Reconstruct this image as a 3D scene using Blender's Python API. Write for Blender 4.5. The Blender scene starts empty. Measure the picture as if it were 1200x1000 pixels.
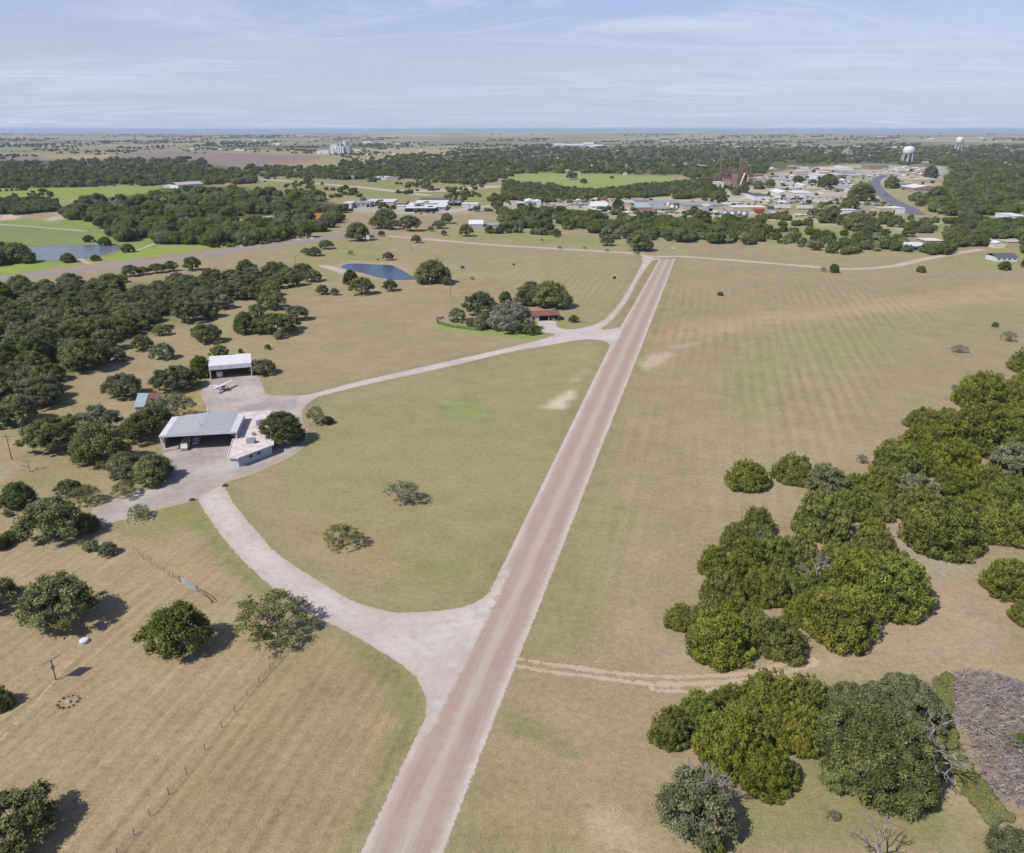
HAZE = 3.8e-5
EXPO = 0.45
SKY_LOW = (4.0, 4.35, 5.75)
SKY_CLOUD = (4.7, 5.1, 6.3)
import bpy, math, random
import numpy as np
SC = bpy.context.scene
COL = SC.collection
rng = np.random.default_rng(7)
random.seed(7)
R = math.radians

# ------------------------------------------------------------------ camera
CAMH = 90.0
PITCH = R(20.7)
F = 926.0            # focal length in pixels of a 1200 wide picture
CT, ST = math.cos(PITCH), math.sin(PITCH)
cam = bpy.data.cameras.new('camera')
cam.sensor_width = 36.0
cam.lens = 36.0 * F / 1200.0
cam.clip_start = 0.5
cam.clip_end = 200000.0
camo = bpy.data.objects.new('camera', cam)
camo.location = (0, 0, CAMH)
camo.rotation_euler = (R(90) - PITCH, 0, 0)
COL.objects.link(camo)
SC.camera = camo

def P(px, py, z=0.0):
    """ground point (or point at height z) seen at a photo position (1200 x 1000)"""
    u, v = (px - 600.0) / F, (py - 500.0) / F
    dy = CT - v * ST
    dz = -ST - v * CT
    t = (z - CAMH) / dz
    return (u * t, dy * t, z)

def Pn(pts, z=0.0):
    return np.array([P(a, b, z)[:2] for a, b in pts], float)

def proj(X, Y):
    """photo position of ground points (arrays)"""
    dep = Y * CT + CAMH * ST
    up = Y * ST - CAMH * CT
    dep = np.maximum(dep, 1e-3)
    return 600 + F * X / dep, 500 - F * up / dep

def scale_at(py):
    """pixels per metre for something facing the camera at that row"""
    x, y, _ = P(600, py)
    return F / (y * CT + CAMH * ST)

# ------------------------------------------------------------------ colours
KALB = 0.60
def lin(c):
    out = []
    for v in c:
        v = v / 255.0
        out.append(v / 12.92 if v <= 0.04045 else ((v + 0.055) / 1.055) ** 2.4)
    return out
def alb(r, g, b):
    return tuple(x * KALB for x in lin((r, g, b)))

# ------------------------------------------------------------------ object helpers
def tag(o, label=None, cat=None, group=None, kind=None):
    if label: o['label'] = label
    if cat: o['category'] = cat
    if group: o['group'] = group
    if kind: o['kind'] = kind
    return o

def empty(name, loc=(0, 0, 0), rz=0.0, s=None):
    o = bpy.data.objects.new(name, None)
    o.location = loc
    o.rotation_euler = (0, 0, rz)
    if s: o.scale = (s, s, s)
    o.empty_display_size = 0.5
    COL.objects.link(o)
    return o

def np_mesh(name, verts, corner, counts, mat=None, smooth=False):
    """verts (n,3), corner: flat vertex indices, counts: corners per face"""
    me = bpy.data.meshes.new(name)
    verts = np.asarray(verts, np.float32)
    corner = np.asarray(corner, np.int32).ravel()
    counts = np.asarray(counts, np.int32)
    me.vertices.add(len(verts))
    me.vertices.foreach_set('co', verts.ravel())
    me.loops.add(len(corner))
    me.loops.foreach_set('vertex_index', corner)
    me.polygons.add(len(counts))
    st = np.concatenate([[0], np.cumsum(counts)[:-1]]).astype(np.int32)
    me.polygons.foreach_set('loop_start', st)
    me.polygons.foreach_set('loop_total', counts)
    me.polygons.foreach_set('use_smooth', np.full(len(counts), bool(smooth)))
    me.update(calc_edges=True)
    if mat: me.materials.append(mat)
    return me

def link(name, me, parent=None):
    o = bpy.data.objects.new(name, me)
    COL.objects.link(o)
    if parent is not None: o.parent = parent
    return o

class MB:
    """collects simple solids into one mesh"""
    def __init__(s):
        s.v, s.f = [], []
    def poly(s, pts):
        n = len(s.v); s.v += [tuple(p) for p in pts]; s.f.append(list(range(n, n + len(pts)))); return s
    def box(s, x0, x1, y0, y1, z0, z1):
        n = len(s.v)
        s.v += [(x0, y0, z0), (x1, y0, z0), (x1, y1, z0), (x0, y1, z0), (x0, y0, z1), (x1, y0, z1), (x1, y1, z1), (x0, y1, z1)]
        for q in ((0, 3, 2, 1), (4, 5, 6, 7), (0, 1, 5, 4), (1, 2, 6, 5), (2, 3, 7, 6), (3, 0, 4, 7)):
            s.f.append([n + i for i in q])
        return s
    def hexa(s, b, t):
        """bottom ring b and top ring t, both counter-clockwise"""
        n = len(s.v); k = len(b)
        s.v += [tuple(p) for p in b] + [tuple(p) for p in t]
        s.f.append([n + i for i in range(k)][::-1]); s.f.append([n + k + i for i in range(k)])
        for i in range(k):
            j = (i + 1) % k
            s.f.append([n + i, n + j, n + k + j, n + k + i])
        return s
    def prism(s, poly, z0, z1):
        return s.hexa([(x, y, z0) for x, y in poly], [(x, y, z1) for x, y in poly])
    def tube(s, p0, p1, r0, r1=None, n=6, cap=True):
        r1 = r0 if r1 is None else r1
        p0, p1 = np.array(p0, float), np.array(p1, float)
        d = p1 - p0; L = np.linalg.norm(d)
        if L < 1e-6: return s
        d /= L
        a = np.cross(d, (0, 0, 1.0) if abs(d[2]) < .9 else (1.0, 0, 0)); a /= np.linalg.norm(a)
        b = np.cross(d, a)
        k = len(s.v)
        for p, r in ((p0, r0), (p1, r1)):
            for i in range(n):
                t = 2 * math.pi * i / n
                s.v.append(tuple(p + r * (math.cos(t) * a + math.sin(t) * b)))
        for i in range(n):
            j = (i + 1) % n
            s.f.append([k + j, k + i, k + n + i, k + n + j])
        if cap:
            s.f.append([k + i for i in range(n)]); s.f.append([k + n + i for i in range(n)][::-1])
        return s
    def cone(s, c, r0, r1, z0, z1, n=20):
        return s.hexa([(c[0] + r0 * math.cos(2 * math.pi * i / n), c[1] + r0 * math.sin(2 * math.pi * i / n), z0) for i in range(n)],
                      [(c[0] + r1 * math.cos(2 * math.pi * i / n), c[1] + r1 * math.sin(2 * math.pi * i / n), z1) for i in range(n)])
    def lathe(s, c, prof, n=20):
        k = len(s.v)
        for r, z in prof:
            for i in range(n):
                t = 2 * math.pi * i / n
                s.v.append((c[0] + r * math.cos(t), c[1] + r * math.sin(t), z))
        for m in range(len(prof) - 1):
            for i in range(n):
                j = (i + 1) % n
                s.f.append([k + m * n + i, k + m * n + j, k + (m + 1) * n + j, k + (m + 1) * n + i])
        s.f.append([k + i for i in range(n)][::-1]); s.f.append([k + (len(prof) - 1) * n + i for i in range(n)])
        return s
    def build(s, name, mat, parent=None, smooth=False, loc=None):
        me = np_mesh(name, np.array(s.v), [i for f in s.f for i in f], [len(f) for f in s.f], mat, smooth)
        o = link(name, me, parent)
        if loc: o.location = loc
        return o

def join_frame(o, f):
    return o

# ------------------------------------------------------------------ node helpers
class NT:
    def __init__(s, tree):
        s.t = tree; s.n = tree.nodes; s.l = tree.links
    def new(s, typ, **kw):
        nd = s.n.new(typ)
        for k, v in kw.items(): setattr(nd, k, v)
        return nd
    def put(s, nd, key, val):
        if hasattr(val, 'links') or isinstance(val, bpy.types.NodeSocket):
            s.l.new(val, nd.inputs[key])
        else:
            nd.inputs[key].default_value = val
    def math(s, op, a, b=0.5, c=None, clamp=False):
        nd = s.new('ShaderNodeMath', operation=op, use_clamp=clamp)
        s.put(nd, 0, a); s.put(nd, 1, b)
        if c is not None: s.put(nd, 2, c)
        return nd.outputs[0]
    def mix(s, fac, a, b, blend='MIX'):
        nd = s.new('ShaderNodeMix', data_type='RGBA', blend_type=blend)
        s.put(nd, 0, fac)
        s.put(nd, 6, a if isinstance(a, bpy.types.NodeSocket) else (*a[:3], 1))
        s.put(nd, 7, b if isinstance(b, bpy.types.NodeSocket) else (*b[:3], 1))
        return nd.outputs[2]
    def noise(s, vec, scale, detail=3, rough=.6, dist=0.0):
        nd = s.new('ShaderNodeTexNoise')
        if vec is not None: s.l.new(vec, nd.inputs['Vector'])
        nd.inputs['Scale'].default_value = scale; nd.inputs['Detail'].default_value = detail
        nd.inputs['Roughness'].default_value = rough; nd.inputs['Distortion'].default_value = dist
        return nd.outputs['Fac']
    def ramp(s, fac, lo, hi, a=0.0, b=1.0):
        nd = s.new('ShaderNodeMapRange'); nd.clamp = True; nd.interpolation_type = 'SMOOTHSTEP'
        s.put(nd, 0, fac); s.put(nd, 1, lo); s.put(nd, 2, hi); s.put(nd, 3, a); s.put(nd, 4, b)
        return nd.outputs[0]
    def mapping(s, vec, rot=0.0, scale=(1, 1, 1), loc=(0, 0, 0)):
        nd = s.new('ShaderNodeMapping')
        s.l.new(vec, nd.inputs[0]); nd.inputs[1].default_value = loc
        nd.inputs[2].default_value = (0, 0, rot); nd.inputs[3].default_value = scale
        return nd.outputs[0]
    def attr(s, name, out='Fac'):
        nd = s.new('ShaderNodeAttribute', attribute_name=name)
        return nd.outputs[out]
    def pos(s):
        return s.new('ShaderNodeNewGeometry').outputs['Position']
    def rotscale(s, vec, rot, scale, loc=(0, 0, 0)):
        return s.mapping(s.mapping(vec, rot), 0.0, scale, loc)
    def objco(s):
        return s.new('ShaderNodeTexCoord').outputs['Object']

def material(name):
    m = bpy.data.materials.new(name); m.use_nodes = True
    t = NT(m.node_tree); t.n.clear()
    out = t.new('ShaderNodeOutputMaterial')
    return m, t, out

def principled(t, out, col, rough=.9, spec=.15, metal=0.0, bump=None, bdist=.1):
    b = t.new('ShaderNodeBsdfPrincipled')
    t.put(b, 'Base Color', col if isinstance(col, bpy.types.NodeSocket) else (*col[:3], 1))
    t.put(b, 'Roughness', rough); t.put(b, 'Specular IOR Level', spec); t.put(b, 'Metallic', metal)
    if bump is not None:
        bn = t.new('ShaderNodeBump'); t.put(bn, 'Height', bump); bn.inputs['Distance'].default_value = bdist
        bn.inputs['Strength'].default_value = 1.0
        t.l.new(bn.outputs[0], b.inputs['Normal'])
    t.l.new(b.outputs[0], out.inputs[0])
    return b

_mc = {}
def paint(name, rgb, rough=.6, spec=.3, metal=0.0, var=.12, scale=1.5, dirt=None, streak=False):
    """weathered plain surface: colour broken up by noise"""
    if name in _mc: return _mc[name]
    m, t, out = material(name)
    co = t.objco()
    n1 = t.noise(co, scale, 4, .65)
    n2 = t.noise(t.mapping(co, scale=(1, 1, .25)) if streak else co, scale * 4, 3, .6)
    f = t.math('ADD', t.math('MULTIPLY', n1, .65), t.math('MULTIPLY', n2, .35))
    c = alb(*rgb)
    d = alb(*dirt) if dirt else tuple(x * (1 - 2.2 * var) for x in c)
    col = t.mix(t.ramp(f, .36, .68), tuple(min(1, x * (1 + var * .5)) for x in c), d)
    principled(t, out, col, rough, spec, metal)
    _mc[name] = m
    return m
# ------------------------------------------------------------------ sky, sun, haze
SUN_EL, SUN_AZ = R(48), math.atan2(-.80, -.60)     # sun stands behind the camera, to the left
sx, sy = -.80 * math.cos(SUN_EL), -.60 * math.cos(SUN_EL)
sunl = bpy.data.lights.new('sun', 'SUN'); sunl.energy = 4.2; sunl.angle = R(.5); sunl.color = (1, .955, .89)
suno = bpy.data.objects.new('sun', sunl); COL.objects.link(suno)
from mathutils import Vector
suno.rotation_euler = Vector((-sx, -sy, -math.sin(SUN_EL))).to_track_quat('-Z', 'Y').to_euler()
w = bpy.data.worlds.new('World'); SC.world = w; w.use_nodes = True
t = NT(w.node_tree); t.n.clear()
sky = t.new('ShaderNodeTexSky', sky_type='NISHITA'); sky.sun_disc = False
sky.sun_elevation = SUN_EL; sky.sun_rotation = SUN_AZ; sky.altitude = 300
sky.air_density = 1.0; sky.dust_density = 1.2; sky.ozone_density = 1.6
tc = t.new('ShaderNodeTexCoord').outputs['Generated']
sep = t.new('ShaderNodeSeparateXYZ'); t.l.new(tc, sep.inputs[0])
zz = t.math('MAXIMUM', t.math('ADD', sep.outputs[2], .06), .02)
cv = t.new('ShaderNodeCombineXYZ'); t.l.new(t.math('DIVIDE', sep.outputs[0], zz), cv.inputs[0]); t.l.new(t.math('DIVIDE', sep.outputs[1], zz), cv.inputs[1])
n1 = t.noise(t.mapping(cv.outputs[0], R(-14), (.5, 1.1, 1)), .8, 8, .66, 1.1)
n2 = t.noise(t.mapping(cv.outputs[0], R(8), (.5, .8, 1), (4, 2, 0)), .35, 3, .5, .3)
cl = t.math('MULTIPLY', t.ramp(n1, .42, .68), t.ramp(n2, .32, .58), clamp=True)
low = t.ramp(sep.outputs[2], 0.0, .22, 1.0, 0.0)
skyc = t.mix(1.0, sky.outputs[0], (.76, .79, .98), 'MULTIPLY')
skyc = t.mix(t.math('MULTIPLY', low, .85), skyc, SKY_LOW)
skyc = t.mix(t.math('MULTIPLY', cl, .85), skyc, SKY_CLOUD)
bg = t.new('ShaderNodeBackground'); t.l.new(skyc, bg.inputs[0]); bg.inputs[1].default_value = .1
wo = t.new('ShaderNodeOutputWorld'); t.l.new(bg.outputs[0], wo.inputs[0])
SC.view_settings.view_transform = 'Standard'; SC.view_settings.look = 'None'
SC.view_settings.exposure = EXPO; SC.view_settings.gamma = 1.0

if HAZE:
    hm = bpy.data.materials.new('haze_air'); hm.use_nodes = True
    t = NT(hm.node_tree); t.n.clear()
    out = t.new('ShaderNodeOutputMaterial')
    v = t.new('ShaderNodeVolumePrincipled')
    v.inputs['Color'].default_value = (.62, .78, 1.0, 1); v.inputs['Density'].default_value = HAZE
    v.inputs['Anisotropy'].default_value = 0.0
    t.l.new(v.outputs[0], out.inputs['Volume'])
    hz = MB().box(-75000, 75000, -3000, 72000, -1.0, 96).build('haze', hm)
    tag(hz, kind='stuff')

# ------------------------------------------------------------------ ground colours
def inside(px, py, poly):
    poly = np.asarray(poly, float); n = len(poly)
    r = np.zeros(px.shape, bool); j = n - 1
    for i in range(n):
        xi, yi = poly[i]; xj, yj = poly[j]
        if yi != yj:
            c = ((yi > py) != (yj > py)) & (px < (xj - xi) * (py - yi) / (yj - yi) + xi)
            r ^= c
        j = i
    return r
def sdist(px, py, poly, closed=True):
    """signed distance, negative inside"""
    poly = np.asarray(poly, float); n = len(poly)
    d = np.full(px.shape, 1e18)
    for i in range(n if closed else n - 1):
        a = poly[i]; b = poly[(i + 1) % n]; e = b - a
        L = max(e @ e, 1e-12)
        tt = np.clip(((px - a[0]) * e[0] + (py - a[1]) * e[1]) / L, 0, 1)
        d = np.minimum(d, (px - a[0] - tt * e[0]) ** 2 + (py - a[1] - tt * e[1]) ** 2)
    d = np.sqrt(d)
    if closed: d = np.where(inside(px, py, poly), -d, d)
    return d

# polygons in photo positions: (points, colour, feather in px, strength)
DRY = (170, 156, 121)
REGION = [
 # the country far out
 ([(-900,150),(2200,150),(2200,176),(-900,176)], (172,162,132), 5, 1),
 ([(-900,149),(2200,149),(2200,153),(-900,153)], (112,122,112), 1.2, 1),
 ([(0,165),(420,163),(600,166),(600,172),(300,176),(0,180)], (152,148,118), 2, .8),
 ([(640,160),(1200,163),(1200,169),(900,168),(640,165)], (165,160,125), 2, .8),
 ([(60,157),(420,157),(420,162),(0,163)], (150,140,130), 1.5, .7),
 ([(200,164),(330,164),(300,169),(200,169)], (165,165,125), 1.5, .8),
 ([(78,184),(200,178),(330,181),(385,184),(330,193),(265,196),(235,200),(200,192),(150,187)], (152,136,128), 1.5, 1),
 ([(300,193),(340,189),(380,186),(340,194),(310,198)], (168,140,118), 1.5, .8),
 ([(-200,182),(48,182),(46,190),(-200,192)], (150,138,130), 1.5, 1),
 ([(75,184),(130,181),(125,186),(80,188)], (190,170,148), 1.5, .8),
 # ground under the woods
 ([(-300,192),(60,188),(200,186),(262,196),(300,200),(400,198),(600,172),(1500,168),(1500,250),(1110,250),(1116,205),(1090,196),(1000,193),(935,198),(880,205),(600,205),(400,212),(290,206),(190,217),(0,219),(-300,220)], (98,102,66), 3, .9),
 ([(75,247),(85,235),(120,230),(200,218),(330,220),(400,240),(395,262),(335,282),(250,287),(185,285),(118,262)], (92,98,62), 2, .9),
 # green pastures on the left
 ([(-300,222),(0,222),(75,219),(190,217),(188,224),(150,229),(90,235),(60,238),(-300,238)], (150,165,88), 1.5, 1),
 ([(-400,254),(0,256),(60,258),(85,252),(130,268),(150,285),(185,276),(190,290),(150,303),(100,307),(60,314),(0,323),(-400,350)], (142,158,92), 2, 1),
 ([(0,262),(60,264),(100,270),(110,280),(60,285),(0,288)], (138,150,98), 3, .8),
 ([(0,305),(42,306),(100,303),(125,298),(185,290),(240,287),(245,291),(150,303),(100,307),(60,314),(0,322)], (152,172,80), 1.5, .9),
 ([(65,236),(90,233),(95,240),(75,252),(62,250)], (170,160,120), 1.5, .8),
 ([(0,250),(20,249),(22,257),(0,259)], (205,190,165), 1, 1),
 ([(52,256),(75,252),(80,256),(58,260)], (205,190,165), 1.2, .9),
 ([(60,247),(95,249),(75,252),(58,250)], (200,185,160), 1.2, .7),
 # centre pastures
 ([(290,222),(300,206),(480,214),(600,222),(600,245),(500,240),(430,232),(330,228)], (152,152,102), 2, .9),
 ([(440,222),(520,219),(560,219),(520,224),(480,224)], (182,160,120), 1.5, .9),
 ([(585,206),(620,202),(700,204),(790,207),(784,216),(742,219),(690,225),(672,223),(640,215),(600,210)], (156,170,102), 1.5, 1),
 ([(480,224),(530,222),(590,216),(640,218),(600,240),(560,240),(540,236)], (158,154,105), 2, .6),
 ([(620,216),(670,222),(660,228),(630,222)], (178,172,150), 1.5, .7),
 ([(785,218),(840,214),(850,232),(790,232)], (142,150,92), 2, .8),
 # town ground
 ([(590,237),(640,233),(760,232),(850,228),(905,232),(905,252),(860,258),(760,254),(690,252),(590,243)], (196,184,160), 2, .9),
 ([(850,226),(870,216),(905,203),(990,193),(1110,195),(1110,212),(1065,226),(1000,238),(900,240)], (196,186,166), 2, .9),
 ([(890,236),(1000,239),(1000,246),(890,246)], (166,158,112), 1, .9),
 ([(980,210),(1025,205),(1025,225),(1000,228),(985,216)], (168,166,118), 1.5, .9),
 ([(1030,212),(1052,218),(1075,226),(1070,238),(1052,236),(1030,222)], (170,163,118), 1.2, .9),
 ([(1100,204),(1118,206),(1112,222),(1104,226)], (176,166,126), 1.2, .9),
 ([(940,208),(1040,201),(1050,204),(960,212)], (196,190,186), 1.2, .9),
 ([(590,232),(640,236),(705,234),(700,231),(620,229)], (172,158,124), 1.2, .8),
 ([(600,236),(690,236),(690,241),(600,241)], (176,168,165), 1.5, .8),
 ([(400,240),(470,238),(520,245),(560,244),(590,238),(590,246),(520,252),(480,251),(430,250),(400,247)], (186,178,162), 1.5, .9),
 ([(880,252),(1060,250),(1130,252),(1200,258),(1200,270),(1130,270),(1040,278),(960,270),(880,262)], (168,164,120), 2, .9),
 ([(890,254),(960,258),(1010,262),(1060,264),(1060,267),(960,263),(890,258)], (198,184,156), 1.5, .9),
 ([(1080,266),(1140,262),(1140,268),(1080,270)], (140,150,95), 1.5, .7),
 ([(1100,300),(1200,292),(1230,296),(1230,320),(1130,312)], (160,160,108), 3, .7),
 ([(900,262),(1010,270),(1090,280),(1090,296),(1000,295),(900,288)], (150,156,100), 3, .8),
 ([(880,284),(1000,290),(1060,297),(1000,300),(880,292)], (176,164,126), 2, .8),
 # greener ground round the roads
 ([(340,285),(400,283),(455,290),(440,306),(400,325),(350,310)], (158,158,104), 5, .7),
 ([(490,272),(600,270),(700,278),(760,292),(700,291),(560,282)], (156,158,104), 2, .8),
 ([(455,275),(490,272),(540,280),(500,282)], (180,162,124), 2, .7),
 ([(480,300),(700,298),(745,305),(725,345),(690,378),(640,330),(520,330)], (168,160,122), 8, .5),
 ([(390,312),(480,306),(500,330),(400,332)], (178,164,122), 4, .6),
 ([(511,386),(513,378),(560,380),(600,378),(650,378),(652,384),(630,388),(648,393),(620,399),(565,392)], (148,166,88), 2, .9),
 ([(650,376),(690,374),(690,382),(660,384)], (156,158,100), 2, .7),
 ([(500,310),(620,335),(540,350),(430,372),(380,420),(330,455),(320,440),(370,360),(440,330)], (176,160,122), 16, .55),
 ([(450,368),(520,360),(560,372),(500,376)], (180,156,124), 5, .6),
 ([(394,311),(404,307),(418,306),(442,307),(462,308.5),(480,316),(494,326),(492,331),(470,330.5),(440,327),(420,322),(404,317.5)], (186,168,134), 1.5, .9),
 ([(14,291),(40,286.5),(93,285),(143,285.5),(146,293),(132,299),(118,303),(93,306),(42,308),(22,300)], (150,142,104), 1.5, .85),
 # triangle between the drives
 ([(400,470),(600,415),(700,402),(690,440),(600,640),(520,700),(400,640),(330,560)], (164,156,112), 12, .8),
 ([(510,475),(560,465),(575,490),(530,500)], (148,158,100), 10, .8),
 ([(590,410),(700,402),(680,440),(600,450)], (172,160,115), 6, .6),
 ([(420,640),(560,660),(540,705),(450,705)], (152,150,100), 10, .5),
 ([(330,600),(460,620),(500,680),(430,680)], (172,154,116), 14, .6),
 ([(640,474),(652,466),(668,458),(676,452),(672,466),(660,478),(645,480)], (214,200,172), 2.5, 1),
 ([(632,473),(645,476),(640,479),(628,477)], (205,190,160), 2, .6),
 ([(660,450),(690,430),(695,424),(680,446)], (195,180,148), 3, .5),
 ([(752,424),(765,414),(790,414),(780,422),(764,432),(752,434)], (206,190,160), 4, .8),
 ([(780,405),(830,400),(810,406),(785,410)], (205,190,160), 3, .6),
 ([(445,585),(455,572),(490,574),(496,582),(478,590),(460,590)], (174,150,118), 3, .6),
 # right hand field
 ([(745,400),(800,378),(900,367),(1000,357),(1200,330),(1400,310),(1400,336),(1200,352),(1050,366),(900,382),(800,400)], (186,166,130), 5, .8),
 ([(900,395),(960,380),(1060,372),(1080,400),(980,440),(900,420)], (158,160,112), 16, .6),
 ([(850,430),(900,400),(930,440),(890,500),(860,480)], (160,160,112), 12, .6),
 ([(1050,375),(1200,352),(1200,380),(1100,400)], (162,160,112), 10, .5),
 ([(700,560),(800,520),(1000,520),(880,560),(700,700)], (174,160,124), 30, .6),
 ([(640,700),(700,560),(740,600),(690,760),(620,800)], (158,152,104), 14, .6),
 ([(600,780),(760,770),(900,790),(760,950),(540,1000)], (176,156,124), 24, .7),
 ([(590,838),(612,838),(650,862),(690,890),(680,896),(640,872),(596,860)], (132,140,88), 6, .7),
 ([(530,960),(560,900),(640,900),(700,1000),(520,1010)], (164,148,112), 20, .6),
 ([(880,900),(960,880),(1080,930),(1130,960),(1100,990),(860,990)], (152,146,98), 12, .8),
 ([(760,700),(800,740),(860,790),(760,780),(720,740)], (182,164,134), 14, .7),
 ([(990,740),(1060,700),(1110,650),(1190,700),(1180,770),(1080,780),(940,780)], (180,162,132), 10, .9),
 ([(1000,590),(1110,640),(1150,670),(1060,690),(1040,640)], (176,164,142), 6, .8),
 ([(1130,540),(1170,545),(1170,560),(1120,552)], (180,164,134), 4, .8),
 ([(810,505),(1010,505),(1060,520),(1010,560),(860,600),(800,560)], (178,162,128), 20, .6),
 ([(690,940),(730,950),(760,985),(820,985),(830,996),(740,998),(700,985)], (204,186,156), 6, .5),
 ([(1080,880),(1140,900),(1180,960),(1160,980),(1100,950)], (186,168,136), 8, .6),
 ([(880,770),(960,770),(1000,760),(980,790),(900,786)], (190,172,142), 6, .7),
 ([(1100,785),(1140,775),(1190,790),(1200,800),(1100,800)], (186,168,138), 5, .7),
 # lower left field
 ([(0,640),(250,600),(330,690),(330,760),(140,1000),(-100,1100),(-200,700)], (176,158,124), 20, .8),
 ([(340,760),(420,745),(490,810),(440,930),(380,1040),(120,1040)], (168,152,114), 14, .9),
 ([(200,960),(300,850),(420,800),(440,900),(380,1000),(250,1010)], (176,150,120), 26, .5),
 ([(400,745),(440,766),(486,800),(494,826),(470,880),(440,940),(424,970),(440,900),(466,850),(450,800)], (140,142,88), 4, .7),
 ([(232,592),(262,642),(300,680),(330,702),(290,690),(240,630),(180,604)], (138,144,88), 5, .8),
 ([(140,606),(226,588),(236,610),(180,640),(140,630)], (156,152,102), 10, .6),
 ([(0,600),(110,620),(150,660),(60,690),(0,690)], (182,164,130), 10, .6),
 ([(0,525),(60,515),(100,500),(160,470),(140,460),(110,480),(60,505),(0,520)], (196,172,146), 4, .7),
 ([(0,540),(10,550),(6,570),(0,575)], (190,178,166), 3, .8),
 ([(0,560),(90,530),(120,560),(90,590),(0,600)], (164,152,110), 10, .6),
 ([(10,500),(60,540),(100,540),(90,500)], (158,150,104), 8, .6),
 ([(60,478),(200,430),(300,350),(260,420),(190,470),(140,480)], (170,158,112), 8, .6),
 ([(206,487),(240,450),(232,470),(240,484),(215,489)], (190,166,108), 3, .8),
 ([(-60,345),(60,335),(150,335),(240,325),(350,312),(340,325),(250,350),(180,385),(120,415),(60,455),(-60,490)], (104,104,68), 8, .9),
]
def smooth_poly(pts, n=6):
    pts = np.asarray(pts, float); m_ = len(pts); o = []
    for i in range(m_):
        p0, p1, p2, p3 = pts[i - 1], pts[i], pts[(i + 1) % m_], pts[(i + 2) % m_]
        for k in range(n):
            u = k / n
            o.append(.5 * ((2 * p1) + (-p0 + p2) * u + (2 * p0 - 5 * p1 + 4 * p2 - p3) * u * u + (-p0 + 3 * p1 - 3 * p2 + p3) * u ** 3))
    return np.array(o)
def smooth_line(pts, n=8):
    pts = np.asarray(pts, float); o = []
    for i in range(len(pts) - 1):
        p0 = pts[max(i - 1, 0)]; p1 = pts[i]; p2 = pts[i + 1]; p3 = pts[min(i + 2, len(pts) - 1)]
        for k in range(n):
            u = k / n
            o.append(.5 * ((2 * p1) + (-p0 + p2) * u + (2 * p0 - 5 * p1 + 4 * p2 - p3) * u * u + (-p0 + 3 * p1 - 3 * p2 + p3) * u ** 3))
    o.append(pts[-1]); return np.array(o)

Lf = smooth_line(Pn([(-34,1900),(416,1000),(492,845),(567,700),(666,500),(716,400),(744,352),(771.5,304)]))
Rf = smooth_line(Pn([(192,1900),(525,1000),(600,802),(640,700),(717,500),(755,403),(792.5,303.2)]))
rw = np.concatenate([Lf, Rf[::-1]])
poly = smooth_poly(Pn([(230,586),(250,620),(280,656),(312,686),(340,707),(374,728),(400,740),(430,757),(460,776),(480,792),(491,808),(496,822),(493,845),(484,868),(505,862),(530,835),(596,745),(612,672),(590,664),(574,690),(563,700),(550,707),(530,712),(500,715),(460,715),(420,705),(400,694),(360,670),(328,648),(300,618),(280,594),(264,568),(258,560),(236,572)]), 5)
poly2 = smooth_poly(Pn([(373,466),(405,457.5),(450,447),(515,433),(600,413),(640,406),(680,399),(700,399),(711,402),(714,409),(726,408),(742,392),(742,378),(731,382),(716,385),(706,386),(708,384),(720,374),(738,350),(748,330),(760,312),(767,303),(760,300),(752,300),(752,308),(749,314),(739,332),(727,352),(715,367),(703,377),(686,383),(668,386),(655,383),(651,376),(631,376),(630,384),(636,390),(648,393),(600,406),(500,428.5),(425,445.5),(390,454.5),(366,461),(350,464),(345,472),(360,474)]), 4)
apr = Pn([(104,598),(130,586),(165,573),(192,562),(190,532),(192,505),(230,492),(243,483),(239,473),(233,461),(242,449),(247,438),(296,438),(305,442),(312,461),(320,463.5),(347,463.5),(362,462),(376,464),(362,473),(355,481),(355,492),(359,503),(357,519),(343,533),(323,543),(290,557),(262,566),(228,585),(177,599),(146,609),(118,618)])
def ground_color(X, Y):
    px, py = proj(X, Y)
    near = Y > 15
    py = np.where(near, py, 1400.0)
    col = np.tile(np.array(lin(DRY)), (len(X), 1))
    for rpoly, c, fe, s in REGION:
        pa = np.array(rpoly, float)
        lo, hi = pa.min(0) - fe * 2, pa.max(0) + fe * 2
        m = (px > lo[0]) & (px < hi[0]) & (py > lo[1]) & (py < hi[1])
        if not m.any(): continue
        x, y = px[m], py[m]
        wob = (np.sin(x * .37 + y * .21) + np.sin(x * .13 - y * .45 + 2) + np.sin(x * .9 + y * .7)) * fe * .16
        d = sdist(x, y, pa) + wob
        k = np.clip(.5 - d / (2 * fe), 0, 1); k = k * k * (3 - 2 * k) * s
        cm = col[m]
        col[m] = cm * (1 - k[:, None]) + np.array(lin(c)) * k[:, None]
    # greener fringe of grass along the gravel
    for pg, wd_, st_ in ((rw, 3.0, .5), (poly, 3.4, .6), (poly2, 3.0, .35), (apr, 2.2, .4)):
        lo, hi = pg.min(0) - 8, pg.max(0) + 8
        m = (X > lo[0]) & (X < hi[0]) & (Y > lo[1]) & (Y < hi[1])
        d = sdist(X[m], Y[m], pg)
        k = (np.clip(1 - np.abs(d - .8) / wd_, 0, 1) * st_ * (.75 + .35 * np.sin(X[m] * .09 + Y[m] * .05)))[:, None]
        col[m] = col[m] * (1 - k) + np.array(lin((138, 143, 92))) * k
    return col * KALB

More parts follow.
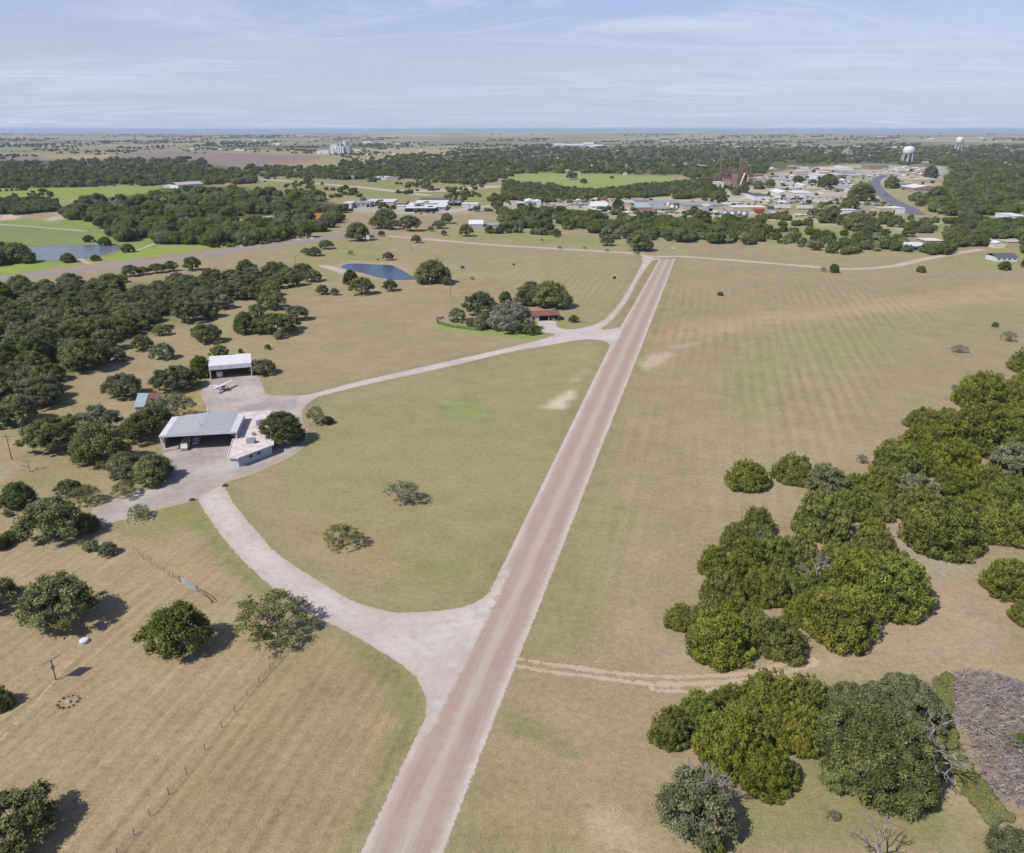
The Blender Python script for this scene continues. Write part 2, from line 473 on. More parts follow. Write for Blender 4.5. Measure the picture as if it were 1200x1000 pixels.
ys = [-400, -200, -80, -20]
y = 10.0
while y < 62000:
    ys.append(y); y += max(2.2, 1.6 * y * y / 83340)
ys.append(62000)
ys = np.array(ys)
ns = 360
s_ = np.linspace(-1, 1, ns)
s_ = np.sign(s_) * (np.abs(s_) ** 1.0)
Wd = 1.05 * np.maximum(ys, 0) + 300
GX = (s_[None, :] * Wd[:, None]).ravel(); GY = np.repeat(ys, ns)
nr = len(ys)
idx = np.arange(nr * ns).reshape(nr, ns)
q = np.stack([idx[:-1, :-1], idx[:-1, 1:], idx[1:, 1:], idx[1:, :-1]], -1).reshape(-1, 4)
me = np_mesh('ground', np.stack([GX, GY, np.zeros_like(GX)], 1), q, np.full(len(q), 4))
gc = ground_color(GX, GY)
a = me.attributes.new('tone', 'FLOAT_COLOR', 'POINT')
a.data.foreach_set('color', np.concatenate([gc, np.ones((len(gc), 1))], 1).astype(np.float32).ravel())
# mown stripes: where they show (r: along the runway, g: along the lower left fence, b: far patchwork)
px, py = proj(GX, GY)
def soft(poly, fe):
    d = sdist(px, py, poly); k = np.clip(.5 - d / (2 * fe), 0, 1); return np.where(GY > 15, k, 0)
s1 = np.maximum(soft([(700,320),(1150,330),(1100,360),(1000,500),(900,640),(720,700),(640,760),(700,560),(770,420)], 30),
                soft([(480,300),(740,300),(700,370),(560,350)], 12) * .8)
s2 = soft([(330,760),(420,745),(490,810),(440,930),(380,1040),(-100,1040),(-50,640),(250,640)], 20)
s3 = np.clip((GY - 2600) / 1500, 0, 1)
a = me.attributes.new('stripe', 'FLOAT_COLOR', 'POINT')
a.data.foreach_set('color', np.stack([s1, s2, s3, np.ones_like(s1)], 1).astype(np.float32).ravel())

m, t, out = material('ground_grass')
p = t.pos()
tone = t.attr('tone', 'Color'); st = t.new('ShaderNodeSeparateColor'); t.l.new(t.attr('stripe', 'Color'), st.inputs[0])
RUN = R(-14.06)
def stripes(rot, period, dist):
    mp = t.mapping(p, rot, (1, 1, 1))
    w_ = t.new('ShaderNodeTexWave', wave_type='BANDS', bands_direction='X', wave_profile='SIN')
    t.l.new(mp, w_.inputs[0]); w_.inputs['Scale'].default_value = .31416 / period
    w_.inputs['Distortion'].default_value = dist; w_.inputs['Detail'].default_value = 2; w_.inputs['Detail Scale'].default_value = 1.2
    return w_.outputs['Fac']
w1 = stripes(-RUN, 4.6, 1.0)
fa, fb = P(142, 997), P(343, 755)
w2 = stripes(math.atan2(fb[0] - fa[0], fb[1] - fa[1]), 2.9, 1.2)
pat = t.ramp(t.noise(p, .012, 2, .5), .40, .62)
big = t.noise(p, .018, 4, .6); mid_ = t.noise(p, .11, 4, .65); fin = t.noise(p, .8, 4, .7)
vfin = t.noise(p, 3.2, 2, .7)
val = t.math('ADD', t.math('MULTIPLY', t.math('SUBTRACT', big, .5), .32), t.math('MULTIPLY', t.math('SUBTRACT', mid_, .5), .50))
val = t.math('ADD', val, t.math('MULTIPLY', t.math('SUBTRACT', fin, .5), .85))
val = t.math('ADD', val, t.math('MULTIPLY', t.math('SUBTRACT', vfin, .5), .80))
val = t.math('ADD', val, t.math('MULTIPLY', t.math('MULTIPLY', t.math('SUBTRACT', w1, .5), st.outputs[0]), t.math('MULTIPLY', pat, .15)))
val = t.math('ADD', val, t.math('MULTIPLY', t.math('MULTIPLY', t.math('SUBTRACT', w2, .5), st.outputs[1]), .10))
k1 = t.noise(t.rotscale(p, -RUN, (1, .045, 1)), .55, 3, .7)
k2 = t.noise(t.rotscale(p, math.atan2(fb[0] - fa[0], fb[1] - fa[1]), (1, .05, 1)), .75, 3, .7)
k3 = t.noise(t.rotscale(p, R(-62), (1, .06, 1)), .35, 3, .65)
val = t.math('ADD', val, t.math('MULTIPLY', t.math('MULTIPLY', t.math('SUBTRACT', k1, .5), st.outputs[0]), .36))
val = t.math('ADD', val, t.math('MULTIPLY', t.math('MULTIPLY', t.math('SUBTRACT', k2, .5), st.outputs[1]), .62))
val = t.math('ADD', val, t.math('MULTIPLY', t.math('SUBTRACT', k3, .5), .18))
# far patchwork of fields, hedges and scrub
vo = t.new('ShaderNodeTexVoronoi'); t.l.new(t.mapping(p, .3, (1, .55, 1)), vo.inputs['Vector']); vo.inputs['Scale'].default_value = .0011
vs = t.new('ShaderNodeSeparateColor'); t.l.new(vo.outputs['Color'], vs.inputs[0])
val = t.math('ADD', val, t.math('MULTIPLY', t.math('SUBTRACT', vs.outputs[0], .5), t.math('MULTIPLY', st.outputs[2], .45)))
scr = t.math('MULTIPLY', t.ramp(t.noise(t.mapping(p, 0, (.35, 1, 1)), .0016, 6, .7), .50, .62), st.outputs[2])
vm = t.math('ADD', val, 1.0)
cc = t.new('ShaderNodeVectorMath', operation='SCALE'); t.l.new(tone, cc.inputs[0]); t.l.new(vm, cc.inputs[3])
# green and straw tints wandering through the grass
g1 = t.ramp(t.noise(t.mapping(p, 0, (1, 1, 1), (40, 9, 0)), .035, 5, .65), .50, .70)
col = t.mix(t.math('MULTIPLY', g1, .32), cc.outputs[0], t.mix(1.0, cc.outputs[0], (.80, .98, .66), 'MULTIPLY'))
g2 = t.ramp(t.noise(t.mapping(p, 0, (1, 1, 1), (7, 90, 0)), .05, 5, .7), .54, .72)
col = t.mix(t.math('MULTIPLY', g2, .28), col, t.mix(1.0, col, (1.16, 1.02, .96), 'MULTIPLY'))
g3 = t.ramp(t.noise(t.mapping(p, 0, (1, 1, 1), (3, 3, 0)), .42, 5, .75), .69, .78)
col = t.mix(t.math('MULTIPLY', g3, .45), col, alb(206, 190, 160))
g4 = t.ramp(t.noise(p, 1.6, 3, .8), .68, .74)
col = t.mix(t.math('MULTIPLY', g4, t.math('MULTIPLY', t.ramp(t.noise(p, .05, 3, .6), .50, .66), .55)), col, alb(214, 204, 184))
g5 = t.ramp(t.noise(t.mapping(p, 0, (1, 1, 1), (50, 20, 0)), .9, 3, .8), .64, .74)
col = t.mix(t.math('MULTIPLY', g5, .35), col, t.mix(1.0, col, (.62, .72, .56), 'MULTIPLY'))
col = t.mix(t.math('MULTIPLY', scr, .75), col, alb(88, 98, 70))
principled(t, out, col, .95, .05, 0, t.math('ADD', fin, t.math('MULTIPLY', vfin, .2)), .08)
me.materials.append(m)
tag(link('ground', me), kind='structure')

# low blue hills along the horizon
v, c = [], []
hx = np.linspace(-62000, 62000, 500)
prof = 36 + 36 * np.abs(np.sin(hx / 9000 + 1)) * np.abs(np.sin(hx / 23000 + .6)) + 10 * np.sin(hx / 2600) * np.sin(hx / 1500 + 1)
hv = []
for k, (yy, zf) in enumerate(((38000, -.02), (41000, .6), (44000, 1.0), (50000, .75), (58000, -.02))):
    for i in range(500):
        hv.append((hx[i], yy + 1500 * math.sin(hx[i] / 7000), prof[i] * zf if zf > 0 else -2))
ii = np.arange(5 * 500).reshape(5, 500)
q = np.stack([ii[:-1, :-1], ii[:-1, 1:], ii[1:, 1:], ii[1:, :-1]], -1).reshape(-1, 4)
m, t, out = material('far_hills')
principled(t, out, t.mix(t.noise(t.pos(), .0006, 5, .7), alb(60, 80, 70), alb(104, 112, 90)), .95, .05)
tag(link('hills', np_mesh('hills', hv, q, np.full(len(q), 4), m, True)), kind='structure')

# ------------------------------------------------------------------ sheets: roads, runway, water
def clip_sheet(name, sd, lo, hi, cell, z, mat, attrs=None, kind='structure', level=0.0):
    """grid cells of [lo,hi] clipped where sd(x, y) < level; keeps the distance as attribute 'edge'"""
    xs = np.arange(lo[0], hi[0] + cell, cell); yy = np.arange(lo[1], hi[1] + cell, cell)
    X, Y = np.meshgrid(xs, yy); D = sd(X.ravel(), Y.ravel()).reshape(X.shape) - level
    V, Cn, Cnt, ED, key = [], [], [], [], {}
    ny, nx = X.shape
    def vid(k, x, y, d):
        if k not in key:
            key[k] = len(V); V.append((x, y, z)); ED.append(d)
        return key[k]
    neg = D < 0
    anyc = neg[:-1, :-1] | neg[:-1, 1:] | neg[1:, :-1] | neg[1:, 1:]
    for j, i in zip(*np.nonzero(anyc)):
        cs = [(j, i), (j, i + 1), (j + 1, i + 1), (j + 1, i)]
        pl = []
        for a_ in range(4):
            c0, c1 = cs[a_], cs[(a_ + 1) % 4]
            d0, d1 = D[c0], D[c1]
            if d0 < 0: pl.append(vid(c0, X[c0], Y[c0], d0 + level))
            if (d0 < 0) != (d1 < 0):
                k = d0 / (d0 - d1); kk = tuple(sorted((c0, c1)))
                pl.append(vid(kk, X[c0] + (X[c1] - X[c0]) * k, Y[c0] + (Y[c1] - Y[c0]) * k, level))
        if len(pl) >= 3:
            Cn += pl; Cnt.append(len(pl))
    me = np_mesh(name, np.array(V), Cn, Cnt, mat)
    a_ = me.attributes.new('edge', 'FLOAT', 'POINT'); a_.data.foreach_set('value', np.array(ED, np.float32))
    if attrs:
        vv = np.array(V)
        for nm, fn in attrs.items():
            a_ = me.attributes.new(nm, 'FLOAT', 'POINT'); a_.data.foreach_set('value', fn(vv[:, 0], vv[:, 1]).astype(np.float32))
    return tag(link(name, me), kind=kind)

def edge_alpha(t, out, bs, amp=1.1, soft_=.35, nscale=.55, fade=False, patchy=0):
    """ragged edge: grass creeps in where the distance plus noise passes zero"""
    p = t.pos()
    n = t.math('ADD', t.math('MULTIPLY', t.noise(p, nscale, 4, .7), .7), t.math('MULTIPLY', t.noise(p, nscale * 5, 3, .7), .3))
    d = t.math('ADD', t.attr('edge'), t.math('MULTIPLY', t.math('SUBTRACT', n, .25), amp * 2))
    al = t.ramp(d, -.04, .04, 1.0, 0.0)
    if fade:
        gr = t.math('ADD', t.math('MULTIPLY', t.noise(p, 6.0, 2, .8), .55), t.math('MULTIPLY', t.noise(p, .7, 3, .7), .45))
        f_ = t.ramp(t.attr('inrun'), 0.4, 5.2, .22, .80)
        al = t.math('MULTIPLY', al, t.math('GREATER_THAN', gr, f_))
    if patchy:
        gr = t.math('ADD', t.math('MULTIPLY', t.noise(p, .30, 3, .6), .55), t.math('MULTIPLY', t.noise(p, 1.6, 4, .8), .45))
        rt_ = t.ramp(t.math('ABSOLUTE', t.math('ADD', t.attr('edge'), 1.15)), .25, 1.0, .16, 0.0)
        al = t.math('MULTIPLY', al, t.math('GREATER_THAN', t.math('ADD', gr, rt_), patchy))
    tr = t.new('ShaderNodeBsdfTransparent'); mx = t.new('ShaderNodeMixShader')
    t.l.new(al, mx.inputs[0]); t.l.new(tr.outputs[0], mx.inputs[1]); t.l.new(bs.outputs[0], mx.inputs[2])
    t.l.new(mx.outputs[0], out.inputs[0])

def gravel(name, c0, c1, c2, amp=1.1, rot=None, nsc=.55, fade=False, patchy=0):
    m, t, out = material(name)
    p = t.pos()
    a_ = t.noise(p, .06, 4, .6); b_ = t.noise(p, .5, 5, .7); c_ = t.noise(p, 4.0, 3, .75)
    col = t.mix(t.ramp(a_, .35, .65), alb(*c0), alb(*c1))
    col = t.mix(t.math('MULTIPLY', t.ramp(b_, .46, .70), .7), col, alb(*c2))
    ed = t.ramp(t.math('ADD', t.attr('edge'), t.math('MULTIPLY', b_, 1.4)), -1.6, .5)
    col = t.mix(t.math('MULTIPLY', ed, .55), col, alb(190, 168, 142))
    sc = t.new('ShaderNodeVectorMath', operation='SCALE'); t.l.new(col, sc.inputs[0])
    rut = t.math('SINE', t.math('ADD', t.math('MULTIPLY', t.attr('edge'), 2.3), t.math('ADD', t.math('MULTIPLY', a_, 5), t.math('MULTIPLY', b_, 2))))
    t.l.new(t.math('ADD', t.math('MULTIPLY', rut, .028), t.math('ADD', t.math('MULTIPLY', c_, .42), .79)), sc.inputs[3])
    b = principled(t, out, sc.outputs[0], .95, .1, 0, c_, .06)
    edge_alpha(t, out, b, amp, .3, nsc, fade, patchy)
    return m
GRAV = gravel('gravel_pale', (220, 209, 200), (206, 194, 185), (192, 178, 168), fade=True)
GRAVF = gravel('gravel_far', (212, 198, 182), (200, 185, 168), (186, 170, 152), .8, None, .2)
APR = gravel('old_paving', (206, 196, 189), (174, 164, 160), (206, 190, 172), .5)
ASP = gravel('asphalt_road', (164, 156, 158), (158, 150, 152), (170, 162, 160), .5, None, .2)

# runway
LP, RP = np.array([(-34,1900),(416,1000),(492,845),(567,700),(666,500),(716,400),(771.5,304)][::-1], float), np.array([(192,1900),(525,1000),(600,802),(640,700),(717,500),(755,403),(792.5,303.2)][::-1], float)
def across(X, Y):
    px, py = proj(X, Y)
    l = np.interp(py, LP[:, 1], LP[:, 0]); r = np.interp(py, RP[:, 1], RP[:, 0])
    return (px - l) / (r - l)
m, t, out = material('runway_surface')
p = t.pos(); u = t.attr('across')
al_ = t.rotscale(p, R(14.06), (1, .05, 1))
lng = t.noise(al_, 1.6, 4, .65); lng2 = t.noise(t.rotscale(p, R(14.06), (1, .018, 1)), 3.6, 3, .6)
mot = t.noise(p, .09, 4, .6); fn = t.noise(p, 2.6, 4, .75); md = t.noise(p, .55, 4, .7)
col = t.mix(t.ramp(mot, .38, .64), alb(192, 176, 158), alb(192, 168, 150))
col = t.mix(t.math('MULTIPLY', t.ramp(lng, .42, .66), .6), col, alb(198, 184, 174))
col = t.mix(t.math('MULTIPLY', t.ramp(lng2, .54, .62), .42), col, alb(158, 140, 132))
uu = t.math('ADD', u, t.math('ADD', t.math('MULTIPLY', t.math('SUBTRACT', md, .5), .08), t.math('MULTIPLY', t.math('SUBTRACT', mot, .5), .10)))
def band(c0, wd, k, rgb):
    global col
    d = t.math('ABSOLUTE', t.math('SUBTRACT', uu, c0))
    col = t.mix(t.math('MULTIPLY', t.ramp(d, wd * .4, wd, 1, 0), k), col, alb(*rgb))
band(.30, .12, .5, (178, 160, 145)); band(.70, .13, .55, (174, 156, 143)); band(.50, .10, .45, (206, 194, 182))
sy_ = t.new('ShaderNodeSeparateXYZ'); t.l.new(p, sy_.inputs[0])
d = t.math('ADD', t.math('ABSOLUTE', t.math('SUBTRACT', t.math('ADD', u, t.math('MULTIPLY', t.math('SUBTRACT', mot, .5), .03)), .50)), t.ramp(sy_.outputs[1], 125, 150, 0, .2))
col = t.mix(t.math('MULTIPLY', t.ramp(d, .004, .014, 1, 0), t.math('MULTIPLY', t.ramp(t.noise(p, .035, 3, .6), .44, .60), .55)), col, alb(218, 208, 200))
ev = t.math('ABSOLUTE', t.math('SUBTRACT', uu, .5))
col = t.mix(t.math('MULTIPLY', t.ramp(ev, .31, .42), t.ramp(mot, .25, .6, 1.0, .62)), col, alb(218, 206, 194))
col = t.mix(t.math('MULTIPLY', t.ramp(ev, .43, .49), t.ramp(md, .3, .55, .45, .95)), col, alb(186, 168, 136))
sc = t.new('ShaderNodeVectorMath', operation='SCALE'); t.l.new(col, sc.inputs[0])
t.l.new(t.math('ADD', t.math('MULTIPLY', fn, .34), t.math('ADD', t.math('MULTIPLY', md, .26), .70)), sc.inputs[3])
b = principled(t, out, sc.outputs[0], .95, .1, 0, fn, .05)
edge_alpha(t, out, b, 1.25, .3, 1.7)
clip_sheet('runway', lambda x, y: sdist(x, y, rw), rw.min(0) - 3, rw.max(0) + 3, 2.0, .012, m, {'across': across}, level=.9)

# gravel taxi drives
inrun = lambda x, y: -sdist(x, y, rw)
clip_sheet('gravel_drive', lambda x, y: sdist(x, y, poly), poly.min(0) - 3, poly.max(0) + 3, 1.3, .018, GRAV, {'inrun': inrun}, level=.9)
clip_sheet('gravel_drive', lambda x, y: sdist(x, y, poly2), poly2.min(0) - 3, poly2.max(0) + 3, 2.0, .024, GRAV, {'inrun': inrun}, level=.9)
clip_sheet('paved_apron', lambda x, y: sdist(x, y, apr), apr.min(0) - 3, apr.max(0) + 3, 1.3, .020, APR, level=.4)
# pale concrete edging of the paving
def ribbon(name, pts, wid, z, mat, cell, level=.6, sm=True):
    ln = smooth_line(Pn(pts)) if sm else Pn(pts)
    if np.isscalar(wid):
        f = lambda x, y: sdist(x, y, ln, False) - wid / 2
    return clip_sheet(name, f, ln.min(0) - wid - 2, ln.max(0) + wid + 2, cell, z, mat, level=level)
EDG = gravel('pale_edging', (212, 202, 192), (204, 192, 182), (190, 176, 164), .25)
ribbon('paved_edging', [(359,503),(357,519),(343,533),(323,543),(290,557),(262,566),(228,585),(177,599),(146,609)], 1.1, .026, EDG, .6, .2)
# far gravel lane behind the field
ribbon('gravel_road', [(457,277),(492,280),(500,280.5),(575,287),(650,291.5),(700,294.5),(740,297),(757,300),(772,301),(800,301),(850,304.5),(900,308.5),(975,314.5),(1012,315),(1050,311.5),(1087,303),(1125,296.5),(1150,292.5)], 8.5, .030, GRAVF, 3.5, .5)
ribbon('gravel_road', [(753,303),(763,305),(772,303)], 5, .026, GRAVF, 2, .5)
ribbon('dirt_track', [(604,776),(650,784),(700,790),(760,797),(820,797),(870,794),(900,788),(950,775)], 4.6, .010, gravel('caliche', (214,196,168), (200,180,150), (196,180,150), 1.5, patchy=.585), .8, .9)
ribbon('dirt_track', [(770,805),(800,806),(830,805),(885,800)], 4.6, .014, bpy.data.materials['caliche'], .8, .9)
ribbon('dirt_track', [(-30,895),(0,868),(62,800),(98,757)], 1.9, .010, bpy.data.materials['caliche'], .5, .7)
# highway on the left
ribbon('highway', [(-200,352),(-60,334),(0,326.5),(60,320),(142,311),(230,300.5),(280,292.5),(330,286.5),(373,280.5),(400,276),(437,270),(470,262)], 17, .030, ASP, 4, .5)
ribbon('gravel_path', [(93,302),(96,305),(105,309)], 5, .014, GRAVF, 2, .5)
ribbon('gravel_path', [(150,296),(165,292),(182,285)], 4, .014, GRAVF, 2, .5)
ribbon('gravel_path', [(-40,260),(0,263),(40,266),(100,271)], 6, .02, GRAVF, 4, .5)
ribbon('gravel_path', [(380,312),(395,316),(404,320)], 9, .014, GRAVF, 2.5, .5)
ribbon('lane', [(270,260),(290,257),(322,253)], 9, .02, GRAVF, 4, .5)
ribbon('lane', [(340,279),(350,281),(362,283)], 5, .02, GRAVF, 3, .5)
ribbon('farm_road', [(280,209),(340,213),(400,218),(450,223),(500,229.5)], 22, .3, GRAVF, 12, .5)
ribbon('farm_road', [(470,224),(510,224),(545,221.5),(580,219)], 45, .25, GRAVF, 14, .5)
ribbon('farm_road', [(990,246),(1015,246),(1026,243),(1022,238),(1008,234)], 16, .2, ASP, 8, .5)
ribbon('town_road', [(1075,251),(1062,243),(1050,238),(1036,229),(1027,220),(1025,213),(1031,208),(1044,204.5)], 20, .3, gravel('dark_asphalt', (128,128,136), (120,120,128), (136,134,140), .5, None, .1), 8, .5)
ribbon('town_road', [(900,205),(960,206),(1044,204.5),(1110,203)], 30, .2, ASP, 14, .5)
ribbon('town_road', [(1040,255),(1100,256),(1150,259),(1200,264),(1260,268)], 15, .2, ASP, 8, .5)
ribbon('town_road', [(1140,257.5),(1165,259.5),(1200,262),(1250,266)], 26, .16, gravel('pale_concrete', (214,208,202), (205,198,190), (196,188,180), .5, None, .1), 8, .5)
ribbon('farm_road', [(1050,270),(1080,266),(1100,262),(1125,258)], 9, .14, GRAVF, 6, .5)
ribbon('town_road', [(850,236),(870,233),(895,228),(915,222)], 20, .2, GRAVF, 10, .5)
ribbon('town_road', [(893,233.5),(940,236),(1000,237)], 40, .18, gravel('lot', (206,198,190), (196,188,180), (186,178,172), .5, None, .1), 14, .5)
ribbon('town_road', [(470,250),(520,249),(560,243),(600,240)], 18, .18, GRAVF, 8, .5)

# water
m, t, out = material('pond_water')
p = t.pos()
wv = t.noise(t.mapping(p, .4, (1, 2.2, 1)), 1.1, 4, .65)
b = principled(t, out, t.mix(t.noise(p, .03, 3, .5), (.014, .030, .075), (.03, .05, .075)), .07, .5, 0, wv, .10)
pond1 = smooth_poly(Pn([(400,313),(404,310),(416,309),(440,310),(458,311),(468,315),(475,319),(484,324),(489,327.5),(474,328.5),(460,328),(440,324.5),(424,320),(408,316.5)]), 5)
clip_sheet('pond', lambda x, y: sdist(x, y, pond1), pond1.min(0) - 2, pond1.max(0) + 2, 2, .018, m)
pond2 = smooth_poly(Pn([(28,291),(63,288.5),(93,287.5),(120,287),(143,288),(141,292.5),(130,296),(120,300),(93,303.5),(60,305),(42,305),(30,300),(18,296)]), 5)
m2w, t, out = material('pond_water_grey')
p = t.pos()
principled(t, out, t.mix(t.noise(p, .02, 3, .5), (.11, .13, .15), (.15, .16, .16)), .16, .5, 0, t.noise(t.mapping(p, .4, (1, 2.2, 1)), .7, 4, .65), .25)
clip_sheet('pond', lambda x, y: sdist(x, y, pond2), pond2.min(0) - 2, pond2.max(0) + 2, 3, .018, m2w)
# ------------------------------------------------------------------ foliage materials
def leaf_mat(name, dark, light, trans=.25, hue=.04, vr=.34, sr=.30):
    m, t, out = material(name)
    oi = t.new('ShaderNodeObjectInfo')
    tint = t.attr('tint')
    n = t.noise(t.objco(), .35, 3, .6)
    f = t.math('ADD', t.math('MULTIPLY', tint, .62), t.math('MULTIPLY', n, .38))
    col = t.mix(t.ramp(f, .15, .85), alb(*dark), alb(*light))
    hs = t.new('ShaderNodeHueSaturation')
    t.l.new(col, hs.inputs['Color'])
    rnd = oi.outputs['Random']
    t.l.new(t.math('ADD', t.math('MULTIPLY', t.math('SUBTRACT', rnd, .5), hue), .5), hs.inputs['Hue'])
    r2 = t.math('FRACT', t.math('MULTIPLY', rnd, 7.31))
    t.l.new(t.math('ADD', t.math('MULTIPLY', r2, sr), 1.0 - sr * .6), hs.inputs['Saturation'])
    r3 = t.math('FRACT', t.math('MULTIPLY', rnd, 17.7))
    t.l.new(t.math('ADD', t.math('MULTIPLY', r3, vr), 1.0 - vr * .5), hs.inputs['Value'])
    d = t.new('ShaderNodeBsdfDiffuse'); t.l.new(hs.outputs[0], d.inputs[0])
    tr = t.new('ShaderNodeBsdfTranslucent'); t.l.new(hs.outputs[0], tr.inputs[0])
    mx = t.new('ShaderNodeMixShader'); mx.inputs[0].default_value = trans
    t.l.new(d.outputs[0], mx.inputs[1]); t.l.new(tr.outputs[0], mx.inputs[2])
    t.l.new(mx.outputs[0], out.inputs[0])
    return m
def bark_mat(name, a, b):
    m, t, out = material(name)
    co = t.objco()
    n = t.noise(t.mapping(co, scale=(3, 3, .6)), 2.2, 5, .7)
    principled(t, out, t.mix(t.ramp(n, .3, .7), alb(*a), alb(*b)), .95, .1, 0, n, .05)
    return m
LM = {
 'juniper': leaf_mat('juniper_needles', (70, 80, 38), (168, 172, 86), .26, .014, .26, .16),
 'oak': leaf_mat('oak_leaves', (76, 86, 48), (178, 182, 124), .28, .02),
 'broad': leaf_mat('broad_leaves', (74, 88, 40), (148, 158, 82), .25, .02),
 'sparse': leaf_mat('sparse_leaves', (128, 138, 84), (200, 204, 140), .4, .03),
 'grey': leaf_mat('grey_leaves', (100, 110, 68), (182, 188, 138), .2, .03),
 'silver': leaf_mat('silver_leaves', (126, 130, 110), (192, 196, 176), .25, .02),
 'yellow': leaf_mat('yellow_green_leaves', (84, 96, 40), (158, 164, 76), .3, .02),
 'weed': leaf_mat('weed_leaves', (128, 134, 74), (184, 180, 116), .3, .04),
 'far': leaf_mat('distant_foliage', (72, 82, 44), (152, 158, 96), .2, .03, .7, .35),
}
BARK = bark_mat('bark_grey_brown', (96, 84, 72), (150, 138, 124))
DEADW = bark_mat('bare_dead_wood', (138, 128, 120), (196, 188, 180))

def unit(n, g):
    v = g.normal(size=(n, 3)); return v / np.linalg.norm(v, axis=1, keepdims=True)

def leaves_at(centers, normals, size, g, elong=1.0, up=None, jit=.7):
    """quads for each leaf spray: around `centers`, facing roughly `normals`"""
    n = len(centers)
    nn = normals + jit * g.normal(size=(n, 3)); nn /= np.linalg.norm(nn, axis=1, keepdims=True)
    ref = g.normal(size=(n, 3)) if up is None else up + .35 * g.normal(size=(n, 3))
    a = np.cross(nn, ref); a /= np.maximum(np.linalg.norm(a, axis=1, keepdims=True), 1e-6)
    b = np.cross(a, nn)
    s = size * g.uniform(.6, 1.35, (n, 1))
    a = a * s * .5; b = b * s * .5 * elong
    k = g.uniform(.55, 1.0, (n, 1)); k2 = g.uniform(-.4, .4, (n, 1))
    v = np.stack([centers - b, centers + a * k + b * k2, centers + b, centers - a * k - b * k2], 1)
    return v.reshape(-1, 3)

def blob_leaves(C, Rr, n_each, size, g, flat=(1, 1, 1), shell=.55, elong=1.0, upbias=0.0, jit=.7, cut=None, tilt=None):
    V, T = [], []
    for c, r in zip(C, Rr):
        n = max(8, int(n_each * (r * r) / (np.mean(Rr) ** 2)))
        d = unit(n, g)
        if cut is not None: d[:, 2] = np.where(d[:, 2] < cut, -d[:, 2] * .6, d[:, 2])
        rad = g.uniform(shell, 1.06, (n, 1)) ** .7
        lump = 1 + .20 * np.sin(d[:, :1] * 5 + c[0]) * np.sin(d[:, 1:2] * 5 + c[1]) + .12 * np.sin(d[:, 2:3] * 9 + c[2])
        pts = c + d * rad * lump * r * np.array(flat)
        nm = d + np.array([0, 0, upbias])
        V.append(leaves_at(pts, nm, size, g, elong, None if tilt is None else np.tile(tilt, (n, 1)), jit))
        T.append(np.clip(g.uniform(.0, 1.0) * .55 + g.uniform(0, .45, n) , 0, 1))
    return np.concatenate(V), np.concatenate(T)

def leaf_mesh(name, V, T, mat, core=None):
    n = len(V) // 4
    idx = np.arange(n * 4); cnt = np.full(n, 4); verts = V; tint = T
    if core is not None:
        cvv, cf, = core
        verts = np.concatenate([V, cvv]); idx = np.concatenate([idx, (cf + len(V)).ravel()])
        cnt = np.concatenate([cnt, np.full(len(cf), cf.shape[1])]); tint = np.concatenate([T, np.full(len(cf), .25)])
    me = np_mesh(name, verts, idx, cnt, mat)
    a = me.attributes.new('tint', 'FLOAT', 'FACE'); a.data.foreach_set('value', tint.astype(np.float32))
    return me

def core_ball(C, Rr, flat, nseg=8, nring=5, k=.72):
    """lumpy inner mass of twigs and leaves"""
    V, Fc = [], []; off = 0
    for c, r in zip(C, Rr):
        for i in range(nring + 1):
            th = math.pi * i / nring
            for j in range(nseg):
                ph = 2 * math.pi * j / nseg
                q = 1 + .15 * math.sin(3 * ph + c[0] * 3 + i)
                V.append((c[0] + k * r * q * flat[0] * math.sin(th) * math.cos(ph), c[1] + k * r * q * flat[1] * math.sin(th) * math.sin(ph), c[2] + k * r * flat[2] * math.cos(th)))
        for i in range(nring):
            for j in range(nseg):
                j2 = (j + 1) % nseg
                Fc.append((off + i * nseg + j, off + (i + 1) * nseg + j, off + (i + 1) * nseg + j2, off + i * nseg + j2))
        off += (nring + 1) * nseg
    return np.array(V), np.array(Fc)

def limb(mb, p0, p1, r0, r1, g, bend=.12, seg=4, n=5):
    p0, p1 = np.array(p0, float), np.array(p1, float)
    L = np.linalg.norm(p1 - p0); prev = p0; pr = r0
    off = g.normal(size=3) * bend * L
    for k in range(1, seg + 1):
        u = k / seg
        q = p0 + (p1 - p0) * u + off * math.sin(math.pi * u) + (g.normal(size=3) * .03 * L if k < seg else 0)
        r = r0 + (r1 - r0) * u
        mb.tube(prev, q, pr, r, n, cap=False); prev = q; pr = r
    return prev

PROTO = {}
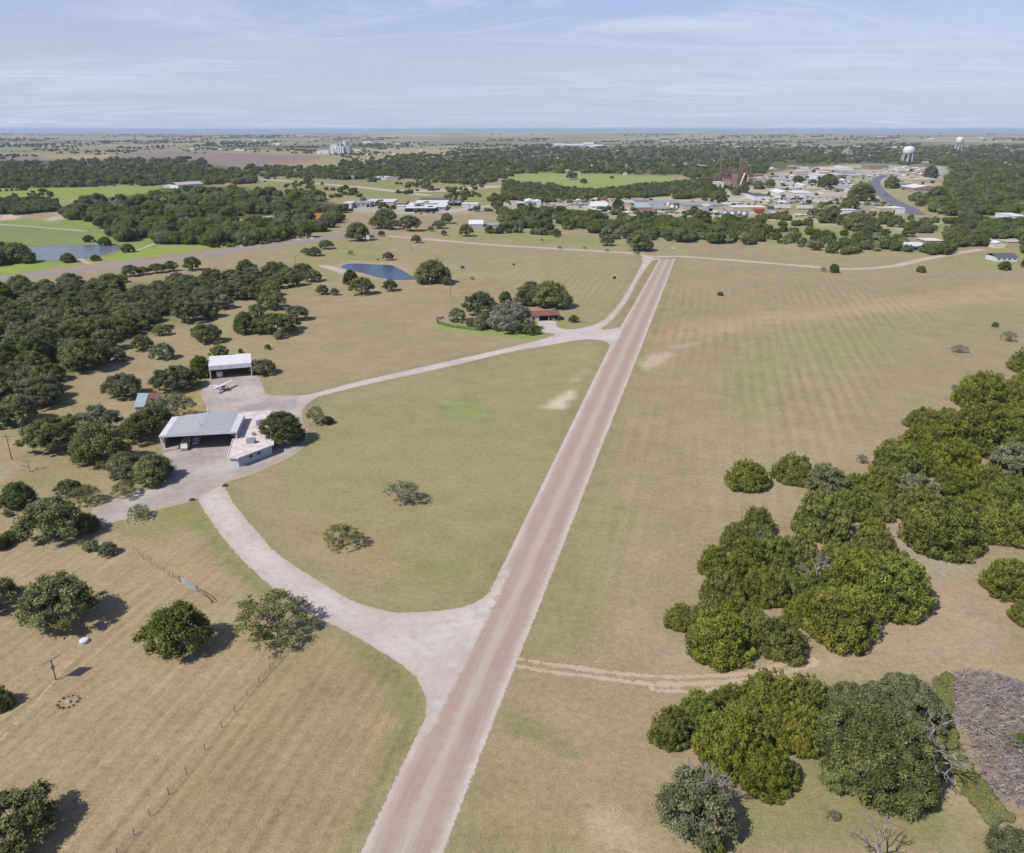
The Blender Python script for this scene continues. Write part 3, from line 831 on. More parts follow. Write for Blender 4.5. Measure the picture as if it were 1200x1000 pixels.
# --- junipers: dense, to the ground, feathery upright plumes
def make_juniper(k):
    g = np.random.default_rng(100 + k)
    W, H = 10.0, [6.2, 7.4, 5.6, 6.8][k % 4]
    n = 210
    C, Rr = [], []
    for i in range(n):
        ph = g.uniform(0, 2 * math.pi); s = g.uniform(0, 1) ** .8
        rr = math.sqrt(s)
        z = H * math.sqrt(max(0, 1 - rr ** 2.2)) * g.uniform(.86, 1.0)
        lobe = 1 + .17 * math.sin(2 * ph + k * 1.7) + .14 * math.sin(3 * ph + k) + .05 * math.sin(5 * ph + 2 * k)
        r = g.uniform(.5, 1.05)
        C.append((rr * lobe * (W / 2 - .7) * math.cos(ph), rr * lobe * (W / 2 - .7) * math.sin(ph), max(.7, z - .9)))
        Rr.append(r)
    for i in range(44):      # ragged leaders standing out of the dome
        ph = g.uniform(0, 2 * math.pi); rr = g.uniform(0, 1) ** .5
        z = H * math.sqrt(max(0, 1 - rr ** 2.2)) * g.uniform(1.0, 1.12)
        q = (W / 2 - .2) * rr * g.uniform(.97, 1.1)
        C.append((q * math.cos(ph), q * math.sin(ph), max(.6, z - .5))); Rr.append(g.uniform(.35, .6))
    C = np.array(C); Rr = np.array(Rr)
    low = []
    for i in range(26):
        ph = 2 * math.pi * i / 26 + g.uniform(-.1, .1); q = W / 2 - .75
        low.append((q * math.cos(ph) * g.uniform(.9, 1.05), q * math.sin(ph) * g.uniform(.9, 1.05), g.uniform(.5, 1.1)))
    C = np.concatenate([C, low]); Rr = np.concatenate([Rr, np.full(26, .9)])
    V, T = [], []
    for c, r in zip(C, Rr):
        m_ = int(190 * r * r)
        ax = np.array([c[0] * .13, c[1] * .13, 1.0]) + g.normal(size=3) * .12; ax /= np.linalg.norm(ax)
        # plume: narrow flame shape along ax
        tt = g.uniform(-.8, 1.15, m_); wdt = np.where(tt > 0, np.sqrt(np.clip(1 - (np.maximum(tt, 0) / 1.2) ** 2, 0, 1)), 1.0)
        d = unit(m_, g); d -= (d @ ax)[:, None] * ax; d /= np.maximum(np.linalg.norm(d, axis=1, keepdims=True), 1e-6)
        pts = c + ax * (tt * r)[:, None] + d * (wdt * r * .85 * g.uniform(.6, 1.05, m_))[:, None]
        nm = d + ax * .5
        V.append(leaves_at(pts, nm, .23, g, 1.6, np.tile(ax + 0, (m_, 1)) , .55))
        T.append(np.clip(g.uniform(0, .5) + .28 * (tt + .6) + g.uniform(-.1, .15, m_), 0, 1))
    V = np.concatenate(V); V[:, 2] = np.maximum(V[:, 2], .02)
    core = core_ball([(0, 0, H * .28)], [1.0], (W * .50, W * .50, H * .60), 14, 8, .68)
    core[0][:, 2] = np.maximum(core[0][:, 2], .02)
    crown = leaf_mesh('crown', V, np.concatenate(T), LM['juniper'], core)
    mb = MB()
    limb(mb, (0, 0, -.1), (.2, .1, H * .5), .28, .12, g)
    for j in range(5):
        a_ = 2 * math.pi * j / 5
        limb(mb, (0, 0, .3), (1.9 * math.cos(a_), 1.9 * math.sin(a_), H * .45), .14, .05, g)
    return crown, mb_mesh(mb, 'trunk', BARK)

def mb_mesh(mb, name, mat, smooth=True):
    return np_mesh(name, np.array(mb.v), [i for f in mb.f for i in f], [len(f) for f in mb.f], mat, smooth)

# --- spreading broad crowns on limbs
def make_spread(k, mat, W=12.0, H=8.0, ncl=30, leaves=480, lsize=.34, clr=(1.3, 2.1), base=2.6, flat=.62, fork=1.8, bark=None, trunk_r=.36, fill=1.0, seed=0, shell=.5, core=True, twig=0):
    g = np.random.default_rng(seed + 31 * k)
    C, Rr = [], []
    tries = 0
    while len(C) < ncl and tries < 4000:
        tries += 1
        ph = g.uniform(0, 2 * math.pi); rr = math.sqrt(g.uniform(0, 1))
        lobe = 1 + .14 * math.sin(2 * ph + k) + .10 * math.sin(3 * ph + 2.3 * k)
        r = g.uniform(*clr)
        top = base + (H - base - r * flat) * math.sqrt(max(0.02, 1 - rr ** 2))
        z = top * g.uniform(.84, 1.0) if g.random() < .75 else g.uniform(base * .85, max(top, base))
        c = np.array((rr * lobe * (W / 2 - r * .8) * math.cos(ph), rr * lobe * (W / 2 - r * .8) * math.sin(ph), z))
        if all(np.linalg.norm((c - q) * (1, 1, 1.3)) > (r + s) * .42 / fill for q, s in zip(C, Rr)):
            C.append(c); Rr.append(r)
    C = np.array(C); Rr = np.array(Rr)
    V, T = blob_leaves(C, Rr, leaves, lsize, g, (1, 1, flat), shell, 1.15, .35, .75)
    cb = core_ball(C, Rr, (1, 1, flat), 7, 4, .62) if core else None
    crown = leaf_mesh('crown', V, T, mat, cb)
    mb = MB()
    b = bark or BARK
    top = limb(mb, (0, 0, -.15), (g.normal() * .25, g.normal() * .25, fork), trunk_r * 1.15, trunk_r * .8, g, .04, 3, 7)
    nm = 5 if ncl > 12 else 3
    ang = [2 * math.pi * (j + g.uniform(-.25, .25)) / nm for j in range(nm)]
    ends = []
    for a_ in ang:
        e = (W * .24 * math.cos(a_), W * .24 * math.sin(a_), fork + (H - fork) * .42)
        ends.append((a_, limb(mb, top, e, trunk_r * .55, trunk_r * .3, g, .10, 4, 6)))
    for c, r in zip(C, Rr):
        a_ = math.atan2(c[1], c[0]); i = min(range(nm), key=lambda q: abs((ang[q] - a_ + math.pi) % (2 * math.pi) - math.pi))
        e = ends[i][1]
        limb(mb, e if np.linalg.norm(c[:2]) > W * .14 else top, c, trunk_r * .26, .04, g, .12, 3, 4)
        for _ in range(twig):
            d = unit(1, g)[0]; d[2] = abs(d[2]) * .8
            limb(mb, c, c + d * r * 1.3, .05, .012, g, .1, 2, 3)
    return crown, mb_mesh(mb, 'trunk', b)

def make_dead(k, mat, H=6.0, spread=.55, depth=4, r0=.2, seed=0, low=False):
    g = np.random.default_rng(900 + seed + k)
    mb = MB()
    def grow(p, d, L, r, lev):
        q = limb(mb, p, p + d * L, r, r * .62, g, .10, 3, 5 if lev < 2 else 3)
        if lev >= depth: return
        for _ in range(3 if lev else 4):
            dd = d + g.normal(size=3) * spread; dd[2] = max(dd[2], -.05 if low else .1); dd /= np.linalg.norm(dd)
            grow(q, dd, L * g.uniform(.55, .8), r * .55, lev + 1)
    d0 = np.array((g.normal() * .12, g.normal() * .12, 1.0)); d0 /= np.linalg.norm(d0)
    grow(np.array((0, 0, -.1)), d0, H * (.16 if low else .28), r0, 0)
    return mb_mesh(mb, 'trunk', mat)

for k in range(6): PROTO['juniper', k] = make_juniper(k)
for k in range(4): PROTO['oak', k] = make_spread(k, LM['oak'], 12, [7.6, 8.6, 7.0, 8.2][k], 62, 210, .30, (.75, 1.5), 2.2, .70, 1.8, seed=200, fill=1.0, shell=.3)
for k in range(2): PROTO['denseoak', k] = make_spread(k, LM['oak'], 12, 9.0, 90, 200, .32, (.9, 1.7), 1.5, .80, 1.8, seed=260, fill=1.3, shell=.3)
for k in range(2): PROTO['bigoak', k] = make_spread(k, LM['oak'], 20, 12.5, 230, 230, .34, (.8, 1.8), 1.4, .95, 2.2, seed=280, fill=1.35, shell=.25, trunk_r=.5, twig=1)
for k in range(2): PROTO['broad', k] = make_spread(k, LM['broad'], 10, 8.6, 75, 200, .28, (.75, 1.45), 1.2, .85, 1.4, seed=300, fill=1.2, shell=.3)
for k in range(2): PROTO['yellow', k] = make_spread(k, LM['yellow'], 12, 9.5, 60, 230, .32, (.8, 1.6), 1.7, .9, 1.5, seed=340, fill=1.05, shell=.3)
for k in range(3): PROTO['sparse', k] = make_spread(k, LM['sparse'], 10, 6.2, 80, 48, .24, (.45, .95), 1.6, .6, .9, seed=400, trunk_r=.2, shell=.1, core=False, twig=2, fill=1.2)
for k in range(3): PROTO['greyoak', k] = make_spread(k, LM['grey'], 10, 7.0, 70, 130, .26, (.6, 1.2), 1.1, .75, 1.1, seed=440, trunk_r=.26, shell=.3, twig=2, fill=1.2, bark=DEADW)
PROTO['silver', 0] = make_spread(0, LM['silver'], 12, 9.0, 90, 110, .30, (.7, 1.4), 1.3, .85, 1.2, seed=450, trunk_r=.3, shell=.3, twig=2, fill=1.2, bark=DEADW)
for k in range(2): PROTO['twiggy', k] = make_spread(k, LM['grey'], 8, 6.0, 60, 22, .30, (.5, 1.0), 1.2, .8, .8, seed=520, trunk_r=.24, shell=.1, core=False, twig=3, fill=1.2, bark=DEADW)
for k in range(2): PROTO['bush', k] = make_spread(k, LM['broad'], 4, 2.6, 16, 200, .2, (.6, 1.0), .5, .8, .4, seed=480, trunk_r=.09, fill=1.4)
for k in range(3): PROTO['dead', k] = (None, make_dead(k, DEADW, 6.5, .50, 4, .20))
PROTO['deadlow', 0] = (None, make_dead(7, DEADW, 5.0, .75, 4, .16, low=True))
NATW = {'juniper': 10, 'oak': 12, 'denseoak': 12, 'bigoak': 20, 'broad': 10, 'yellow': 12, 'sparse': 10, 'greyoak': 10, 'bush': 4, 'twiggy': 8, 'silver': 12, 'dead': 6.5, 'deadlow': 5.5}
NAME = {'juniper': 'juniper_tree', 'oak': 'live_oak_tree', 'denseoak': 'live_oak_tree', 'bigoak': 'live_oak_tree', 'broad': 'broadleaf_tree', 'yellow': 'broadleaf_tree', 'sparse': 'mesquite_tree', 'greyoak': 'grey_leaved_tree', 'bush': 'low_bush', 'twiggy': 'bare_tree', 'silver': 'grey_leaved_tree', 'dead': 'bare_tree', 'deadlow': 'bare_bush'}
NW = {}
for (kd_, k_), (c_, t_) in PROTO.items():
    if c_ is None:
        co_ = np.empty(len(t_.vertices) * 3, np.float32); t_.vertices.foreach_get('co', co_); co_ = co_.reshape(-1, 3)
        NW[kd_, k_] = float(max(np.ptp(co_[:, 0]), np.ptp(co_[:, 1])))
        print('DEADSIZE', kd_, k_, NW[kd_, k_], co_[:, 2].max())
NTREE = [0]
def plant(kind, x, yb, wpx, label, group=None, zs=1.0, k=None, wm=None):
    """one tree standing at photo position (x, yb), crown wpx pixels wide"""
    gk = {'juniper': .85, 'bush': .7, 'bigoak': .75, 'greyoak': .4, 'denseoak': .35, 'broad': .35}.get(kind, 0)
    if gk and wpx:        # the given row is the foot of the crown: the trunk stands behind it
        x0_, y0_, _ = P(x, yb); yb = yb - gk * wpx / 2 * CAMH / math.hypot(CAMH, y0_)
    gx, gy, _ = P(x, yb)
    nk = len([1 for q in PROTO if q[0] == kind])
    k = random.randrange(nk) if k is None else k % nk
    s = (wm if wm else wpx / scale_at(yb)) / NW.get((kind, k), NATW[kind])
    crown, trunk = PROTO[kind, k]
    e = empty(NAME[kind], (gx, gy, 0), random.uniform(0, 2 * math.pi))
    e.scale = (s, s * random.uniform(.94, 1.06), s * zs * random.uniform(.93, 1.08))
    if crown is not None: link('crown', crown, e)
    link('branches' if kind in ('dead', 'deadlow') else 'trunk', trunk, e)
    tag(e, label, 'bush' if kind in ('bush', 'deadlow') else 'tree', group)
    NTREE[0] += 1
    return e
# ------------------------------------------------------------------ trees one by one
ORD = ['zeroth', 'first', 'second', 'third', 'fourth', 'fifth', 'sixth', 'seventh', 'eighth', 'ninth', 'tenth', 'eleventh', 'twelfth', 'thirteenth', 'fourteenth', 'fifteenth', 'sixteenth', 'seventeenth', 'eighteenth', 'nineteenth', 'twentieth'] + ['twenty-' + w_ for w_ in ('first', 'second', 'third', 'fourth', 'fifth', 'sixth', 'seventh', 'eighth', 'ninth')] + ['thirtieth'] + ['thirty-' + w_ for w_ in ('first', 'second', 'third', 'fourth', 'fifth')]
DESC = {'juniper': 'dense olive green juniper', 'oak': 'dark live oak', 'denseoak': 'dense dark live oak', 'bigoak': 'large live oak', 'broad': 'leafy green tree', 'yellow': 'yellow green leafy tree', 'sparse': 'thin pale green mesquite', 'greyoak': 'grey leaved tree', 'bush': 'low green bush', 'dead': 'bare grey tree', 'deadlow': 'low bare grey bush'}
def band_plant(items, place, group, nrows):
    """items: (kind, x, base y, width px). Labelled by row from the front and by place in the row."""
    items = sorted(items, key=lambda q: -q[2])
    n = len(items); per = math.ceil(n / nrows)
    for r in range(nrows):
        row = sorted(items[r * per:(r + 1) * per], key=lambda q: q[1])
        for i, it in enumerate(row):
            rn = 'front row' if r == 0 else ('back row' if r == nrows - 1 else ORD[r + 1] + ' row')
            plant(it[0], it[1], it[2], it[3], f'{DESC[it[0]]} in {place}, {ORD[i + 1]} from left in its {rn}', group, it[4] if len(it) > 4 else 1.0)
J = 'juniper'
upper = [(J,1082,505,40),(J,1108,506,34),(J,1148,484,56),(J,1181,480,46),(J,1200,470,44),(J,1145,538,76),(J,1190,520,56),(J,1089,532,54),('yellow',1075,531,17),(J,1044,543,36),
 ('greyoak',1188,558,58),(J,1049,570,62),(J,1092,560,54),(J,1120,556,46),(J,1006,588,46),(J,1032,590,50),('greyoak',1072,592,52),(J,1115,590,54),(J,1155,588,54),(J,1182,604,54),
 (J,1000,612,54),(J,1026,612,42),(J,1075,618,58),(J,1102,659,84),(J,1142,616,48),(J,1174,641,70),(J,1137,652,30),(J,1212,560,50),(J,1210,630,50),(J,1230,600,60),(J,1225,520,60),(J,1240,480,60),(J,1205,440,44)]
band_plant(upper, 'upper right thicket', 'junipers in the upper right thicket', 5)
mid = [(J,961,637,64),(J,886,632,42),(J,861,648,36),(J,886,655,52),(J,837,678,40),(J,872,684,54),(J,905,676,56),(J,935,672,58),(J,981,678,48),(J,1023,640,38),(J,1023,658,48),
 (J,845,716,52),(J,894,714,54),(J,930,706,52),(J,960,712,54),(J,798,741,40),(J,826,750,46),(J,843,784,80),(J,880,765,58),(J,912,776,64),(J,983,763,84),(J,1000,700,62),(J,1042,730,84),(J,865,740,50),(J,950,740,56)]
band_plant(mid, 'middle right thicket', 'junipers in the middle right thicket', 4)
low = [(J,786,880,54),(J,820,870,62),(J,858,850,56),(J,902,850,72),(J,942,846,62),(J,914,878,60),(J,936,886,66),(J,855,915,86),(J,896,938,64),(J,870,880,60)]
band_plant(low, 'lower right thicket', 'junipers in the lower right thicket', 2)
lone = 'junipers and shrubs standing apart on the right'
plant(J, 875, 578, 52, 'round olive green juniper alone at the edge of the right field', lone, .95, 0)
plant(J, 930, 571, 46, 'round olive green juniper touching a grey green oak, second from the field', lone, 1, 1)
plant('greyoak', 967, 584, 56, 'grey green oak with pale limbs between two junipers', lone, .95)
plant(J, 1181, 706, 60, 'broad juniper at the right edge of the picture, the farther of two', lone)
plant(J, 1203, 738, 40, 'small dark juniper at the right edge, the nearer of two', lone)
plant('oak', 813, 966, 104, 'half dead bushy tree with bare grey tips below the lower right thicket', lone, .85, 1)
plant('dead', 800, 956, 76, 'bare grey branches behind the half dead bushy tree', lone, .80, 0)
plant('dead', 828, 960, 70, 'bare forked grey snag rising out of the half dead bushy tree', lone, .85, 2)
plant('dead', 950, 694, 40, 'white forked dead tree standing inside the middle right thicket', lone, 1.15, 1)
plant('twiggy', 892, 650, 30, 'grey twiggy tree between junipers of the middle right thicket', lone, 1.5)
plant('twiggy', 1004, 628, 16, 'small grey shrub in the gap between two right thickets', lone, 1.0)
oakl = 'big live oak clump by the brush pile'
plant('bigoak', 1022, 946, 136, 'largest live oak of the clump left of the brush pile', oakl, 1.0, 0)
plant('bigoak', 1058, 862, 90, 'live oak at the back of the clump beside the brush pile', oakl, 1, 1)
plant('bigoak', 1000, 864, 76, 'live oak joining the junipers at the back of the oak clump', oakl, 1)
plant('broad', 1060, 950, 66, 'bright green leafy tree in front of the big live oak clump', oakl, .9)
plant('denseoak', 985, 922, 56, 'small live oak at the left foot of the big oak clump', oakl, .9)
plant('dead', 1078, 905, 84, 'bare grey limbs sticking out of the big oak clump', oakl, .95, 0)
plant('twiggy', 976, 960, 17, 'tiny bare grey snag in the grass in front of the big oak', lone)
plant('dead', 1030, 1022, 70, 'large bare white dead tree at the bottom edge of the picture', lone, 1.0, 1)
plant('denseoak', 1190, 1020, 64, 'dark oak in the bottom right corner of the picture', lone)
plant('broad', 1198, 884, 34, 'dark green bush growing through the brush pile', lone, .8)
plant(J, 834, 1004, 32, 'small juniper top cut by the bottom edge of the picture', lone)
fs = 'shrubs scattered over the right hand field'
plant('bush', 844, 347, 7.5, 'tiny round green bush alone in the far striped field', fs)
plant('bush', 1079, 320, 12, 'dark round bush in the field below the curving gravel road', fs, 1.0)
plant('broad', 977, 320, 12.5, 'round green tree at the gravel road, right one of a pair', fs)
plant('sparse', 965, 318, 9.5, 'pale thin tree at the gravel road, left one of a pair', fs)
plant('broad', 1177, 317, 17, 'round green tree alone in front of the grey roofed house', fs, .8)
plant('broad', 1203, 314, 14, 'green tree cut by the picture edge beside the grey roofed house', fs)
plant('bush', 1166, 384, 8, 'small dark bush right of the field, above the bare tree', fs, 1.2)
plant('twiggy', 1182, 400, 19, 'bare tree with leaning twigs near the right edge of the field', fs)
plant('twiggy', 1124, 413, 20, 'low half bare shrub in the upper right field', fs, .7)
plant('twiggy', 1169, 446, 15, 'bare grey tree just above the upper right thicket', fs)
plant('twiggy', 1119, 458, 11, 'low bare bush flattened in the grass near the thicket', fs)
plant('twiggy', 1010, 543, 13, 'small bare grey shrub above the grey green oak', fs, 1.3)

# --- lower left and round the hangars
nl = 'trees in the lower left field'
plant('oak', 72, 727, 100, 'wide live oak with grey limbs in the lower left field', nl, .85, 1)
plant('oak', -4, 712, 56, 'live oak cut by the left edge behind the wide oak', nl, 1)
plant('yellow', 208, 762, 84, 'round yellow green tree standing alone with a dark shadow', nl, .95, 0)
plant('sparse', 320, 740, 104, 'wide thin mesquite on the verge of the curved gravel drive', nl, .74, 0)
plant('juniper', -3, 838, 36, 'dark juniper cut by the left edge of the picture', nl, 1.2)
plant('oak', 14, 985, 108, 'big live oak in the bottom left corner', nl, .95, 2)
plant('twiggy', 473, 588, 46, 'small grey tree inside a worn ring in the central grass', nl, .8, 0)
plant('sparse', 402, 640, 50, 'small yellow green mesquite in the central grass', nl, .95, 1)
plant('bush', 762 - 450, 750, 12, 'little green bush at the foot of the wide mesquite', nl)
hg = 'trees round the hangars'
plant('broad', 331, 523, 54, 'dense round green tree against the flat roofed office', hg, .84, 0)
plant('sparse', 371, 497, 27, 'small open tree in a stone ring beside the apron', hg, 1.3, 2)
plant('bush', 384, 499, 16, 'low bush right of the stone ringed tree', hg)
for it in [('denseoak',118,548,66,'broad dark oak left of the large hangar, rearmost of its three'),('denseoak',147,562,44,'dark oak at the middle of the three in front of the large hangar'),
 ('denseoak',180,568,50,'dark oak nearest to the large hangar opening'),('greyoak',118,512,52,'pale grey green tree west of the hangars'),('oak',88,510,44,'live oak between the shed drive and the dark oaks'),
 ('sparse',203,494,62,'loose leafy tree behind the large hangar'),('oak',165,518,48,'live oak hiding the left end of the large hangar'),('oak',182,505,46,'live oak behind the left post of the large hangar'),
 ('oak',58,528,60,'spreading oak above the pale side drive'),('dead',34,553,16,'small grey tree with few leaves near the utility pole'),
 ('broad',23,600,44,'bright leafy tree at the left edge below the side drive'),('greyoak',44,606,26,'grey shrubby tree behind the bright leafy tree'),('oak',65,630,76,'low spreading oak with sprawling limbs at left'),
 ('broad',104,626,28,'round green tree at the end of the paved drive'),('greyoak',107,647,20,'small grey bush in front of the drive end, left of two'),('greyoak',127,652,24,'small grey bush in front of the drive end, right of two'),
 ('oak',82,580,30,'dark leaning tree left of the paved drive'),('sparse',101,590,38,'loose leafy tree left of the paved drive'),('sparse',146,582,34,'thin arching tree at the edge of the paved drive'),
 ('sparse',164,607,28,'small open tree in a stone ring beside the paved drive'),('bush',12,640,24,'grey green agave clump at the left edge'),('bush',-2,648,26,'low green shrub behind the agave clump'),
 ('oak',2,640,20,'low dark shrub tree at the left edge')]:
    plant(it[0], it[1], it[2], it[3], it[4], hg)
for it in [('oak',205,457,52,'dark oak left of the small hangar'),('broad',236,443,30,'round tree touching the left side of the small hangar'),('oak',222,452,30,'dark tree squeezed between the oak and the small hangar'),('oak',257,419,22,'small oak behind the small hangar'),
 ('oak',307,438,34,'dark oak right of the small hangar'),('broad',282,414,6,'slim sapling behind the small hangar'),('oak',146,465,48,'umbrella shaped oak alone left of the tin shed'),
 ('oak',51,477,46,'oak at the near edge of the grove with a long shadow'),('oak',61,466,26,'small oak behind the near edge oak of the grove'),('greyoak',24,499,50,'grey green tree at the left edge near the grove'),
 ('oak',5,500,36,'oak cut by the left edge near the grove'),('oak',104,433,58,'wide oak at the corner of the grove'),('greyoak',137,424,26,'small grey tree beside the wide corner oak'),('oak',167,410,30,'round headed oak standing before the grove'),
 ('greyoak',191,422,30,'grey green tree right of the round headed oak'),('greyoak',190,394,20,'little pale tree behind the grey green one'),('oak',242,401,38,'open crowned oak alone in the pasture'),('greyoak',262,363,26,'greyish oak at the tip of the grove'),
 ('oak',222,377,42,'live oak with a flat crown at the grove edge, left of two'),('oak',244,372,30,'live oak at the grove edge, right of two'),('greyoak',246,376,12,'small pale shrub under the grove edge oaks'),
 ('broad',288,392,30,'dark bushy tree in the pasture clump, left one'),('oak',306,391,28,'dark bushy tree in the pasture clump, middle one'),('oak',324,392,42,'dark bushy tree in the pasture clump, right one'),('greyoak',327,398,15,'grey twiggy tree before the pasture clump'),
 ('oak',320,362,38,'flat topped oak behind the pasture clump'),('oak',349,375,28,'oak at the right end of the pasture trees'),('broad',314,410,8,'slim conical sapling in the pasture'),('oak',302,372,26,'oak left of the flat topped pasture oak'),
 ('oak',341,386,26,'low oak between the pasture clump and its right end'),
 ('oak',142,331,18,'small oak at the left end of the highway row'),('oak',153,324,22,'oak second in the highway row'),('oak',168,322,18,'oak third in the highway row'),('oak',184,320,20,'oak fourth in the highway row'),('oak',200,318,18,'oak fifth in the highway row'),
 ('oak',226,317,24,'oak with a clear shadow at the right end of the highway row'),('oak',292,350,20,'oak with visible trunk at the far grove edge'),('greyoak',80,336,24,'pale bushy tree beside the highway')]:
    plant(it[0], it[1], it[2], it[3], it[4], 'oaks of the left pastures')
md = 'trees about the blue pond and the red roofed house'
for it in [('denseoak',507,333,40,'wide dark oak right of the blue pond'),('oak',524,334,15,'small tree beside the wide oak near the pond'),('dead',512,322,20,'bare tree behind the wide oak near the pond'),('oak',424,345,32,'oak in front of the blue pond'),
 ('broad',411,334,20,'pale leafy tree at the near shore of the blue pond'),('oak',457,341,20,'small oak below the blue pond'),('oak',378,345,17,'small oak left of the blue pond, larger of two'),('oak',392,346,12,'small oak left of the blue pond, smaller of two'),
 ('oak',355,325,28,'dark oak at the gravel patch near the pond'),('oak',366,330,24,'dark oak touching the gravel patch near the pond'),('oak',562,369,40,'large olive oak behind the fenced lawn'),('greyoak',536,378,25,'pale green tree at the corner of the fenced lawn'),
 ('denseoak',566,386,26,'dark low tree inside the fenced lawn'),('oak',553,382,18,'small dark tree beside the lawn fence'),('oak',580,364,16,'small oak behind the roofs of the house'),('broad',592,356,18,'bright green tree behind the grey roofed house'),
 ('silver',599,388,52,'large silver grey tree in front of the house'),('denseoak',645,362,46,'tall dark oak behind the red roofed garage'),('denseoak',622,358,38,'dark oak left of the tall one behind the garage'),
 ('oak',622,392,21,'small green tree on the lawn beside the garage drive'),('oak',672,378,13,'small round tree right of the garage'),('bush',654,376,6,'bush at the corner of the garage'),
 ('bush',542,315,5,'lone shrub in the pasture beyond the wide oak'),('sparse',553,328,6,'lone sapling in the pasture right of the wide oak'),('bush',720,327,5,'tiny sapling in the striped field beside the far drive'),('bush',602,311,3.5,'tiny sapling in the middle of the striped field'),
 ('denseoak',749,295,31,'dark spreading oak beyond the end of the runway'),('oak',711,288,19,'oak left of the dark spreading one beyond the runway'),('oak',652,278,10,'small lone oak beyond the gravel lane'),('sparse',746,299,9,'bare sapling at the end of the runway'),
 ('sparse',711,295,6,'thin sapling on the gravel lane, right of three'),('sparse',685,292,5,'thin sapling on the gravel lane, middle of three'),('sparse',656,292,6,'thin sapling on the gravel lane, left of three'),('sparse',635,283,5,'thin sapling in the grass beyond the lane'),
 ('oak',382,292,19,'oak between the highway and the pond, tallest of three'),('oak',369,300,18,'oak between the highway and the pond, middle of three'),('oak',360,299,14,'oak between the highway and the pond, leftmost of three'),('sparse',411,299,9,'small pinkish bare tree near the highway'),
 ('denseoak',420,283,28,'dark oak beside the highway bend'),('oak',455,305,14,'round oak alone above the blue pond'),('oak',488,285,13,'round oak alone beside the gravel lane start'),('bush',443,305,3,'tiny bush above the blue pond'),
 ('broad',357,279,22,'round dark tree at the highway curve'),('denseoak',328,278,28,'dark tree beyond the highway curve'),('oak',481,271,28,'oak between the lane and the warehouses'),('oak',460,269,22,'oak left of the clearing before the warehouses'),
 ('oak',443,268,26,'oak in the clump before the warehouses, left one'),('oak',452,262,28,'oak in the clump before the warehouses, rear one'),('oak',447,277,9,'small round tree at the highway junction'),('oak',436,279,6,'reddish small tree at the highway junction'),
 ('oak',515,268,18,'upright oak right of the warehouses'),('oak',524,262,18,'tall oak right of the warehouses'),('oak',546,277,19,'oak before the blue metal shed'),('oak',520,276,9,'little oak in the verge by the blue shed'),('oak',505,271,9,'small tree between the two warehouse oaks'),
 ('broad',414,229,11,'round tree alone in the meadow behind the warehouses'),('denseoak',620,228,10,'dark lone tree in the hedge gap'),('oak',684,216,9,'small round tree alone in the green meadow, left one'),('oak',670,211,14,'low bushy tree in the green meadow'),('oak',717,210,6,'tiny tree at the top of the green meadow')]:
    plant(it[0], it[1], it[2], it[3], it[4], md)
tw = 'trees about the town edge'
for it in [('denseoak',684,236,14,'dark tree beside the yard wall near the white house'),('broad',724,246,15,'round dark tree right of the white house'),('denseoak',1008,236,30,'wide dark tree left of the curving road'),('denseoak',1044,221,20,'round dark tree inside the curving road'),
 ('oak',996,245,22,'tall dark oak above the white trailer'),('denseoak',990,247,16,'lower oak touching the tall one above the trailer'),('oak',1035,240,7,'small roadside tree by the curve, fourth along'),('oak',1019,232,6,'small roadside tree by the curve, first along'),('oak',1023,236,7,'small roadside tree by the curve, second along'),('oak',1027,238,7,'small roadside tree by the curve, third along'),
 ('denseoak',970,262,24,'oak left of the white trailer field'),('oak',953,255,16,'oak behind the parked tractors'),('oak',976,254,18,'oak second from the white trailer'),('denseoak',1000,270,30,'large oak in the middle of the field row'),('denseoak',1012,271,28,'large oak right of the field row'),('denseoak',1022,272,22,'dark oak at the right end of the field row'),
 ('oak',988,264,20,'oak at the left of the field row'),('oak',1040,263,15,'oak right of the field row'),('oak',1053,266,16,'dark tall oak before the tan box building'),('oak',943,264,7,'small bush tree by the dirt yard'),('oak',921,252,8,'bush tree beside the red canopy'),('oak',911,258,9,'low bush tree below the red canopy'),
 ('denseoak',1098,239,26,'dark tree at the corner of the right wood'),('denseoak',1078,242,12,'tree beside the white box building'),('denseoak',888,222,14,'dark tree in the town row, first of four'),('denseoak',871,226,16,'dark tree in the town row, second of four'),('denseoak',902,220,14,'dark tree in the town row behind the lot'),('denseoak',862,229,14,'dark tree in front of the rusty mill'),
 ('oak',935,215,14,'tree before the long white sheds'),('denseoak',952,217,10,'tree right of the arched white shed'),('denseoak',970,220,22,'dark tree before the car lot'),('denseoak',1090,210,20,'dark hedge tree below the red roofed shops'),('denseoak',842,238,20,'tree hiding the mill yard gate'),
 ('oak',812,255,18,'tall tree in front of the large grey works, left one'),('oak',822,262,24,'leafy tree in front of the large grey works, right one')]:
    plant(it[0], it[1], it[2], it[3], it[4], tw)

# --- the live oak grove on the left
grove = [(-60,364),(0,350),(60,343),(130,339),(160,347),(190,343),(215,336),(255,333),(300,328),(345,322),(352,334),(330,345),(300,352),(262,352),(240,366),(205,372),(192,390),(160,396),(132,408),(118,420),(95,436),(66,458),(42,480),(0,492),(-60,510)]
gp = Pn(grove)
lo, hi = gp.min(0), gp.max(0)
pts = []
sp = 12.5
yy = lo[1]; row = 0
while yy < hi[1]:
    xx = lo[0] + (row % 2) * sp * .5
    while xx < hi[0]:
        x_, y_ = xx + random.uniform(-3.4, 3.4), yy + random.uniform(-3, 3)
        if inside(np.array([x_]), np.array([y_]), gp)[0]:
            a_, b_ = proj(np.array([x_]), np.array([y_]))
            if -14 < a_[0] < 1214: pts.append((a_[0], b_[0]))
        xx += sp
    yy += sp * .92; row += 1
print('GROVE', len(pts))
items = []
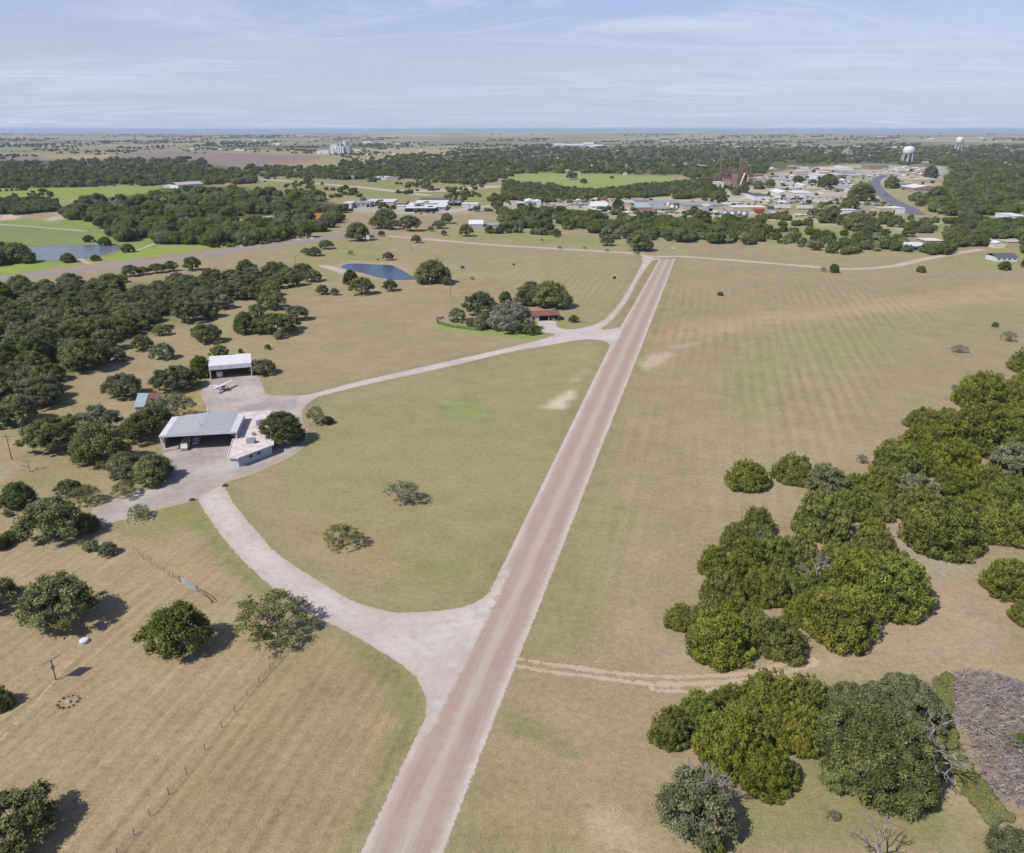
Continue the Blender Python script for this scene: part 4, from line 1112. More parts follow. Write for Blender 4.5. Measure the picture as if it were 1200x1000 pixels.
for x_, y_ in pts:
    kd = random.choices(['oak', 'denseoak', 'greyoak', 'broad'], [6, 3, .6, .25])[0]
    if 40 < x_ < 120 and 385 < y_ < 440 and random.random() < .30: kd = 'greyoak'
    items.append((kd, x_, y_, random.uniform(11.5, 17.0) * scale_at(y_)))
band_plant(items, 'the left grove', 'live oaks of the left grove', 14)

# ------------------------------------------------------------------ woods: uncountable masses
def low_tree(k, H=7.5, W=9.0, n=1100, mat=None, ls=.72):
    g = np.random.default_rng(700 + k)
    C = [(g.normal() * W * .17, g.normal() * W * .17, H * g.uniform(.42, .66)) for _ in range(7)]
    C += [(W * .3 * math.cos(i * 1.05), W * .3 * math.sin(i * 1.05), H * g.uniform(.28, .42)) for i in range(6)]
    Rr = [W * g.uniform(.19, .28) for _ in C]
    V, T = blob_leaves(np.array(C), np.array(Rr), n / 13, ls, g, (1, 1, .85), .8, 1.0, .3, .5)
    V[:, 2] = np.maximum(V[:, 2], 0)
    me = leaf_mesh('wood_clump', V, T, mat or LM['far'], core_ball(C, Rr, (1, 1, .85), 7, 4, .86))
    return bpy.data.objects.new('wood_clump', me)
LOWT = bpy.data.collections.new('low_trees')
for k in range(6): LOWT.objects.link(low_tree(k, [7.5, 6, 8.5, 5, 7, 9][k], [9, 10, 8, 7, 11, 9][k]))
LOWT.objects.link(low_tree(8, 6.5, 9, 900, LM['oak'])); LOWT.objects.link(low_tree(9, 6.5, 9, 900, LM['broad']))
BIGT = bpy.data.collections.new('wood_trees')
for k in range(5): BIGT.objects.link(low_tree(60 + k, [7.5, 6.5, 8.5, 6, 8][k], [9, 10, 8.5, 9, 11][k], 2600, [LM['far'], LM['oak'], LM['far'], LM['oak'], LM['broad']][k], .5))
LOWG = bpy.data.collections.new('low_green')
for k in range(3): LOWG.objects.link(low_tree(20 + k, 6, 8, 600, LM['broad']))
LOWG.objects.link(low_tree(25, 6, 8, 600, LM['far'])); LOWG.objects.link(low_tree(26, 6, 8, 500, LM['grey']))
LOWW = bpy.data.collections.new('low_weed')
for k in range(3): LOWW.objects.link(low_tree(40 + k, 1.1, 1.9, 420, LM['weed'], .22))

def scatter(name, pts, scales, coll, z=0.0):
    pts = np.asarray(pts, float); n = len(pts)
    me = bpy.data.meshes.new(name)
    me.vertices.add(n)
    me.vertices.foreach_set('co', np.concatenate([pts, np.full((n, 1), z)], 1).astype(np.float32).ravel())
    a = me.attributes.new('size', 'FLOAT', 'POINT'); a.data.foreach_set('value', np.asarray(scales, np.float32))
    o = link(name, me)
    ng = bpy.data.node_groups.new(name, 'GeometryNodeTree')
    ng.interface.new_socket('Geometry', in_out='INPUT', socket_type='NodeSocketGeometry')
    ng.interface.new_socket('Geometry', in_out='OUTPUT', socket_type='NodeSocketGeometry')
    N, L = ng.nodes, ng.links
    gi, go = N.new('NodeGroupInput'), N.new('NodeGroupOutput')
    ci = N.new('GeometryNodeCollectionInfo'); ci.inputs['Collection'].default_value = coll
    ci.inputs['Separate Children'].default_value = True; ci.inputs['Reset Children'].default_value = True
    ip = N.new('GeometryNodeInstanceOnPoints'); ip.inputs['Pick Instance'].default_value = True
    rv = N.new('FunctionNodeRandomValue'); rv.data_type = 'FLOAT_VECTOR'
    rv.inputs[0].default_value = (0, 0, 0); rv.inputs[1].default_value = (0, 0, 6.283)
    na = N.new('GeometryNodeInputNamedAttribute'); na.data_type = 'FLOAT'; na.inputs['Name'].default_value = 'size'
    L.new(gi.outputs[0], ip.inputs['Points']); L.new(ci.outputs[0], ip.inputs['Instance'])
    L.new(rv.outputs[0], ip.inputs['Rotation']); L.new(na.outputs[0], ip.inputs['Scale'])
    L.new(ip.outputs[0], go.inputs[0])
    md_ = o.modifiers.new('scatter', 'NODES'); md_.node_group = ng
    return tag(o, kind='stuff')

def fill_px(polys, dens, smin=.8, smax=1.25, holes=(), grow=0.0, thin=None):
    """points spread over areas given in photo positions; dens per square pixel"""
    out_, sc_ = [], []
    for poly in polys:
        pa = np.array(poly, float); lo, hi = pa.min(0), pa.max(0)
        n = int((hi[0] - lo[0]) * (hi[1] - lo[1]) * dens)
        x = rng.uniform(lo[0], hi[0], n); y = rng.uniform(lo[1], hi[1], n)
        k = inside(x, y, pa)
        for h in holes: k &= ~inside(x, y, np.array(h, float))
        if thin is not None:
            k &= thin(x, y) > rng.uniform(0, 1, n)
        for a_, b_ in zip(x[k], y[k]):
            p_ = P(a_, b_); out_.append(p_[:2]); sc_.append(rng.uniform(smin, smax) * (1 + grow * max(0, (p_[1] - 1500) / 3000)))
    return out_, sc_

TOWN = [(905,200),(935,197),(960,195),(990,192),(1020,190),(1048,192),(1060,195),(1085,192),(1115,196),(1112,206),(1104,228),(1068,232),(1060,252),(880,252),(700,252),(590,243),(590,237),(700,228),(735,226),(800,228),(840,226),(862,212),(900,204)]
def lump(x, y):
    a = .62 + .55 * np.sin(x * .085 + 1.7 * np.sin(y * .31)) * np.sin(y * .62 + x * .031) + .35 * np.sin(x * .29 + y * .8) * np.sin(y * 1.1 - x * .06)
    return np.clip(a, .06, 1)
W1 = [(-60,194),(0,192),(60,190),(150,187),(190,186),(240,186),(242,194),(262,201),(300,197),(400,197),(450,209),(380,212),(300,207),(300,216),(190,218),(75,220),(0,221),(-60,222)]
W6 = [(395,196),(404,190),(430,186),(500,180),(560,176),(600,174),(700,172),(800,172),(900,170),(1000,172),(1100,172),(1230,170),(1230,205),(1120,198),(1110,198),(905,190),(895,204),(860,208),(838,216),(815,214),(800,205),(780,206),(700,203),(590,204),(600,207),(560,218),(490,212),(470,210),(400,206)]
W6b = [(1112,205),(1120,196),(1230,200),(1230,255),(1160,252),(1110,253),(1094,250),(1090,240),(1062,240),(1070,232),(1108,228)]
W7 = [(585,250),(640,247),(700,257),(760,258),(800,264),(850,262),(900,268),(902,288),(850,286),(800,284),(760,282),(740,280),(700,274),(640,270),(590,268)]
W7c = [(552,258),(590,252),(592,268),(560,268)]
W8 = [(590,214),(640,219),(700,225),(745,219),(783,217),(784,230),(745,234),(700,232),(640,238),(590,235)]
W8b = [(785,214),(840,216),(850,232),(790,234)]
W3 = [(-40,236),(20,235),(65,237),(68,248),(20,252),(-40,250)]
W2 = [(77,250),(88,240),(120,236),(170,233),(200,226),(290,226),(330,228),(365,230),(405,244),(398,262),(375,272),(362,272),(345,276),(335,282),(300,286),(250,288),(190,288),(180,286),(165,290),(140,282),(118,268),(82,257)]
H2 = [[(200,229),(255,227),(250,232),(205,235)],[(120,238),(160,236),(150,242),(118,243)],[(300,232),(345,234),(340,240),(305,238)],[(262,257),(300,251),(325,253),(322,262),(290,262),(262,263)],[(318,262),(350,262),(348,274),(318,270)],[(225,262),(258,262),(250,268),(228,268)],[(160,282),(185,276),(182,290),(160,292)]]
def dark_lump(x, y): return np.clip(.5 + .5 * np.sin(x * .05 + y * .2) + .25 * np.sin(x * .21), .12, 1)
p1_, s1_ = fill_px([W1, W6], .36, .6, 1.6, [TOWN], .2, lump)
scatter('woods', p1_[::5], s1_[::5], LOWG)
scatter('woods', [q for i_, q in enumerate(p1_) if i_ % 5], [q for i_, q in enumerate(s1_) if i_ % 5], LOWT)
p2_, s2_ = fill_px([W6b], .22, .9, 2.0, [], 0, lump)
scatter('woods', p2_[::3], s2_[::3], LOWG); scatter('woods', p2_[1::3] + p2_[2::3], s2_[1::3] + s2_[2::3], LOWT)
p3_, s3_ = fill_px([W8, W8b, W3], .30, .75, 1.2, [], 0)
scatter('woods', p3_, s3_, LOWT)
def lump2(x, y): return np.clip(.66 + .7 * np.sin(x * .12 + 1.9 * np.sin(y * .17)) * np.sin(y * .33 + x * .05), .1, 1)
p4_, s4_ = fill_px([W2], .085, .9, 1.9, H2, 0, lump2)
h_ = int(len(p4_) * .62)
pm = rng.permutation(len(p4_))
scatter('woods', [p4_[i] for i in pm[:h_]], [s4_[i] for i in pm[:h_]], BIGT)
scatter('woods', [p4_[i] for i in pm[h_:]], [s4_[i] for i in pm[h_:]], LOWG)
p5_, s5_ = fill_px([W7], .10, .6, 1.7, [], 0, lump2)
scatter('woods', p5_[::2], s5_[::2], BIGT); scatter('woods', p5_[1::2], s5_[1::2], LOWG)
# scattered farm trees, hedges and scrub
SCR = [[(-40,222),(60,222),(60,234),(-40,234)],[(0,168),(240,170),(400,178),(240,180),(60,182),(0,180)],[(400,196),(500,214),(590,214),(590,235),(520,240),(440,222)],[(490,204),(600,208),(640,222),(600,238),(560,238),(500,226)],
       [(290,206),(360,214),(420,222),(430,236),(330,228)],[(700,244),(800,256),(900,258),(900,266),(700,256)],[(400,236),(590,240),(590,248),(400,250)],[(880,250),(1060,254),(1130,258),(1130,276),(900,264)],[(785,210),(860,212),(880,228),(800,228)],
       [(560,268),(740,280),(760,284),(560,274)],[(640,228),(700,232),(690,242),(640,240)]]
def strk(x, y): return np.clip(1.6 * np.sin(x * .07 + 2.1 * np.sin(y * .9)) * np.sin(y * 1.1 + x * .02) - .5, 0, 1)
p6_, s6_ = fill_px(SCR, .16, .5, 1.1, [], .2, strk)
scatter('scrub', p6_, s6_, LOWT)
pt_, st_ = fill_px([TOWN], .010, .45, 1.1, [[(1025,200),(1055,200),(1060,250),(1030,240),(1020,212)]], 0)
scatter('scrub', pt_, st_, LOWG)
dens = [[(900,268),(1010,278),(1060,284),(1060,290),(1000,300),(900,288)],[(1000,268),(1060,276),(1064,296),(1000,292)],[(1060,276),(1095,284),(1110,280),(1130,256),(1170,262),(1230,266),(1230,300),(1190,296),(1165,284),(1150,290),(1130,292),(1100,300),(1064,296)]]
p7_, s7_ = fill_px(dens[:2], .026, .45, 1.3, [], 0)
scatter('scrub', p7_, s7_, LOWG)
p8_, s8_ = fill_px(dens[2:], .10, .8, 1.5, [[(1062,278),(1110,278),(1110,296),(1062,296)],[(1160,280),(1200,280),(1200,310),(1160,310)],[(1120,290),(1160,290),(1160,300),(1100,302)]], 0)
scatter('woods', p8_, s8_, LOWT)
# far country hedges and copses, thinning to the horizon
far = [[(-100,158),(1300,158),(1300,173),(-100,173)]]
def strk2(x, y): return np.clip(2.2 * np.sin(x * .021 + 2.1 * np.sin(y * .9)) * np.sin(y * 1.7 + x * .011) - .9 + .5 * np.sin(x * .13 + y), 0, 1)
p9_, s9_ = fill_px(far, .9, .6, 1.3, [], .35, strk2)
a_, b_ = fill_px([[(-60,168),(400,168),(400,184),(330,186),(200,180),(60,184),(-60,190)],[(400,166),(640,170),(640,176),(400,192)]], .35, .6, 1.3, [[(78,183),(200,178),(385,181),(330,195),(240,198),(150,187)]], .2, lambda x, y: np.clip(1.5 * np.sin(x * .045 + 1.7 * np.sin(y * .7)) * np.sin(y * 1.0 + x * .02) - .15, 0, 1))
p9_ += a_; s9_ += b_
scatter('woods', p9_, s9_, LOWT)
# highway verge, west pond tree, round bush group
for i, (x_, y_, w_) in enumerate([(6,308,34),(22,309,34),(34,309,18),(-8,312,30)]):
    plant('denseoak', x_, y_, w_, f'dark leafy tree on the west pond shore, {ORD[i + 1]} of its clump', 'trees on the west pond shore')
p10, s10 = fill_px([[(240,288),(300,284),(345,278),(345,281),(300,288),(245,291)]], .18, .3, .6)
scatter('scrub', p10, s10, LOWG)
for x_, y_, w_, l_ in [(150,296,17,'dark bush at the east end of the west pond'),(123,288,18,'leafy tree on the far shore of the west pond'),(104,284,14,'pale willow on the far shore of the west pond'),(80,308,20,'dark hedge between the west pond and the highway'),(112,306,13,'dark bush beside the pond path')]:
    plant('broad', x_, y_, w_, l_, 'bushes about the west pond', .7)
# weeds round the brush pile, rough green patches
wp, wsz = fill_px([[(1096,800),(1110,790),(1120,800),(1112,845),(1122,880),(1140,905),(1168,945),(1185,960),(1160,965),(1130,930),(1105,880),(1096,840)]], .16, .35, .9)
scatter('weeds', wp, wsz, LOWW)
wp, wsz = fill_px([[(1020,925),(1080,930),(1090,950),(1060,958),(1010,945)]], .08, .3, .7)
scatter('weeds', wp, wsz, LOWW)
print('TREES', NTREE[0])
# ------------------------------------------------------------------ paints
WHITE = paint('white_sheet', (236, 236, 238), .45, .3, 0, .05, .4)
WHITER = paint('white_roof', (244, 243, 242), .5, .3, 0, .05, .25)
SHEET = paint('grey_sheet', (196, 200, 206), .4, .4, .15, .06, .3, streak=True)
GREYR = paint('grey_roof', (176, 178, 182), .6, .3, 0, .10, .3, (140, 134, 128))
DKROOF = paint('dark_roof', (110, 106, 110), .8, .2, 0, .12, .5)
BLUER = paint('blue_grey_sheet', (186, 196, 208), .5, .3, 0, .08, .4)
TANW = paint('tan_wall', (206, 192, 166), .85, .1, 0, .07, .4)
TANR = paint('tan_roof', (212, 204, 186), .7, .1, 0, .08, .3)
BRNW = paint('brown_wall', (172, 150, 132), .9, .1, 0, .1, .5)
BRICK = paint('brick_wall', (158, 110, 88), .9, .1, 0, .1, .5)
RED = paint('red_roof', (150, 104, 90), .7, .2, 0, .12, .6, (120, 84, 70))
REDB = paint('bright_red', (196, 84, 76), .5, .3, 0, .08, .6)
ORANGE = paint('orange_tile', (206, 128, 88), .8, .1, 0, .12, .6)
YEL = paint('yellow_paint', (222, 172, 70), .5, .3, 0, .08, .6)
RUST = paint('rust', (180, 144, 128), .9, .1, 0, .1, .35, (142, 116, 108))
RUSTD = paint('dark_rust', (160, 130, 122), .9, .1, 0, .15, .35, (116, 98, 96))
GALV = paint('galvanised', (178, 188, 200), .35, .5, .4, .07, .5)
DARK = paint('dark_opening', (46, 46, 50), .9, .1, 0, .1, .5)
GLASS = paint('window_glass', (44, 52, 60), .08, .6, 0, .05, .5)
BLACK = paint('black_rubber', (40, 40, 42), .9, .1, 0, .1, 2)
CONC = paint('concrete', (196, 190, 182), .9, .1, 0, .08, .4)
WOOD = paint('weathered_wood', (128, 110, 94), .9, .1, 0, .15, 2)
STEEL = paint('pole_steel', (150, 152, 156), .5, .4, .3, .08, 1)
GOLD = paint('gold_paint', (200, 152, 70), .35, .5, .1, .05, 1)
CREAM = paint('cream_paint', (232, 226, 212), .6, .2, 0, .06, .4)
OFFW = paint('office_roof', (238, 231, 226), .8, .15, 0, .08, .35, (214, 190, 180))
STONE = paint('pale_stone', (196, 186, 172), .9, .1, 0, .12, 1.5)
GREENP = paint('green_fence', (92, 108, 88), .8, .1, 0, .1, 1)
PLANK = paint('pale_wall', (206, 214, 228), .6, .2, 0, .05, .5)

def frame_from(A, B):
    A, B = np.array(A), np.array(B)
    return (A[0], A[1], 0), math.atan2(B[1] - A[1], B[0] - A[0]), float(np.hypot(*(B - A)[:2]))

# ------------------------------------------------------------------ large hangar
H = 5.25
loc, rz, Wd_ = frame_from(P(187.3, 510.7, H), P(276.7, 505.7, H)); Dp = 16.4
e = tag(empty('aircraft_hangar', loc, rz), 'large grey roofed hangar with white edges, open at the front', 'hangar')
def roofz(x): return H + .95 * (1 - abs(x - Wd_ / 2) / (Wd_ / 2))
def slope(mb, x0, x1, y0, y1, dz, th):
    b = [(x0, y0, roofz(x0) + dz - th), (x1, y0, roofz(x1) + dz - th), (x1, y1, roofz(x1) + dz - th), (x0, y1, roofz(x0) + dz - th)]
    t_ = [(a_, b_, c_ + th) for a_, b_, c_ in b]
    mb.hexa(b, t_)
mr, t_r, out_r = material('ribbed_roof')
co = t_r.objco()
wv_ = t_r.new('ShaderNodeTexWave', wave_type='BANDS', bands_direction='Y'); t_r.l.new(co, wv_.inputs[0]); wv_.inputs['Scale'].default_value = .8
pan = t_r.new('ShaderNodeTexBrick'); t_r.l.new(t_r.mapping(co, 0, (.25, .11, 1)), pan.inputs[0])
pan.inputs['Color1'].default_value = (*alb(206, 208, 212), 1); pan.inputs['Color2'].default_value = (*alb(214, 216, 219), 1); pan.inputs['Mortar'].default_value = (*alb(178, 179, 182), 1)
pan.inputs['Scale'].default_value = 1; pan.inputs['Mortar Size'].default_value = .01
cN = t_r.mix(t_r.math('MULTIPLY', t_r.ramp(t_r.noise(co, .5, 5, .7), .45, .75), .35), pan.outputs[0], alb(170, 164, 158))
principled(t_r, out_r, cN, .45, .4, .2, wv_.outputs['Fac'], .05)
roof = MB()
slope(roof, 1.7, Wd_ / 2, -.3, Dp, 0, .12); slope(roof, Wd_ / 2, Wd_ - 1.7, -.3, Dp, 0, .12)
roof = roof.build('roof', mr, e)
for x0, x1 in ((-.25, 1.7), (Wd_ - 1.7, Wd_ + .25)):
    m_ = MB(); slope(m_, x0, x1, -.3, Dp, .004, .13); m_.build('roof_edge', WHITE, e)
m_ = MB(); m_.tube((Wd_ / 2, Dp - .4, H + .9), (Wd_ / 2, Dp - .4, H + 2.0), .18); m_.box(Wd_ / 2 - .45, Wd_ / 2 + .2, Dp - .5, Dp - .3, H + 1.7, H + 2.1); m_.build('roof_vent', WHITE, roof)
m_ = MB(); m_.tube((Wd_ / 2 - .4, 5.2, H + .95), (Wd_ / 2 + 1.4, 2.0, H + .95), .05); m_.tube((Wd_ / 2 + .2, 3.8, H + .95), (Wd_ / 2 - .3, 3.9, H + 2.4), .05); m_.build('aerial', STEEL, roof)
m_ = MB()
m_.hexa([(-.25, -.42, H - .45), (Wd_ + .25, -.42, H - .45), (Wd_ + .25, -.31, H - .45), (-.25, -.31, H - .45)], [(-.25, -.42, H + .02), (Wd_ + .25, -.42, H + .02), (Wd_ + .25, -.31, H + .02), (-.25, -.31, H + .02)])
m_.hexa([(-.25, -.42, H + .03), (Wd_ + .25, -.42, H + .03), (Wd_ + .25, -.31, H + .03), (-.25, -.31, H + .03)], [(Wd_ / 2 - .2, -.42, H + 1.0), (Wd_ / 2 + .2, -.42, H + 1.0), (Wd_ / 2 + .2, -.31, H + 1.0), (Wd_ / 2 - .2, -.31, H + 1.0)])
m_.build('fascia', WHITE, e)
MB().box(0, .12, 3.0, Dp, 0, H - .15).build('wall', SHEET, e)
MB().box(Wd_ - .12, Wd_, .2, Dp, 0, H - .15).build('wall', WHITE, e)
m_ = MB().box(.13, Wd_ - .13, Dp - .12, Dp, 0, H - .15); m_.build('wall', SHEET, e)
for x_ in (.1, Wd_ - .1):
    MB().box(x_ - .16, x_ + .16, -.1, .2, 0, H - .1).build('post', WHITE, e)
for s_x, x_ in ((1, .1), (-1, Wd_ - .1)):
    MB().tube((x_, 0, 3.6), (x_ + s_x * 2.4, 0, H - .2), .09).build('brace', WHITE, e)
MB().tube((.06, .3, .3), (.06, 2.9, H - .4), .08).build('brace', WHITE, e)
for k in range(1, 4):
    m_ = MB(); yk = Dp * k / 4
    m_.box(.2, Wd_ - .2, yk - .08, yk + .08, H - .45, H - .2); m_.build('roof_beam', STEEL, e)
def at(frame, x, y, z=0):
    l_, r_ = frame
    return (l_[0] + x * math.cos(r_) - y * math.sin(r_), l_[1] + x * math.sin(r_) + y * math.cos(r_), z)
HF = (loc, rz)

# ------------------------------------------------------------------ vehicles
def profile_mb(pts, w, mb=None, inset=0.0):
    mb = mb or MB(); n = len(mb.v); k = len(pts)
    mb.v += [(x, -w / 2 + inset * (1 if z > 1.0 else 0), z) for x, z in pts] + [(x, w / 2 - inset * (1 if z > 1.0 else 0), z) for x, z in pts]
    mb.f.append([n + i for i in range(k)]); mb.f.append([n + k + i for i in range(k)][::-1])
    for i in range(k):
        j = (i + 1) % k; mb.f.append([n + j, n + i, n + k + i, n + k + j])
    return mb
CARM = {}
def car_meshes(kind, colmat):
    key = (kind, colmat.name)
    if key in CARM: return CARM[key]
    if kind == 'van':
        body = [(-2.6, .35), (2.5, .35), (2.6, .9), (2.1, 1.2), (1.6, 2.15), (-2.5, 2.2), (-2.6, 1.9)]
        win = [(1.98, 1.25), (1.58, 2.0), (-.2, 2.0), (-.2, 1.3)]; wx = (1.7, -1.7); w_ = 2.0; r_ = .38
    elif kind == 'pickup':
        body = [(-2.8, .45), (2.8, .45), (2.85, 1.05), (1.5, 1.15), (.9, 1.75), (-.7, 1.8), (-.85, 1.15), (-2.8, 1.15)]
        win = [(1.38, 1.18), (.88, 1.68), (-.62, 1.7), (-.7, 1.2)]; wx = (1.8, -1.8); w_ = 1.95; r_ = .4
    else:
        body = [(-2.2, .3), (2.2, .3), (2.25, .75), (1.2, .9), (.5, 1.42), (-1.1, 1.45), (-1.9, .95), (-2.2, .9)]
        win = [(1.08, .93), (.46, 1.36), (-1.05, 1.38), (-1.7, .97)]; wx = (1.35, -1.35); w_ = 1.8; r_ = .33
    def mm(mb, nm, mt, sm=False): return np_mesh(nm, np.array(mb.v), [i for f in mb.f for i in f], [len(f) for f in mb.f], mt, sm)
    out_ = [('body', mm(profile_mb(body, w_, None, .1), 'body', colmat)), ('windows', mm(profile_mb(win, w_ - .16), 'windows', GLASS))]
    sc_ = MB(); zz_ = [p for p in win]
    x0, z0 = win[0]; x1, z1 = win[1]
    sc_.poly([(x0 + .06, -w_ / 2 + .22, z0), (x0 + .06, w_ / 2 - .22, z0), (x1 + .05, w_ / 2 - .25, z1), (x1 + .05, -w_ / 2 + .25, z1)])
    out_.append(('windscreen', mm(sc_, 'windscreen', GLASS)))
    for x_ in wx:
        for y_ in (-1, 1):
            out_.append(('wheel', mm(MB().tube((x_, y_ * (w_ / 2 - .2), r_), (x_, y_ * (w_ / 2 + .02), r_), r_, None, 14), 'wheel', BLACK)))
    for y_ in (-1, 1):
        out_.append(('headlight', mm(MB().box(body[1][0] - .05, body[2][0] + .01, y_ * w_ * .33 - .16, y_ * w_ * .33 + .16, .62, .8), 'headlight', CREAM)))
    CARM[key] = out_
    return out_
def vehicle(kind, colmat, loc, rz, label, group=None, name='parked_car', cat='car', s=1.0):
    e_ = empty(name, loc, rz, s)
    for nm, me_ in car_meshes(kind, colmat): link(nm, me_, e_)
    return tag(e_, label, cat, group)
vehicle('van', CREAM, at(HF, 6.1, 2.6), rz - R(90), 'cream van parked inside the large hangar, facing out', None, 'parked_van', 'van', 1.05)
vehicle('pickup', PLANK, at(HF, 8.6, 6.4), rz - R(90), 'pale pickup behind the van inside the large hangar', None, 'pickup_truck', 'pickup')

# ------------------------------------------------------------------ flat roofed office
OH = 3.0
oc = [(272.2,514.9),(266,536.4),(279,537.4),(321,521.6),(321,510.5),(316.9,503),(309,497),(314,492),(319,481.3),(283.4,483.4),(277.2,513.5)]
oc = [P(a, b, OH)[:2] for a, b in oc]
cx_, cy_ = np.mean(oc, 0)
e = tag(empty('airport_office', (cx_, cy_, 0), 0), 'white flat roofed office with angled corners against the large hangar', 'building')
op = [(a - cx_, b - cy_) for a, b in oc]
area = sum(op[i][0] * op[(i + 1) % len(op)][1] - op[(i + 1) % len(op)][0] * op[i][1] for i in range(len(op)))
if area < 0: op = op[::-1]
def offset(poly, d):
    o = []
    n = len(poly)
    for i in range(n):
        a_, b_, c_ = np.array(poly[i - 1]), np.array(poly[i]), np.array(poly[(i + 1) % n])
        u1 = (b_ - a_) / np.linalg.norm(b_ - a_); u2 = (c_ - b_) / np.linalg.norm(c_ - b_)
        n1 = np.array((-u1[1], u1[0])); n2 = np.array((-u2[1], u2[0])); m2 = n1 + n2; m2 /= max(np.linalg.norm(m2), .3)
        o.append(tuple(b_ + m2 * d / max(.5, m2 @ n1)))
    return o
wl = offset(op, .75)
wall = MB().prism(wl, 0, OH - .25).build('wall', PLANK, e)
rf = MB().prism(op, OH - .245, OH).build('roof', OFFW, e)
m_ = MB(); inn = offset(op, .22)
n_ = len(op)
for i in range(n_):
    j = (i + 1) % n_
    m_.hexa([(*op[i], OH + .002), (*op[j], OH + .002), (*inn[j], OH + .002), (*inn[i], OH + .002)], [(*op[i], OH + .16), (*op[j], OH + .16), (*inn[j], OH + .16), (*inn[i], OH + .16)])
m_.build('parapet', WHITE, rf)
def onroof(px_, py_): q_ = P(px_, py_, OH); return (q_[0] - cx_, q_[1] - cy_)
x_, y_ = onroof(294.5, 519)
MB().box(x_ - 1.2, x_ + 1.2, y_ - .8, y_ + .8, OH + .02, OH + 1.35).tube((x_, y_, OH + 1.3), (x_, y_, OH + 1.45), .5).build('air_conditioner', GALV, rf)
x_, y_ = onroof(297.5, 510); MB().box(x_ - .4, x_ + .4, y_ - .4, y_ + .4, OH + .02, OH + .75).build('roof_vent', STEEL, rf)
x_, y_ = onroof(304.5, 498); MB().box(x_ - .9, x_ + .9, y_ - .8, y_ + .8, OH + .02, OH + 1.4).build('air_conditioner', GALV, rf)
# windows on the long right wall
A_, B_ = [np.array(wl[i]) for i in sorted(range(n_), key=lambda i: min(np.hypot(*(np.array(op[i]) - (np.array(P(q[0], q[1], OH)[:2]) - (cx_, cy_)))) for q in ((279,537.4),(321,521.6))))[:2]]
if A_[1] > B_[1]: A_, B_ = B_, A_
dv = (B_ - A_) / np.linalg.norm(B_ - A_); nv = np.array((dv[1], -dv[0])); L_ = np.linalg.norm(B_ - A_)
for f_ in (.37, .60):
    c_ = A_ + dv * L_ * f_
    def pt(a_, o_, z_): q_ = c_ + dv * a_ + nv * o_; return (q_[0], q_[1], z_)
    m_ = MB().hexa([pt(-.65, .0, 1.45), pt(.65, .0, 1.45), pt(.65, .06, 1.45), pt(-.65, .06, 1.45)][::-1], [pt(-.65, .0, 2.3), pt(.65, .0, 2.3), pt(.65, .06, 2.3), pt(-.65, .06, 2.3)][::-1])
    w_o = m_.build('window', BRNW, e)
    MB().hexa([pt(-.5, .062, 1.55), pt(.5, .062, 1.55), pt(.5, .09, 1.55), pt(-.5, .09, 1.55)][::-1], [pt(-.5, .062, 2.2), pt(.5, .062, 2.2), pt(.5, .09, 2.2), pt(-.5, .09, 2.2)][::-1]).build('pane', GLASS, w_o)
def pole_light(px_, py_, hgt, name, label, cat, arms=True, group=None, mat=None):
    x, y, _ = P(px_, py_)
    e_ = tag(empty(name, (x, y, 0)), label, cat, group)
    MB().tube((0, 0, 0), (0, 0, hgt), .14, .09, 8).build('pole', mat or WOOD, e_)
    if arms:
        MB().box(-1.2, 1.2, -.06, .06, hgt - .8, hgt - .65).build('crossarm', mat or WOOD, e_)
        MB().tube((.3, -.12, hgt - 1.9), (.3, -.12, hgt - 1.2), .18, None, 8).build('transformer', GALV, e_)
    else:
        MB().tube((0, 0, hgt), (.0, -.5, hgt + .1), .05).box(-.2, .2, -.8, -.35, hgt + .0, hgt + .18).build('lamp_head', GALV, e_)
    return e_
pole_light(319.5, 528, 7.6, 'lamp_post', 'thin grey lamp post between the office roof and the round tree', 'lamp post', False, None, STEEL)

# ------------------------------------------------------------------ small hangar
H = 5.4
loc, rz, Wd_ = frame_from(P(244.8, 429, H), P(293.8, 425, H)); Dp = 12
e = tag(empty('aircraft_hangar', loc, rz), 'small white roofed hangar open to the apron behind the aeroplane', 'hangar')
MB().hexa([(-.2, -.3, H - .14), (Wd_ + .2, -.3, H - .14), (Wd_ + .2, Dp, H + .4), (-.2, Dp, H + .4)], [(-.2, -.3, H), (Wd_ + .2, -.3, H), (Wd_ + .2, Dp, H + .55), (-.2, Dp, H + .55)]).build('roof', WHITER, e)
MB().box(-.2, Wd_ + .2, -.42, -.305, 3.75, H + .02).build('fascia', WHITE, e)
for x_ in (.26, .5, .78):
    MB().box(Wd_ * x_ - .35, Wd_ * x_ + .35, -.46, -.425, 4.4, 4.75).build('vent', BLUER, e)
MB().box(0, .12, .2, Dp - .2, 0, H - .16).build('wall', WHITE, e); MB().box(Wd_ - .12, Wd_, .2, Dp - .2, 0, H - .16).build('wall', WHITE, e)
MB().box(.13, Wd_ - .13, Dp - .3, Dp - .15, 0, H - .16).build('wall', SHEET, e)
for x_ in (.1, Wd_ - .1): MB().box(x_ - .18, x_ + .18, -.35, -.05, 0, 3.74).build('post', WHITE, e)
HF2 = (loc, rz)
tr = tag(empty('utility_trailer', at(HF2, 3.2, 2.6), rz + .1), 'small white box trailer inside the small hangar', 'trailer')
MB().box(-1.1, 1.1, -1.4, 1.4, .5, 2.3).build('body', WHITE, tr)
MB().tube((-1.15, 0, .35), (-.95, 0, .35), .35, None, 12).build('wheel', BLACK, tr); MB().tube((.95, 0, .35), (1.15, 0, .35), .35, None, 12).build('wheel', BLACK, tr)
